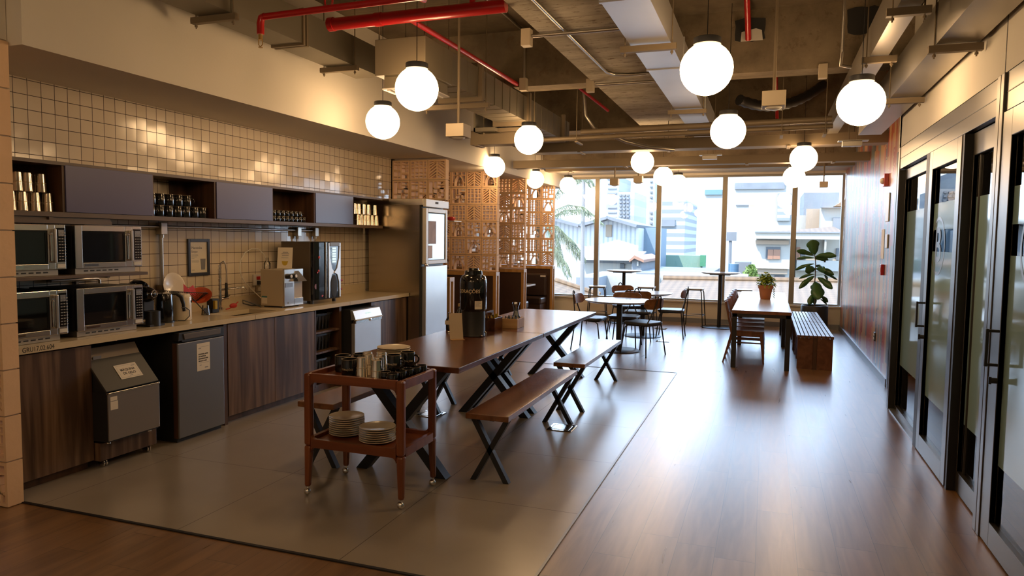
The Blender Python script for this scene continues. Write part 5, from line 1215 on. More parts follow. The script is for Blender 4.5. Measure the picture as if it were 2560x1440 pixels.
row = [(-1.995,3.525),(-1.935,3.50),(-1.925,3.575),(-1.92,3.65),(-1.912,3.725),(-1.905,3.795),(-1.975,3.80),(-1.985,3.665),(-1.995,3.59)]
nm = ['at the front left of the cluster', 'at the very front right corner', 'second along the right rail', 'third along the right rail', 'fourth along the right rail', 'at the far right corner', 'behind the stacked pair', 'under the rear stacked mug', 'under the front stacked mug']
for (x, y), s_ in zip(row, nm): put(sm, (x, y, TT), 'small black mug on the trolley %s' % s_, G, -0.9)
put(mugl, (-1.975, 3.585, TT+0.060), 'black mug stacked on small mugs at the front of the trolley cluster', 'black mugs on the trolley', 0.1)
put(mugl, (-1.955, 3.715, TT+0.060), 'black mug stacked on small mugs at the back of the trolley cluster', 'black mugs on the trolley', 0.4)
# plates: each one an object
pr_ = [(0,0.0),(0.060,0.0),(0.066,0.004),(0.098,0.0105),(0.1045,0.0145),(0.105,0.0165),(0.1035,0.0175),(0.096,0.0150),(0.064,0.0085),(0,0.0065)]
plate = thing('stacked_plate', 'x', 'plate', (0,0,-5), 0, None, local=True)
link_mesh('plate_body', B().lathe(pr_, seg=48), M['cream'], plate, smooth=True)
def plates(c, n, z0, step, place, sc=1.0):
    for k in range(n):
        w_ = 'topmost' if k == n-1 else ('lowest' if k == 0 else ['', 'second up', 'third up', 'fourth up', 'fifth up', 'sixth up', 'seventh up', 'eighth up'][k])
        o = put(plate, (c[0]+RND.uniform(-.002,.002), c[1]+RND.uniform(-.002,.002), z0+k*step), 'plate, %s of the stack %s' % (w_, place), 'plates '+place, RND.uniform(0,6))
        o.scale = (sc, sc, 1)
plates((-2.335, 3.665), 9, LT, 0.0125, 'low left on the trolley', 1.0)
plates((-2.09, 3.60), 7, LT, 0.0125, 'low right on the trolley', 1.0)
plates((-2.30, 4.17), 5, TZ, 0.0125, 'on the long table', 1.04)

# ------------------------------------------------------------------ on the long tables
t = thing('thermal_drink_dispenser', 'tall glossy black drink dispenser with gold lettering on the long table', 'drink dispenser', (-2.215, 5.33, TZ))
c = (-2.215, 5.33, 0)
link_mesh('stand', B().lathe([(0.100,TZ),(0.103,TZ+0.006),(0.098,TZ+0.02),(0.096,TZ+0.20),(0.098,TZ+0.215)], c, 40), M['darkplastic'], t, smooth=True)
link_mesh('tank', B().lathe([(0.098,TZ+0.205),(0.107,TZ+0.22),(0.108,TZ+0.43),(0.106,TZ+0.455),(0.096,TZ+0.482),(0.072,TZ+0.497),(0.070,TZ+0.525),(0.062,TZ+0.532),(0.040,TZ+0.534),(0.038,TZ+0.548),(0,TZ+0.552)], c, 44), M['blackgloss'], t, smooth=True)
link_mesh('lid_clip', B().box(-2.16,-2.13,5.26,5.30,TZ+0.44,TZ+0.50), M['darkplastic'], t, bevel=0.004)
for k in range(10):
    a = -PI/2-0.9+k*0.0
cd = Vector((-c[0], -c[1], 0)).normalized(); base_a = math.atan2(cd.y, cd.x)
wraptext('lettering', 'CORAÇÕES', 0.040, M['inkgold'], t, c, 0.1086, TZ+0.365, base_a-0.42, bold=0.0007, sx=0.95)
for rr in (0.058, 0.064):
    b = B(); pts = []
    for k in range(13):
        th = -1.1+2.2*k/12; a = base_a+0.95-rr*math.cos(th)/0.108*0.9; pts.append((c[0]+0.1083*math.cos(a), c[1]+0.1083*math.sin(a), TZ+0.35+rr*1.1*math.sin(th)))
    link_mesh('printed_arc', b.tube(pts, 0.0006, 4), M['inkgrey'], t)
lb = B(); n_ = 6
for k in range(n_):
    a0 = base_a+0.10+k*0.10; a1 = a0+0.10; r_ = 0.1086
    lb.quad((c[0]+r_*math.cos(a0), c[1]+r_*math.sin(a0), TZ+0.225), (c[0]+r_*math.cos(a1), c[1]+r_*math.sin(a1), TZ+0.225), (c[0]+r_*math.cos(a1), c[1]+r_*math.sin(a1), TZ+0.29), (c[0]+r_*math.cos(a0), c[1]+r_*math.sin(a0), TZ+0.29))
link_mesh('sticker', lb, M['paper'], t)
for k, (z_, L) in enumerate(((0.279, 0.42), (0.268, 0.45), (0.258, 0.30), (0.248, 0.5))):
    a0 = base_a+0.16; r_ = 0.1088; bb = B()
    for q in range(5):
        u0 = a0+L*q/5; u1 = a0+L*(q+0.8)/5
        bb.quad((c[0]+r_*math.cos(u0), c[1]+r_*math.sin(u0), TZ+z_), (c[0]+r_*math.cos(u1), c[1]+r_*math.sin(u1), TZ+z_), (c[0]+r_*math.cos(u1), c[1]+r_*math.sin(u1), TZ+z_+0.004), (c[0]+r_*math.cos(u0), c[1]+r_*math.sin(u0), TZ+z_+0.004))
    link_mesh('sticker_text', bb, M['inkgrey'], t)
link_mesh('tap', B().tube([(-2.10,5.30,TZ+0.04),(-2.085,5.285,TZ+0.035),(-2.085,5.285,TZ+0.01)], 0.007, 8).sphere((-2.118,5.275,TZ+0.012),0.008,10,6), M['chrome'], t, smooth=True)
# menu card holder
t = thing('menu_card_stand', 'kraft menu card stand leaning beside the black drink dispenser', 'card stand', (-2.27, 5.08, TZ))
tf = Matrix.Translation((-2.295, 5.06, TZ+0.001)) @ Matrix.Rotation(math.radians(38), 4, 'Z') @ Matrix.Rotation(math.radians(-14), 4, 'X')
link_mesh('card', B().box(0, 0.105, 0, 0.004, 0, 0.205).xf(tf @ Matrix.Shear('XZ', 4, (0.0, 0.0))), M['paperdark'], t)
link_mesh('card_foot', B().box(0, 0.105, -0.055, 0.01, 0, 0.003).xf(Matrix.Translation((-2.295,5.06,TZ)) @ Matrix.Rotation(math.radians(38),4,'Z')), M['boxwood'], t)
t = thing('spoon', 'dark metal spoon lying left of the menu card stand', 'spoon', on(1126, 832, TZ))
link_mesh('spoon_bowl', B().sphere((on(1124, 831, TZ)[0], on(1124, 831, TZ)[1], TZ+0.005), 0.022, 12, 6, (1,0.7,0.22)), M['chrome'], t, smooth=True)
p0 = on(1124, 831, TZ); link_mesh('spoon_handle', B().tube([(p0[0], p0[1], TZ+0.005), (p0[0]+0.10, p0[1]-0.02, TZ+0.004)], 0.003, 6), M['chrome'], t, smooth=True)
# caddies
def caddy(label, x0, x1, y0, y1, h, mat):
    t = thing('wooden_caddy', label, 'caddy', ((x0+x1)/2, (y0+y1)/2, TZ)); w_ = 0.008; z = TZ
    b = B().box(x0,x1,y0,y0+w_,z,z+h).box(x0,x1,y1-w_,y1,z,z+h).box(x0,x0+w_,y0+w_,y1-w_,z,z+h).box(x1-w_,x1,y0+w_,y1-w_,z,z+h).box(x0+w_,x1-w_,y0+w_,y1-w_,z,z+0.006)
    link_mesh('box', b, M[mat], t, bevel=0.002); return t
t = caddy('dark walnut caddy full of sachets behind the drink dispenser', -2.31, -2.155, 5.66, 5.85, 0.11, 'tabletop')
link_mesh('partition', B().box(-2.24,-2.234,5.668,5.842,TZ+0.006,TZ+0.165), M['tabletop'], t)
for k in range(14):
    x = -2.295+RND.random()*0.12; y = 5.68+RND.random()*0.14; a = RND.uniform(-.4,.4)
    o = B().box(-0.014,0.014,-0.001,0.001,0,0.085+RND.random()*0.03).xf(Matrix.Translation((x,y,TZ+0.04)) @ Matrix.Rotation(RND.uniform(0,3),4,'Z') @ Matrix.Rotation(a,4,'X'))
    solo('sachet', o, [M['brass'], M['paper'], M['darkplastic'], M['yellow']][k % 4], 'sachet standing in the dark walnut caddy', 'sachet', 'sachets in the walnut caddy')
caddy('light pine caddy holding small glass jars', -2.185, -2.035, 5.90, 6.09, 0.085, 'boxwood')
jar = thing('glass_jar', 'x', 'jar', (0,0,-5), 0, None, local=True)
link_mesh('jar_body', B().lathe([(0.026,0),(0.028,0.004),(0.028,0.07),(0.022,0.085),(0.023,0.095),(0.021,0.095),(0.020,0.086),(0.025,0.068),(0.025,0.006),(0,0.005)], seg=24), M['jar'], jar, smooth=True)
link_mesh('jar_contents', B().cyl((0,0,0.006), 0.0235, 0.03, 20), M['white'], jar, smooth=True)
for k, (x, y, lb) in enumerate(((-2.145,5.95,'glass jar in the front left of the pine caddy'), (-2.08,5.95,'glass jar in the front right of the pine caddy'), (-2.145,6.035,'glass jar in the back left of the pine caddy'), (-2.08,6.035,'glass jar in the back right of the pine caddy'))):
    put(jar, (x, y, TZ+0.008), lb, 'glass jars in the pine caddy', 0)
car = thing('glass_carafe', 'x', 'carafe', (0,0,-5), 0, None, local=True)
link_mesh('carafe_glass', B().lathe([(0.030,0),(0.033,0.006),(0.030,0.08),(0.019,0.125),(0.022,0.155),(0.036,0.195),(0.034,0.196),(0.020,0.155),(0.017,0.125),(0.027,0.08),(0.029,0.01),(0,0.008)], seg=28), M['jar'], car, smooth=True)
link_mesh('carafe_contents', B().lathe([(0.027,0.01),(0.026,0.08),(0.018,0.115),(0,0.116)], seg=20), M['white'], car, smooth=True)
put(car, (on(1303, 812, TZ)[0]-0.04, 6.17, TZ+0.012), 'waisted glass carafe with a flared mouth on the round wooden coaster', 'waisted glass carafes', 0)
put(car, (-2.155, 6.20, TZ), 'waisted glass carafe behind the pine caddy', 'waisted glass carafes', 0)
solo('coaster', B().lathe([(0.060,TZ),(0.062,TZ+0.004),(0.060,TZ+0.012),(0,TZ+0.012)], (on(1303, 812, TZ)[0]-0.04, 6.17, 0), 32), M['boxwood'], 'round wooden coaster under the glass carafe', 'coaster', smooth=True)
# small things seen left of the dispenser, on the far side of the table
t = thing('sauce_bottle', 'dark sauce bottle with a gold cap left of the drink dispenser', 'bottle', (-2.52, 5.75, TZ))
link_mesh('bottle_body', B().lathe([(0.030,TZ),(0.032,TZ+0.006),(0.032,TZ+0.12),(0.013,TZ+0.165),(0.012,TZ+0.195),(0,TZ+0.196)], (-2.52,5.75,0), 22), M['blackgloss'], t, smooth=True)
link_mesh('bottle_cap', B().lathe([(0.014,TZ+0.19),(0.014,TZ+0.215),(0,TZ+0.217)], (-2.52,5.75,0), 16), M['brass'], t, smooth=True)
t = thing('sauce_bottle', 'shorter dark bottle with a white tag left of the drink dispenser', 'bottle', (-2.55, 5.62, TZ))
link_mesh('bottle_body', B().lathe([(0.028,TZ),(0.030,TZ+0.006),(0.030,TZ+0.09),(0.014,TZ+0.12),(0.012,TZ+0.15),(0,TZ+0.151)], (-2.54,5.58,0), 22), M['blackgloss'], t, smooth=True)
link_mesh('tag', B().box(-2.565,-2.525,5.546,5.549,TZ+0.05,TZ+0.085), M['paper'], t)

# ------------------------------------------------------------------ booths
def booth_panel(y, label):
    """low booth partition: brown panel in an oak frame; the breeze blocks stand on it"""
    x0, x1 = -5.35, -3.785; th = 0.15; z1 = 1.0
    t = thing('booth_partition', label, 'booth partition', ((x0+x1)/2, y, 0), 0, 'booth partitions')
    link_mesh('panel', B().box(x0, x1-0.05, y+0.02, y+th-0.02, 0.0, z1-0.055), M['darkbrown'], t)
    link_mesh('cap_rail', B().box(x0, x1, y, y+th, z1-0.055, z1), M['boothwood'], t, bevel=0.003)
    link_mesh('end_post', B().box(x1-0.05, x1, y, y+0.045, 0.0, z1-0.055), M['boothwood'], t, bevel=0.003)
    link_mesh('end_post', B().box(x1-0.05, x1, y+th-0.045, y+th, 0.0, z1-0.055), M['boothwood'], t, bevel=0.003)
    return t
booth_panel(8.32, 'low oak-framed booth partition just behind the steel fridge')
booth_panel(9.98, 'low oak-framed booth partition behind the drink dispenser')
booth_panel(11.28, 'low oak-framed booth partition in the middle of the booths')
booth_panel(12.98, 'low oak-framed booth partition beside the window')
def sofa(y, back_dir, label):
    """booth seat: back cushion against a partition"""
    x0, x1 = -5.2, -3.88; d = 0.42
    ya, yb = (y-d, y) if back_dir > 0 else (y, y+d)
    t = thing('booth_sofa', label, 'sofa', ((x0+x1)/2, (ya+yb)/2, 0), 0, 'booth sofas')
    link_mesh('base', B().box(x0, x1-0.02, ya+0.02, yb-0.02, 0.0, 0.30), M['darkbrown'], t)
    link_mesh('seat_cushion', B().box(x0, x1, ya, yb, 0.30, 0.43), M['leather'], t, bevel=0.03)
    bx = (yb-0.12, yb) if back_dir > 0 else (ya, ya+0.12)
    link_mesh('back_cushion', B().box(x0, x1, bx[0], bx[1], 0.435, 0.86), M['leather'], t, bevel=0.03)
    return t
sofa(12.97, 1, 'brown leather booth sofa with its back to the window partition')
sofa(11.44, -1, 'brown leather booth sofa facing the window, its seat end just showing')
solo('booth_number_plate', B().box(-3.98, -3.88, 12.83, 12.845, 0.80, 0.83), M['white'], 'small white strip on the dark booth sofa', 'sign')
t = thing('booth_table', 'small grey table standing inside the booth by the window', 'table', (-4.5, 12.2, 0))
link_mesh('tabletop', B().box(-5.2, -3.95, 11.95, 12.45, 0.66, 0.69), M['roundtop'], t, bevel=0.004)
link_mesh('leg', B().box(-4.6, -4.52, 12.16, 12.24, 0, 0.66), M['black'], t)
# a shelf with a red object seen past the fridge
t = thing('wall_shelf', 'small white shelf sticking out behind the steel fridge', 'shelf', (-3.95, 9.2, 1.6))
q = aty(1133, 552, 9.2); link_mesh('board', B().box(q.x-0.45, q.x+0.06, 9.1, 9.35, q.z-0.012, q.z), M['white'], t)
b = B(); link_mesh('bracket', B().box(q.x-0.45, q.x-0.43, 9.1, 9.12, q.z-0.1, ZC-1.046 if 0 else 2.5), M['tray'], t)
solo('red_ornament', B().sphere((q.x-0.03, 9.2, q.z+0.03), 0.05, 16, 8, (1.2,1,0.6)), M['redplastic'], 'rounded red object on the small white shelf', 'ornament', smooth=True)
# ================================================================== seating by the window
def ring(r0, r1): return None
# bent-ply chair with hoop frame; front is +x
ch0 = thing('cafe_chair', 'x', 'chair', (0,0,-5), 0, None, local=True)
seat = rrect(0.40, 0.41, 0.09, 6)
link_mesh('seat', B().prism(seat, 0.405, 0.44, 'z'), M['seatgrey'], ch0, bevel=0.012)
bk = B(); N = 14; ro = []
for i in range(N+1):
    u = -1+2*i/N; y = 0.205*u; x = -0.215+0.055*(u*u); hh = 0.066*(1-max(0, abs(u)-0.72)**2*6.5)
    ro.append((x, y, hh))
for i, (x, y, hh) in enumerate(ro):
    for (dx, s_) in ((0.0, -1), (0.0, 1), (0.011, 1), (0.011, -1)): bk.v.append(Vector((x+dx-(0.012 if s_ > 0 else 0), y, 0.685+s_*hh)))
for i in range(N):
    for k in range(4): a = i*4+k; b_ = i*4+(k+1) % 4; bk.f.append((a, b_, b_+4, a+4))
bk.f.append((0,1,2,3)); bk.f.append((N*4+3, N*4+2, N*4+1, N*4))
link_mesh('backrest', bk, M['ply'], ch0, smooth=True, bevel=0.003)
hoop = [(-0.17,-0.165,0.41),(-0.205,-0.09,0.56),(-0.232,-0.045,0.68),(-0.245,-0.035,0.75),(-0.25,-0.02,0.785),(-0.251,0.0,0.793),(-0.25,0.02,0.785),(-0.245,0.035,0.75),(-0.232,0.045,0.68),(-0.205,0.09,0.56),(-0.17,0.165,0.41)]
link_mesh('back_hoop', B().tube(hoop, 0.0085, 8), M['black'], ch0, smooth=True)
link_mesh('seat_frame', B().tube([(-0.17,-0.165,0.398),(0.15,-0.17,0.398),(0.17,-0.15,0.398),(0.17,0.15,0.398),(0.15,0.17,0.398),(-0.17,0.165,0.398)], 0.0085, 8, closed=True), M['black'], ch0, smooth=True)
for sy in (-1, 1):
    link_mesh('leg', B().tube([(0.02,sy*0.165,0.396),(0.12,sy*0.175,0.392),(0.155,sy*0.185,0.365),(0.18,sy*0.20,0.20),(0.205,sy*0.215,0.0)], 0.009, 8), M['black'], ch0, smooth=True)
    link_mesh('leg', B().tube([(-0.165,sy*0.165,0.41),(-0.185,sy*0.19,0.22),(-0.21,sy*0.215,0.0)], 0.009, 8), M['black'], ch0, smooth=True)
def chair(x, y, ang, lb): return put(ch0, (x, y, 0), lb, 'bent-plywood chairs round the two round tables', math.radians(ang))
chair(-2.27, 9.69, -3, 'wood-backed metal chair at the left of the nearer round table')
chair(-1.50, 9.45, 153, 'wood-backed metal chair at the front right of the nearer round table')
chair(-1.875, 10.10, -92, 'wood-backed metal chair behind the nearer round table, facing the camera')
chair(-1.80, 10.86, 92, 'wood-backed metal chair between the two round tables, facing the window')
chair(-1.375, 11.37, 182, 'wood-backed metal chair at the right of the farther round table')
chair(-2.13, 11.72, -50, 'wood-backed metal chair at the back left of the farther round table')
def pedestal(name, label, x, y, zt, r, pole, rb, group, square=False):
    t = thing(name, label, 'table', (x, y, 0), 0, group)
    link_mesh('tabletop', B().lathe([(r-0.045,zt-0.028),(r-0.004,zt-0.010),(r,zt-0.004),(r-0.002,zt),(0,zt)], (x,y,0), 64), M['roundtop'], t, smooth=True)
    link_mesh('support_plate', B().box(x-0.17, x+0.17, y-0.17, y+0.17, zt-0.044, zt-0.028), M['black'], t)
    if square: link_mesh('pole', B().box(x-pole, x+pole, y-pole, y+pole, 0.012, zt-0.044), M['black'], t, bevel=0.004)
    else: link_mesh('pole', B().cyl((x,y,0.012), pole, zt-0.056, 24), M['black'], t, smooth=True)
    link_mesh('base_disc', B().lathe([(rb,0.0),(rb,0.008),(rb-0.006,0.012),(0,0.012)], (x,y,0), 56), M['black'], t, smooth=True)
pedestal('round_table', 'round pale-topped cafe table nearer the camera', -1.86, 9.66, 0.69, 0.47, 0.034, 0.29, 'round pale cafe tables', True)
pedestal('round_table', 'round pale-topped cafe table behind the nearer one', -1.80, 11.28, 0.69, 0.45, 0.034, 0.29, 'round pale cafe tables', True)
pedestal('high_table', 'tall round bar table standing at the window, left one', -2.44, 13.02, 0.957, 0.325, 0.030, 0.30, 'high bar tables at the window')
pedestal('high_table', 'tall round bar table standing at the window, right one', -0.745, 13.0, 0.965, 0.335, 0.032, 0.31, 'high bar tables at the window')
st0 = thing('bar_stool', 'x', 'stool', (0,0,-5), 0, None, local=True)
link_mesh('seat', B().prism(rrect(0.30, 0.30, 0.05, 5), 0.655, 0.675, 'z'), M['roundtop'], st0, bevel=0.005)
link_mesh('seat_plate', B().prism(rrect(0.29, 0.29, 0.05, 5), 0.643, 0.655, 'z'), M['black'], st0)
for sx_ in (-1, 1):
    for sy in (-1, 1): link_mesh('leg', B().tube([(sx_*0.12,sy*0.12,0.645),(sx_*0.135,sy*0.135,0.60),(sx_*0.175,sy*0.175,0.0)], 0.009, 8), M['black'], st0, smooth=True)
link_mesh('footrest', B().tube([(-0.158,-0.158,0.20),(0.158,-0.158,0.20),(0.158,0.158,0.20),(-0.158,0.158,0.20)], 0.008, 8, closed=True), M['black'], st0, smooth=True)
for x, y, a, lb in ((-2.86,12.72,8,'black-legged bar stool left of the left high table'), (-2.02,13.0,0,'black-legged bar stool between the high tables'), (-1.17,12.98,-4,'black-legged bar stool left of the right high table'), (-0.36,13.1,3,'black-legged bar stool right of the right high table')):
    put(st0, (x, y, 0), lb, 'bar stools at the window', math.radians(a))

# oak-topped tables, wooden chairs and slatted benches on the right
def oak_table(label, y0, y1):
    x0, x1, zt = -0.365, 0.30, 0.69
    t = thing('work_table', label, 'table', ((x0+x1)/2, (y0+y1)/2, 0), 0, 'oak work tables end to end')
    link_mesh('tabletop', B().box(x0, x1, y0, y1, zt-0.038, zt), [M['oaktop']], t, bevel=0.002)
    link_mesh('top_edge', B().box(x0+0.002, x1-0.002, y0-0.0015, y0, zt-0.037, zt-0.001), M['chairwood'], t)
    b = B().box(x0+0.01, x1-0.01, y0+0.01, y0+0.05, zt-0.078, zt-0.038).box(x0+0.01, x1-0.01, y1-0.05, y1-0.01, zt-0.078, zt-0.038).box(x0+0.01, x0+0.05, y0+0.05, y1-0.05, zt-0.078, zt-0.038).box(x1-0.05, x1-0.01, y0+0.05, y1-0.05, zt-0.078, zt-0.038)
    link_mesh('under_frame', b, M['black'], t)
    for xx in (x0+0.005, x1-0.06):
        for yy in (y0+0.01, y1-0.065): link_mesh('leg', B().box(xx, xx+0.055, yy, yy+0.055, 0, zt-0.038), M['black'], t)
oak_table('oak-topped work table with black legs, nearer half of the pair', 8.885, 10.98)
oak_table('oak-topped work table with black legs, farther half under the plant', 10.985, 12.40)
wc = thing('wooden_chair', 'x', 'chair', (0,0,-5), 0, None, local=True)
sb = B(); NU = 8
for i in range(NU+1):
    for j in range(NU+1):
        u = -1+2*i/NU; v = -1+2*j/NU; x = 0.0+0.20*u; y = (0.195+0.01*u)*v; z = 0.405-0.012*(1-v*v)*(1-u*u*0.5)
        sb.v.append(Vector((x,y,z)))
for i in range(NU):
    for j in range(NU): a = i*(NU+1)+j; sb.f.append((a, a+NU+1, a+NU+2, a+1))
n0 = len(sb.v); sb.v += [p_-Vector((0,0,0.018)) for p_ in sb.v[:n0]]
sb.f += [tuple(i+n0 for i in reversed(f)) for f in sb.f[:]]
rim = [i*(NU+1) for i in range(NU+1)] + [NU*(NU+1)+j for j in range(1, NU+1)] + [i*(NU+1)+NU for i in range(NU-1, -1, -1)] + [j for j in range(NU-1, 0, -1)]
for a, c in zip(rim, rim[1:]+rim[:1]): sb.f.append((a, c, c+n0, a+n0))
link_mesh('seat', sb, M['chairwood'], wc, smooth=True)
b = B(); N = 10; ro = []
for i in range(N+1):
    u = -1+2*i/N; y = 0.20*u; x = -0.265+0.05*u*u; ro.append((x, y))
for (x, y) in ro:
    for dx, dz in ((0.02,-0.07),(-0.018,0.075),(-0.005,0.075),(0.033,-0.07)): b.v.append(Vector((x+dx, y, 0.70+dz)))
for i in range(N):
    for k in range(4): a = i*4+k; b_ = i*4+(k+1) % 4; b.f.append((a, b_, b_+4, a+4))
b.f += [(3,2,1,0), (N*4, N*4+1, N*4+2, N*4+3)]
link_mesh('backrest', b, M['chairwood'], wc, smooth=True, bevel=0.004)
for sy in (-1, 1):
    y = sy*0.185
    b = B().bar((0.165,y,0.385), (0.205,y,0.0), 0.040, 0.045, up=(0,1,0), w2=0.018, h2=0.028)
    link_mesh('leg', b, M['chairwood'], wc, bevel=0.004)
    b = B().bar((-0.175,y,0.37), (-0.275,y,0.0), 0.035, 0.045, up=(0,1,0), w2=0.020, h2=0.026).bar((-0.175,y,0.36), (-0.262,y*1.05,0.76), 0.032, 0.045, up=(0,1,0), w2=0.022, h2=0.026)
    link_mesh('leg', b, M['chairwood'], wc, bevel=0.004)
    link_mesh('side_rail', B().box(-0.17, 0.17, y-0.010, y+0.010, 0.335, 0.385), M['chairwood'], wc, bevel=0.003)
for z, x0_, x1_ in ((0.26, -0.20, 0.18),):
    pass
for xx, zz in ((-0.19,0.30),(-0.195,0.255),(-0.205,0.21)):
    link_mesh('stretcher', B().box(xx-0.008, xx+0.008, -0.18, 0.18, zz-0.010, zz+0.010), M['chairwood'], wc)
for k, zz in enumerate((0.295, 0.250, 0.205)):
    link_mesh('stretcher', B().box(-0.19, 0.185, 0.176, 0.190, zz-0.009, zz+0.009), M['chairwood'], wc)
for k in range(5):
    put(wc, (-0.195, 9.45+0.485*k, 0), 'wooden chair tucked under the oak work table, %s' % ['nearest the camera', 'second from the camera', 'third from the camera', 'fourth from the camera', 'farthest from the camera'][k], 'wooden chairs along the oak work table', 0)
def slat_bench(label, y0, y1):
    x0, x1, zt = 0.372, 0.785, 0.405
    t = thing('slatted_bench', label, 'bench', ((x0+x1)/2, (y0+y1)/2, 0), 0, 'slatted benches end to end')
    n_ = 9; pw = (x1-x0)/n_
    for k in range(n_): link_mesh('slat', B().box(x0+k*pw+0.004, x0+(k+1)*pw-0.006, y0, y1, zt-0.032, zt), M['slatwood'], t, bevel=0.002)
    for ya in (y0+0.02, y1-0.045):
        link_mesh('end_panel', B().box(x0+0.012, (x0+x1)/2-0.024, ya, ya+0.025, 0, zt-0.034), M['slatwood'], t)
        link_mesh('end_panel', B().box((x0+x1)/2+0.024, x1-0.012, ya, ya+0.025, 0, zt-0.034), M['slatwood'], t)
        link_mesh('end_brace', B().box((x0+x1)/2-0.022, (x0+x1)/2+0.022, ya+0.008, ya+0.02, 0.0, zt-0.034), M['cabinside'], t)
    for ya in (y0+0.40, (y0+y1)/2, y1-0.42): link_mesh('cross_panel', B().box(x0+0.03, x1-0.03, ya, ya+0.022, 0.0, zt-0.034), M['slatwood'], t)
slat_bench('dark slatted wooden bench, nearer of the two beside the oak table', 9.11, 10.70)
slat_bench('dark slatted wooden bench, farther of the two, in front of the black planter', 10.72, 12.25)

# ------------------------------------------------------------------ plants
PY = 12.93
t = thing('fiddle_leaf_fig', 'fiddle-leaf fig in a black cylindrical planter by the window', 'potted plant', (0.785, PY, 0))
link_mesh('planter', B().lathe([(0.205,0.0),(0.213,0.01),(0.213,0.45),(0.210,0.457),(0.195,0.457),(0.193,0.42),(0,0.42)], (0.785,PY,0), 48), M['darkplastic'], t, smooth=True)
link_mesh('soil', B().cyl((0.785,PY,0.40), 0.19, 0.03, 32), M['soil'], t)
def zp(u, v, dy=0.0): return aty(1900+u/6.545, 580+v/6.545, PY+dy)
link_mesh('trunk', B().tube([(0.785,PY,0.42), zp(900,1100), zp(893,860), zp(905,700), zp(912,540), zp(905,440), zp(895,370)], [0.011,0.010,0.009,0.008,0.008,0.007,0.006], 8), M['stem'], t, smooth=True)
def leaf(b, p, q, wd, side=None, droop=0.12, fid=1.0, n=9):
    p = Vector(p); q = Vector(q); d = q-p; L = d.length; dn = d.normalized()
    side = Vector(side) if side is not None else dn.cross(Vector((0,1,0)))
    if side.length < 1e-3: side = Vector((1,0,0))
    side.normalize(); up = side.cross(dn)
    base = len(b.v)
    for i in range(n+1):
        s_ = i/n
        if fid: w_ = wd*0.5*(math.sin(PI*min(1, s_*1.02))**0.55)*(0.55+0.45*s_)*(1-0.18*math.exp(-((s_-0.42)/0.12)**2))*1.12
        else: w_ = wd*0.5*math.sin(PI*min(0.999, 0.06+s_*0.94))**0.8*(1.1-0.4*s_)
        if s_ < 0.06: w_ = wd*0.06
        if i == n: w_ = wd*0.08
        c = p+d*s_ + Vector((0,0,droop*L*math.sin(PI*s_)*0.5))
        wave = 0.03*L*math.sin(s_*9+wd*50)
        b.v += [c-side*w_+up*(0.22*w_+wave), c, c+side*w_+up*(0.22*w_-wave)]
    for i in range(n):
        a = base+i*3; b.f += [(a, a+1, a+4, a+3), (a+1, a+2, a+5, a+4)]
LV = [(895,370,850,130,215,-.05),(880,385,600,310,95,-.10),(880,425,600,440,55,.1),(905,400,1250,390,105,-.15),(905,420,1110,440,120,.05),(905,445,1120,455,60,.12),(880,520,570,625,62,.0),
      (910,600,742,640,150,-.12),(910,560,1015,575,65,.15),(915,600,1210,700,110,-.1),(925,590,1070,640,115,-.2),(890,690,640,765,52,.2),(890,720,640,925,95,-.08),(945,745,1185,930,120,-.12),
      (1060,690,1270,785,38,.1),(1050,700,1110,790,45,.2),(900,810,965,1100,225,-.22),(880,860,840,935,62,.1),(875,1015,800,1190,105,-.05),(880,1020,895,1190,85,.1),(1000,1050,1112,1150,75,.05),(990,1100,1100,1190,38,.15)]
lf = B()
for (u0,v0,u1,v1,wd,dy) in LV:
    p_ = zp(u0, v0, 0.0); q_ = zp(u1, v1, dy); leaf(lf, p_, q_, wd/6.545*12.2/FPX*1.05, droop=0.10)
    # stalk
o = link_mesh('foliage', lf, M['leaf'], t, smooth=True)
md = o.modifiers.new('thickness', 'SOLIDIFY'); md.thickness = 0.0015
sk = B()
for (u0,v0,u1,v1,wd,dy) in LV:
    p_ = zp(u0, v0, 0.0); c = zp(905, v0+15); sk.tube([c, p_], 0.0022, 5)
link_mesh('leaf_stalks', sk, M['stem'], t)
# small plant on the table
cx, cy = 0.005, 10.82; zb = 0.69
t = thing('potted_plant', 'bushy light green plant in a terracotta pot on the oak table', 'potted plant', (cx, cy, zb))
link_mesh('pot', B().lathe([(0.065,zb),(0.068,zb+0.004),(0.092,zb+0.15),(0.102,zb+0.152),(0.106,zb+0.20),(0.098,zb+0.203),(0.090,zb+0.18),(0,zb+0.178)], (cx,cy,0), 40), M['claypot'], t, smooth=True)
lf = B(); rr = random.Random(5)
for k in range(260):
    a = rr.uniform(0, 2*PI); el = rr.uniform(-0.35, 1.35); r_ = rr.uniform(0.02, 0.105)
    c = Vector((cx+r_*math.cos(a)*math.cos(el), cy+r_*math.sin(a)*math.cos(el), zb+0.22+0.13*max(-.4, math.sin(el))*rr.uniform(.5, 1.2)))
    d = Vector((math.cos(a), math.sin(a), rr.uniform(-0.9, 0.5))).normalized()*rr.uniform(0.04, 0.075)
    leaf(lf, c, c+d, rr.uniform(0.034, 0.056), side=d.cross(Vector((0,0,1)))+Vector((rr.uniform(-.02,.02),)*3), droop=0.3, fid=0, n=5)
for k in range(5):
    p_ = Vector((cx+0.10, cy-0.02, zb+0.18-0.03*k)); leaf(lf, p_, p_+Vector((0.03,-0.01,-0.05)), 0.035, side=(0.3,1,0.1), fid=0, n=5)
o = link_mesh('foliage', lf, M['leaflight'], t, smooth=True)
sk = B()
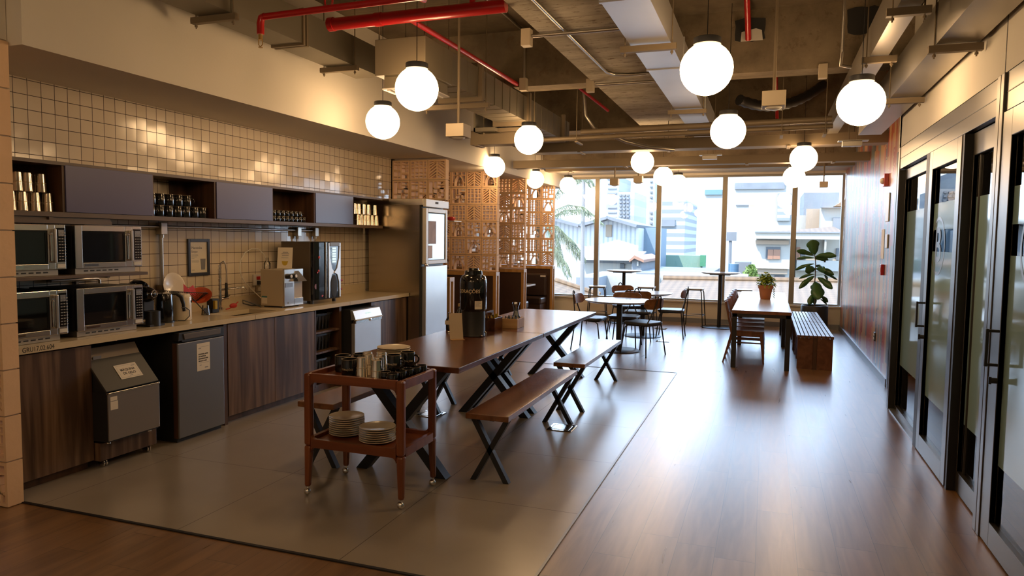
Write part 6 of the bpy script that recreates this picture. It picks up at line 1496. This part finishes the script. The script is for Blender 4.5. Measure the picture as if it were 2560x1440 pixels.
for k in range(22):
    a = rr.uniform(0, 2*PI); r_ = rr.uniform(0.01, 0.09); sk.tube([(cx,cy,zb+0.17), (cx+r_*0.6*math.cos(a), cy+r_*0.6*math.sin(a), zb+0.25), (cx+r_*math.cos(a), cy+r_*math.sin(a), zb+0.25+rr.uniform(0,0.09))], 0.0016, 4)
sk.tube([(cx+0.09,cy-0.02,zb+0.20),(cx+0.11,cy-0.03,zb+0.16),(cx+0.115,cy-0.03,zb+0.06)], 0.0018, 4)
link_mesh('stems', sk, M['leaf'], t)

# ================================================================== the glass partition on the right
M['bronze'] = pbr('dark_bronze_aluminium', (0.13,0.12,0.11), 0.32, 0.85)
M['reveal'] = pbr('black_reveal', (0.012,0.012,0.012), 0.5)
XG = 1.165
HB, HT = 2.155, 2.352
def glazed(name, num, xf, y0, y1, label=None, stile=0.10, bottom=0.13, top=0.13, letter=None, lock=False, far_stile=None, handle_y=None):
    """framed glass leaf: front plane xf, depth 45 mm; film on the room side"""
    fs = far_stile if far_stile is not None else stile; d = 0.045; z0, z1 = 0.008, HB
    o = struct('%s_%d' % (name, num), B().box(xf, xf+d, y0, y0+stile, z0, z1).box(xf, xf+d, y1-fs, y1, z0, z1).box(xf, xf+d, y0+stile, y1-fs, z0, bottom).box(xf, xf+d, y0+stile, y1-fs, z1-top, z1), M['bronze'], org=(xf, (y0+y1)/2, 0), bevel=0.002)
    a, c = y0+stile, y1-fs
    struct('door_glass', B().box(xf+0.026, xf+0.032, a, c, bottom, z1-top), M['doorglass'], parent=o)
    lv = ((0.42, 1.782),) if not letter else ((0.42, 1.45), (1.60, 1.782))
    for (f0, f1) in lv: struct('frosted_film', B().box(xf+0.0245, xf+0.0258, a, c, f0, f1), M['frost'], parent=o)
    struct('inner_reveal', B().box(xf+0.003, xf+0.0244, c, c+0.002, bottom, z1-top).box(xf+0.003, xf+0.0244, a, c, z1-top-0.001, z1-top+0.001), M['reveal'], parent=o)
    if letter:
        ch, yc = letter; zc = 1.487; R_ = 0.20; b = B(); n_ = 64; w_ = 0.022
        for k in range(n_):
            a0, a1 = 2*PI*k/n_, 2*PI*(k+1)/n_
            pts = [(yc+R_*math.cos(a0), zc+R_*math.sin(a0)), (yc+R_*math.cos(a1), zc+R_*math.sin(a1)), (yc+(R_-w_)*math.cos(a1), zc+(R_-w_)*math.sin(a1)), (yc+(R_-w_)*math.cos(a0), zc+(R_-w_)*math.sin(a0))]
            if all(a < p_[0] < c for p_ in pts): b.prism(pts, xf+0.0236, xf+0.0243, 'x')
        struct('circle_mark', b, M['frostink'], parent=o)
        tt_ = text('room_letter', ch, 0.34, M['frostink'], o, (xf+0.0238, yc, zc-0.005), '-x', align='CENTER', bold=0.004)
    if handle_y is not None:
        hx = xf-0.05
        h = struct('door_handle', B().box(hx-0.007, hx+0.007, handle_y-0.009, handle_y+0.009, 0.905, 1.09).box(hx+0.007, xf, handle_y-0.007, handle_y+0.007, 0.907, 0.921).box(hx+0.007, xf, handle_y-0.007, handle_y+0.007, 1.074, 1.088), M['reveal'], parent=o, bevel=0.002)
        struct('door_lock', B().cyl((xf-0.025, handle_y-0.01, 0.838), 0.014, 0.025, 16, 'x').box(xf-0.036, xf-0.024, handle_y-0.014, handle_y-0.006, 0.820, 0.856), M['reveal'], parent=o)
    return o
M['doorglass'] = glass('door_glass', (0.55,0.58,0.56), 0.0, 1.0)
# head band, posts and threshold
struct('trim_5', B().box(XD+0.0, XD+0.10, -1.2, 7.27, HB+0.006, HT), M['bronze'], bevel=0.002)
struct('trim_6', B().box(XD-0.002, XD, -1.2, 7.26, HB+0.095, HB+0.100), M['reveal'])
struct('trim_7', B().box(XD, XD+0.145, 7.205, 7.27, 0, HB), M['reveal'])
struct('trim_8', B().box(XD-0.006, XD, 7.20, 7.275, 0, HT), M['bronze'])
struct('trim_9', B().box(XD, XD+0.10, 5.91, 7.20, 0.0, 0.012), M['alugrey'])
glazed('window', 7, 1.135, 6.00, 7.20, stile=0.10, far_stile=0.03, bottom=0.05, top=0.09)
glazed('door', 1, 1.080, 4.995, 5.885, stile=0.10, letter=('B', 5.61), handle_y=5.80)
struct('trim_10', B().box(1.085, 1.145, 4.950, 4.992, 0, HB), M['reveal'])
struct('trim_11', B().box(1.080, 1.150, 5.89, 6.0, 0, HB), M['reveal'])
glazed('window', 8, 1.130, 4.33, 4.945, stile=0.03, far_stile=0.02, bottom=0.13, top=0.13)
struct('trim_12', B().cyl((1.160, 4.86, 0.10), 0.014, 1.95, 14), M['reveal'])
b = B()
struct('trim_13', B().box(1.077, 1.150, 4.262, 4.320, 0, HT), M['bronze'], bevel=0.003)
struct('trim_14', B().box(1.077, 1.150, 4.205, 4.255, 0, HT), M['bronze'], bevel=0.003)
struct('trim_15', B().box(1.084, 1.150, 4.2555, 4.2615, 0, HT), M['reveal'])
glazed('door', 2, 1.082, 3.10, 4.198, stile=0.11, far_stile=0.14, letter=('A', 3.72), handle_y=4.07)
glazed('window', 9, 1.130, 2.0, 3.09, stile=0.05)
glazed('door', 3, 1.082, 0.95, 1.99, stile=0.11)
glazed('window', 10, 1.130, -0.2, 0.94, stile=0.05)
# narrow glazed strip at the end of the mural wall
struct('trim_16', B().box(XM-0.012, XM+0.03, 8.235, 8.305, 0, 2.43), M['bronze'])
struct('trim_17', B().box(XM-0.004, XM+0.03, 7.3, 8.235, 0, 2.30), M['reveal'])
struct('trim_18', B().box(XM-0.010, XM+0.03, 8.16, 8.20, 0.02, 2.25), M['frost'])

# fittings on the mural wall
def wallbox(name, label, cat, y0, y1, z0, z1, th, mat, extra=None):
    t = thing(name, label, cat, (XM-th/2, (y0+y1)/2, z0)); link_mesh('housing', B().box(XM-th, XM-0.001, y0, y1, z0, z1), M[mat], t, bevel=0.004)
    if extra: extra(t)
    return t
wallbox('fire_alarm_strobe', 'red fire alarm with a clear strobe dome high on the mural wall', 'fire alarm', 8.85, 8.95, 2.13, 2.27, 0.045, 'red',
        lambda t: link_mesh('strobe_dome', B().sphere((XM-0.05, 8.90, 2.19), 0.035, 16, 10, (0.9,1,1)), M['white'], t, smooth=True))
wallbox('fire_call_point', 'red fire call point at shoulder height on the mural wall', 'call point', 8.86, 8.95, 1.15, 1.27, 0.035, 'red',
        lambda t: link_mesh('push_plate', B().box(XM-0.040, XM-0.035, 8.885, 8.925, 1.185, 1.235), M['white'], t))
wallbox('white_wall_panel', 'tall white panel below the fire alarm on the mural wall', 'panel', 8.68, 8.90, 1.74, 2.05, 0.012, 'white')
wallbox('thermostat', 'slim white thermostat on the mural wall above the call point', 'thermostat', 8.66, 8.80, 1.45, 1.60, 0.015, 'white')
wallbox('paper_sign', 'narrow pale safety sign on the mural wall left of the thermostat', 'sign', 8.95, 9.15, 1.33, 1.66, 0.004, 'paper')
wallbox('power_outlet', 'black power outlet low on the mural wall', 'socket', 9.27, 9.37, 0.36, 0.46, 0.012, 'darkplastic',
        lambda t: link_mesh('socket_face', B().box(XM-0.014, XM-0.012, 9.285, 9.31, 0.375, 0.40).box(XM-0.014, XM-0.012, 9.285, 9.31, 0.42, 0.445).box(XM-0.014, XM-0.012, 9.325, 9.355, 0.375, 0.40).box(XM-0.014, XM-0.012, 9.325, 9.355, 0.42, 0.445), M['white'], t))
# ================================================================== outside the window
M['ext_white'] = pbr('white_render', (0.24,0.23,0.205), 0.9)
M['ext_pale'] = pbr('pale_grey_render', (0.15,0.155,0.165), 0.9)  # pale grey for the window rows and balconies of the towers
M['ext_cream'] = pbr('cream_render', (0.252,0.228,0.186), 0.9, var=0.06, vscale=0.7)
M['ext_beige'] = pbr('beige_render', (0.216,0.162,0.114), 0.9)
M['ext_grey'] = pbr('grey_concrete', (0.120,0.126,0.132), 0.9, var=0.25, vscale=0.8)
M['ext_dark'] = pbr('dark_window_opening', (0.054,0.060,0.066), 0.7)
M['ext_blue'] = stripes('blue_corrugated_sheet', (0.108,0.150,0.180), (0.090,0.126,0.156), 0.5, 1)
M['corrugated'] = stripes('pale_corrugated_sheet', (0.36,0.36,0.355), (0.25,0.26,0.275), 0.28, 0, 0.62)
M['louvres'] = stripes('grey_louvres', (0.252,0.258,0.252), (0.132,0.141,0.141), 0.75, 2, 0.5)
M['tower'] = stripes('tower_floors', (0.24,0.24,0.235), (0.185,0.19,0.20), 3.0, 2, 0.62)
M['ext_green'] = pbr('green_sheeting', (0.120,0.192,0.144), 0.8, var=0.2, vscale=0.5)
M['greensolid'] = pbr('green_panel', (0.036,0.144,0.072), 0.8)
M['shutter'] = pbr('brown_shutter', (0.180,0.090,0.054), 0.8)
M['palm'] = pbr('grey_green_palm_leaf', (0.096,0.114,0.066), 0.8, var=0.45, vscale=2.5)
M['palmtrunk'] = pbr('grey_palm_trunk', (0.144,0.138,0.132), 0.9)
M['bush'] = pbr('bright_bush_leaf', (0.120,0.180,0.036), 0.7, var=0.4, vscale=6)
M['ground'] = pbr('asphalt_and_yards', (0.132,0.132,0.126), 0.95)
M['ext_glass'] = pbr('blue_window_band', (0.060,0.120,0.180), 0.3)
struct('ground_outside', B().box(-120, 120, 14.5, 300, -7.6, -7.5), M['ground'])
GZ = -7.5
def front(px0, px1, py0, py1, D):
    pm, qm = (px0+px1)/2, (py0+py1)/2
    return aty(px0, qm, D).x, aty(px1, qm, D).x, aty(pm, py1, D).z, aty(pm, py0, D).z
def block(name, label, px0, px1, py0, py1, D, depth, mat, toground=True, cat='building', group=None):
    x0, x1, z0, z1 = front(px0, px1, py0, py1, D)
    if toground: z0 = GZ
    t = thing(name, label, cat, ((x0+x1)/2, D+depth/2, z0), 0, group)
    link_mesh('walls', B().box(x0, x1, D, D+depth, z0, z1), M[mat], t); return t
def panel(t, nm, px0, px1, py0, py1, D, mat, th=0.12):
    x0, x1, z0, z1 = front(px0, px1, py0, py1, D)
    return link_mesh(nm, B().box(x0, x1, D-th, D-0.005, z0, z1), M[mat], t)
# big white building behind everything
t = block('office_building', 'broad white office building filling the middle of the view', 1655, 2010, 432, 660, 95, 25, 'ext_white')
panel(t, 'window_band', 1838, 1962, 457, 473, 95, 'ext_grey', 0.3); panel(t, 'window_band', 1763, 1806, 475, 487, 95, 'ext_glass', 0.3)
panel(t, 'louvre_block', 1944, 1976, 483, 552, 95, 'louvres', 0.4); panel(t, 'parapet_line', 1840, 1888, 512, 514, 95, 'ext_grey', 0.2)
t = block('louvred_building', 'grey building wrapped in horizontal louvres behind the green sheeting', 1648, 1712, 500, 640, 70, 12, 'louvres')
panel(t, 'dark_band', 1652, 1688, 550, 566, 70, 'ext_grey', 0.2)
t = block('apartment_tower', 'pale apartment tower with rows of small windows, left one', 1515, 1546, 440, 600, 150, 14, 'tower')
for r_ in range(12): panel(t, 'window_row', 1520+0*r_, 1542, 446+r_*12, 449+r_*12, 150, 'ext_pale', 0.2)
t = block('apartment_tower', 'pale apartment tower with balconies, right one', 1546, 1585, 480, 600, 130, 14, 'tower')
for r_ in range(8):
    for c_ in range(3): panel(t, 'balcony', 1549+c_*9, 1555+c_*9, 486+r_*9, 490+r_*9, 130, 'ext_pale', 0.4)
t = block('apartment_tower', 'narrow far tower beside the third mullion', 1622, 1636, 440, 600, 160, 10, 'ext_white')
for r_ in range(9): panel(t, 'window_row', 1626, 1631, 452+r_*13, 456+r_*13, 160, 'ext_pale', 0.3)
block('distant_block', 'long low row of distant white houses on the skyline', 1500, 1640, 588, 660, 100, 10, 'ext_white')
# corrugated sheds
def shed(name, label, D, pts, depth, mat, roofmat='ext_grey'):
    P_ = [aty(u, v, D) for u, v in pts]; poly = [(p_.x, p_.z) for p_ in P_]
    poly = [(poly[0][0], GZ)] + poly + [(poly[-1][0], GZ)]
    t = thing(name, label, 'shed', (poly[1][0], D, GZ)); link_mesh('gable_wall', B().prism(poly, D, D+depth, 'y'), M[mat], t)
    for a, c in zip(P_, P_[1:]):
        link_mesh('roof_sheet', B().bar((a.x, D+depth/2-0.4, a.z+0.1), (c.x, D+depth/2-0.4, c.z+0.1), depth+1.0, 0.18, up=(0,0,1)), M[roofmat], t)
    return t
t = shed('corrugated_shed', 'corrugated metal shed with a peaked roof in the second pane', 44, [(1457,568),(1525,549),(1597,570)], 7, 'corrugated')
panel(t, 'faded_patch', 1515, 1530, 562, 592, 44, 'ext_beige', 0.1)
shed('corrugated_shed', 'corrugated metal shed behind the palm fronds in the leftmost pane', 44, [(1340,545),(1391,552),(1455,569)], 7, 'corrugated')
t = block('blue_shed', 'pale blue corrugated wall right of the peaked shed', 1599, 1640, 569, 636, 46, 5, 'ext_blue')
t = block('lean_to_roof', 'white lean-to building with a shallow roof below the corrugated shed', 1455, 1580, 645, 690, 36, 5, 'ext_white')
x0, x1, z0, z1 = front(1452, 1602, 634, 650, 36)
link_mesh('roof_sheet', B().hexa([(x0,35.2,z0),(x1,35.2,z0),(x1-0.5,40.9,z1),(x0,40.9,z1),(x0,35.2,z0+0.08),(x1,35.2,z0+0.08),(x1-0.5,40.9,z1+0.08),(x0,40.9,z1+0.08)]), M['ext_white'], t)
panel(t, 'eave_band', 1460, 1578, 650, 658, 36, 'ext_grey', 0.1); panel(t, 'window', 1551, 1562, 658, 671, 36, 'ext_dark', 0.1)
t = block('grey_chimney_house', 'small dark grey gable house with a brown ridge beside the bar table', 1579, 1603, 645, 700, 33, 5, 'ext_grey')
x0, x1, z0, z1 = front(1576, 1612, 638, 650, 33); link_mesh('ridge_tiles', B().prism([(x0,z0),((x0+x1)/2-0.1,z1),(x1,z0+0.02),(x1,z0-0.1),((x0+x1)/2-0.1,z1-0.15),(x0,z0-0.1)], 32.7, 38, 'y'), M['shutter'], t)
panel(t, 'narrow_window', 1593, 1597, 654, 664, 33, 'ext_white', 0.1)
t = block('green_sheeting_wall', 'long pale green sheeting wall behind the white vault', 1600, 1756, 638, 690, 52, 3, 'ext_green', cat='wall')
panel(t, 'solid_green_panel', 1751, 1765, 638, 666, 52, 'greensolid', 0.3)
c = aty(1682, 690, 48); r_ = aty(1717, 690, 48).x-c.x
t = thing('vaulted_roof', 'white vaulted roof in front of the green sheeting', 'roof', (c.x, 48, GZ)); link_mesh('vault', B().prism([(c.x+r_*math.cos(PI*k/20), c.z-0.6+r_*1.05*math.sin(PI*k/20)) for k in range(21)], 46, 51.5, 'y'), M['ext_white'], t)
link_mesh('vault_wall', B().box(c.x-r_, c.x+r_, 46.3, 51, GZ, c.z-0.6), M['ext_white'], t)
link_mesh('vault_edge', B().tube([(c.x+r_*math.cos(PI*k/20), 45.9, c.z-0.6+r_*1.05*math.sin(PI*k/20)) for k in range(21)], 0.08, 6), M['ext_grey'], t)
block('long_grey_roof', 'long low grey roof edge running behind the bar tables', 1590, 1770, 684, 700, 31, 8, 'ext_grey', cat='roof')
block('white_flat_roof', 'low white flat roofs left of the chimney house', 1455, 1640, 690, 720, 29, 4, 'ext_white', cat='roof')
block('grey_lean_to', 'grey corrugated lean-to under the palm', 1440, 1490, 694, 730, 27, 3, 'ext_grey', cat='shed')
block('white_flat_roof', 'low white flat roofs behind the right bar table', 1640, 1870, 684, 720, 30, 0.9, 'ext_white', cat='roof')
block('grey_back_wall', 'low grey wall left of the bushy tree', 1836, 1876, 655, 700, 50, 2, 'ext_grey', cat='wall')
t = thing('water_tank', 'small blue water tank on a roof behind the bar table', 'water tank', aty(1834, 676, 45)); q = aty(1834, 674, 45); link_mesh('tank', B().cyl((q.x, 45, q.z-0.5), 0.30, 0.85, 16), M['ext_glass'], t, smooth=True); link_mesh('stand', B().box(q.x-0.3, q.x+0.3, 44.7, 45.3, GZ, q.z-0.5), M['ext_white'], t)
t = thing('lamp_mast', 'thin grey mast standing on the roofs right of the fourth mullion', 'mast', (aty(1826, 650, 60).x, 60, GZ)); q0 = aty(1826, 670, 60); q1 = aty(1826, 602, 60)
link_mesh('pole', B().tube([(q0.x,60,GZ),(q1.x,60,q1.z)], 0.12, 8), M['ext_grey'], t); link_mesh('head', B().box(q1.x-0.45,q1.x+0.45,59.8,60.2,q1.z,q1.z+0.7), M['ext_grey'], t)
# house on the right with eaves, shutters and tiled roof
D = 36
t = block('old_house', 'cream two-storey house with brown shutters behind the fig plant', 1889, 1975, 583, 720, D, 5, 'ext_white')
panel(t, 'cornice', 1886, 2120, 583, 598, D, 'ext_cream', 0.7); panel(t, 'gutter', 1888, 2120, 580, 583, D, 'ext_grey', 0.8)
panel(t, 'balcony_band', 1889, 1972, 601, 611, D, 'ext_beige', 0.25); panel(t, 'balcony_band', 1888, 1968, 671, 684, D, 'ext_beige', 0.25); panel(t, 'ledge', 1886, 1974, 665, 671, D, 'ext_cream', 0.4)
def shutters(px0, px1, py0, py1, D_):
    panel(t, 'window_recess', px0, px1, py0, py1, D_, 'ext_dark', 0.05)
    m_ = (px0+px1)/2; w_ = (px1-px0)
    for a, c_ in ((px0+w_*0.12, m_-w_*0.01), (m_+w_*0.01, px1-w_*0.02)): panel(t, 'shutter', a, c_, py0+(py1-py0)*0.22, py1, D_, 'shutter', 0.12)
shutters(1915, 1951, 617, 648, D); shutters(1936, 1962, 688, 705, D)
t2 = t
x0, x1, z0, z1 = front(1915, 2118, 562, 581, D)
link_mesh('tiled_roof', B().hexa([(x0,D+0.3,z0),(x1,D+0.3,z0),(x1,D+8,z0),(x0,D+8,z0),(x0+3.2,D+3.6,z1),(x1-1.5,D+3.6,z1-0.6),(x1-1.5,D+4.4,z1-0.6),(x0+3.2,D+4.4,z1)]), M['claytiles'], t)
t = block('old_house', 'recessed right wing of the cream house with dark windows', 1990, 2125, 583, 690, D+1.2, 4, 'ext_cream')
panel(t, 'window', 2090, 2112, 621, 650, D+1.2, 'ext_dark', 0.1); panel(t, 'shutter', 1990, 2000, 618, 650, D+1.2, 'shutter', 0.1); panel(t, 'window', 2001, 2012, 634, 648, D+1.2, 'ext_dark', 0.1); panel(t, 'column', 2058, 2063, 600, 655, D+1.2, 'ext_white', 0.6)
panel(t, 'balcony_wall', 1990, 2112, 651, 676, D+1.2, 'ext_white', 0.6)
t = block('terraced_house', 'white house stepped behind with a curtained window and a tiled corner roof', 2052, 2150, 519, 590, 42, 8, 'ext_white')
panel(t, 'curtained_window', 2082, 2114, 544, 573, 42, 'ext_grey', 0.1)
x0, x1, z0, z1 = front(2080, 2150, 505, 519, 42); link_mesh('tiled_roof', B().prism([(x0,z0),(x1,z0),(x1,z1+0.6)], 41.5, 47, 'y'), M['claytiles'], t); panel(t, 'eave', 2050, 2150, 517, 520, 42, 'ext_grey', 0.5)
t = block('stained_concrete_block', 'weathered grey concrete stair block above the houses', 2010, 2098, 481, 522, 50, 6, 'ext_grey')
t = block('orange_gable', 'little orange gable between the houses', 2016, 2050, 522, 548, 43.3, 0.5, 'ext_beige'); 
block('white_side_house', 'plain white house front below the stair block', 1995, 2052, 538, 586, 44, 3, 'ext_white')
# bush, clay roofs and palm
q = aty(1876, 690, 31); t = thing('bushy_tree', 'bright green conical tree left of the cream house', 'tree', (q.x, 31, GZ)); link_mesh('trunk', B().tube([(q.x,31,GZ),(q.x,31,q.z)], 0.12, 8), M['palmtrunk'], t)
lf = B(); rr = random.Random(3)
zt_ = aty(1877, 662, 31).z; zb_ = aty(1877, 704, 31).z
for k in range(900):
    f = rr.random()**0.7; z_ = zt_-(zt_-zb_)*f; R_ = 0.12+0.38*f; a = rr.uniform(0, 2*PI); c_ = Vector((q.x+R_*rr.uniform(.3,1)*math.cos(a), 31+R_*math.sin(a), z_))
    d_ = Vector((rr.uniform(-1,1), rr.uniform(-1,1), rr.uniform(-1,1))).normalized()*0.07; s_ = d_.cross(Vector((rr.random(), rr.random(), 1))).normalized()*0.035
    lf.quad(c_-d_, c_-s_, c_+d_, c_+s_)
link_mesh('foliage', lf, M['bush'], t)
def roof(name, label, pts, D0, D1, mat='claytiles'):
    """a pitched tile roof: near eave at distance D0 (pixels pts[0], pts[1]), ridge at D1 (pts[2], pts[3])"""
    a, b_, c_, d_ = aty(*pts[0], D0), aty(*pts[1], D0), aty(*pts[2], D1), aty(*pts[3], D1)
    t = thing(name, label, 'roof', ((a.x+b_.x)/2, (D0+D1)/2, GZ)); dz = Vector((0,0,0.12))
    link_mesh('tile_slope', B().hexa([a-dz, b_-dz, c_-dz, d_-dz, a, b_, c_, d_]), M[mat], t)
    link_mesh('ridge', B().tube([d_+Vector((0,0,0.04)), c_+Vector((0,0,0.04))], 0.10, 8), M[mat], t)
    m0 = (c_+d_)/2; link_mesh('walls', B().box(min(a.x, d_.x)+0.6, max(b_.x, c_.x)-0.6, D0+0.4, D1-0.2, GZ, min(a.z, b_.z)-0.15), M['ext_white'], t)
    return t
roof('clay_tile_roof', 'wide clay tile roof just below the right-hand window panes', [(1560,830),(2200,850),(2128,706),(1658,698)], 17.2, 25.5)
roof('clay_tile_roof', 'clay tile roof in the bottom of the leftmost window pane', [(1180,800),(1560,830),(1500,740),(1388,703)], 17.0, 24.0)
# palm: trunk and drooping fronds
PD = 19.5
tq = aty(1459, 470, PD)
t = thing('palm_tree', 'tall grey palm with drooping fronds in the leftmost pane', 'tree', (tq.x, PD, GZ))
link_mesh('trunk', B().tube([(tq.x+0.1,PD,GZ),(tq.x+0.05,PD,-2),(tq.x,PD,1.2),(tq.x,PD,3.6)], [0.10,0.08,0.055,0.05], 10), M['palmtrunk'], t, smooth=True)
def frond(b, pts, L=0.55, seed=0, side=1.0):
    rr = random.Random(seed); P_ = [Vector(p_) for p_ in pts]; n_ = 95
    def at_(f):
        f = f*(len(P_)-1); i = min(int(f), len(P_)-2); return P_[i].lerp(P_[i+1], f-i)
    for k in range(n_):
        f = (k+0.5)/n_; c_ = at_(f); l_ = L*(0.55+0.45*math.sin(PI*min(1, f*1.1)))
        for sg in (-1, 1):
            d_ = Vector((sg*rr.uniform(0.05, 0.35), rr.uniform(-0.4, 0.4), -1)).normalized()*l_*rr.uniform(0.7, 1.1); w_ = Vector((0.007, 0.003, 0.003))
            m_ = c_+d_*0.5+Vector((sg*0.05, 0, 0.03)); e_ = c_+d_
            b.add([c_-w_, c_+w_, m_+w_*0.9, m_-w_*0.9, e_], [(0,1,2,3), (3,2,4)])
    b.tube([at_(k/12) for k in range(13)], 0.012, 5)
fr = B()
S = [([(1459,440),(1430,452),(1400,470),(1375,510)], 0.55), ([(1459,440),(1440,442),(1415,446),(1385,456)], 0.5), ([(1459,438),(1476,448),(1484,470)], 0.35),
     ([(1380,528),(1420,512),(1460,518),(1490,542),(1505,560)], 0.50), ([(1385,540),(1410,526),(1450,524),(1480,535)], 0.42),
     ([(1370,560),(1395,566),(1425,598),(1448,640)], 0.75), ([(1370,600),(1392,622),(1412,655),(1424,690)], 0.62), ([(1372,560),(1386,580),(1396,620),(1402,655)], 0.8),
     ([(1405,580),(1430,600),(1452,630),(1460,650)], 0.5)]
for i, (pp, L) in enumerate(S): frond(fr, [aty(u, v, PD+0.4*math.sin(i*1.7)) for u, v in pp], L*0.62, i)
link_mesh('fronds', fr, M['palm'], t)
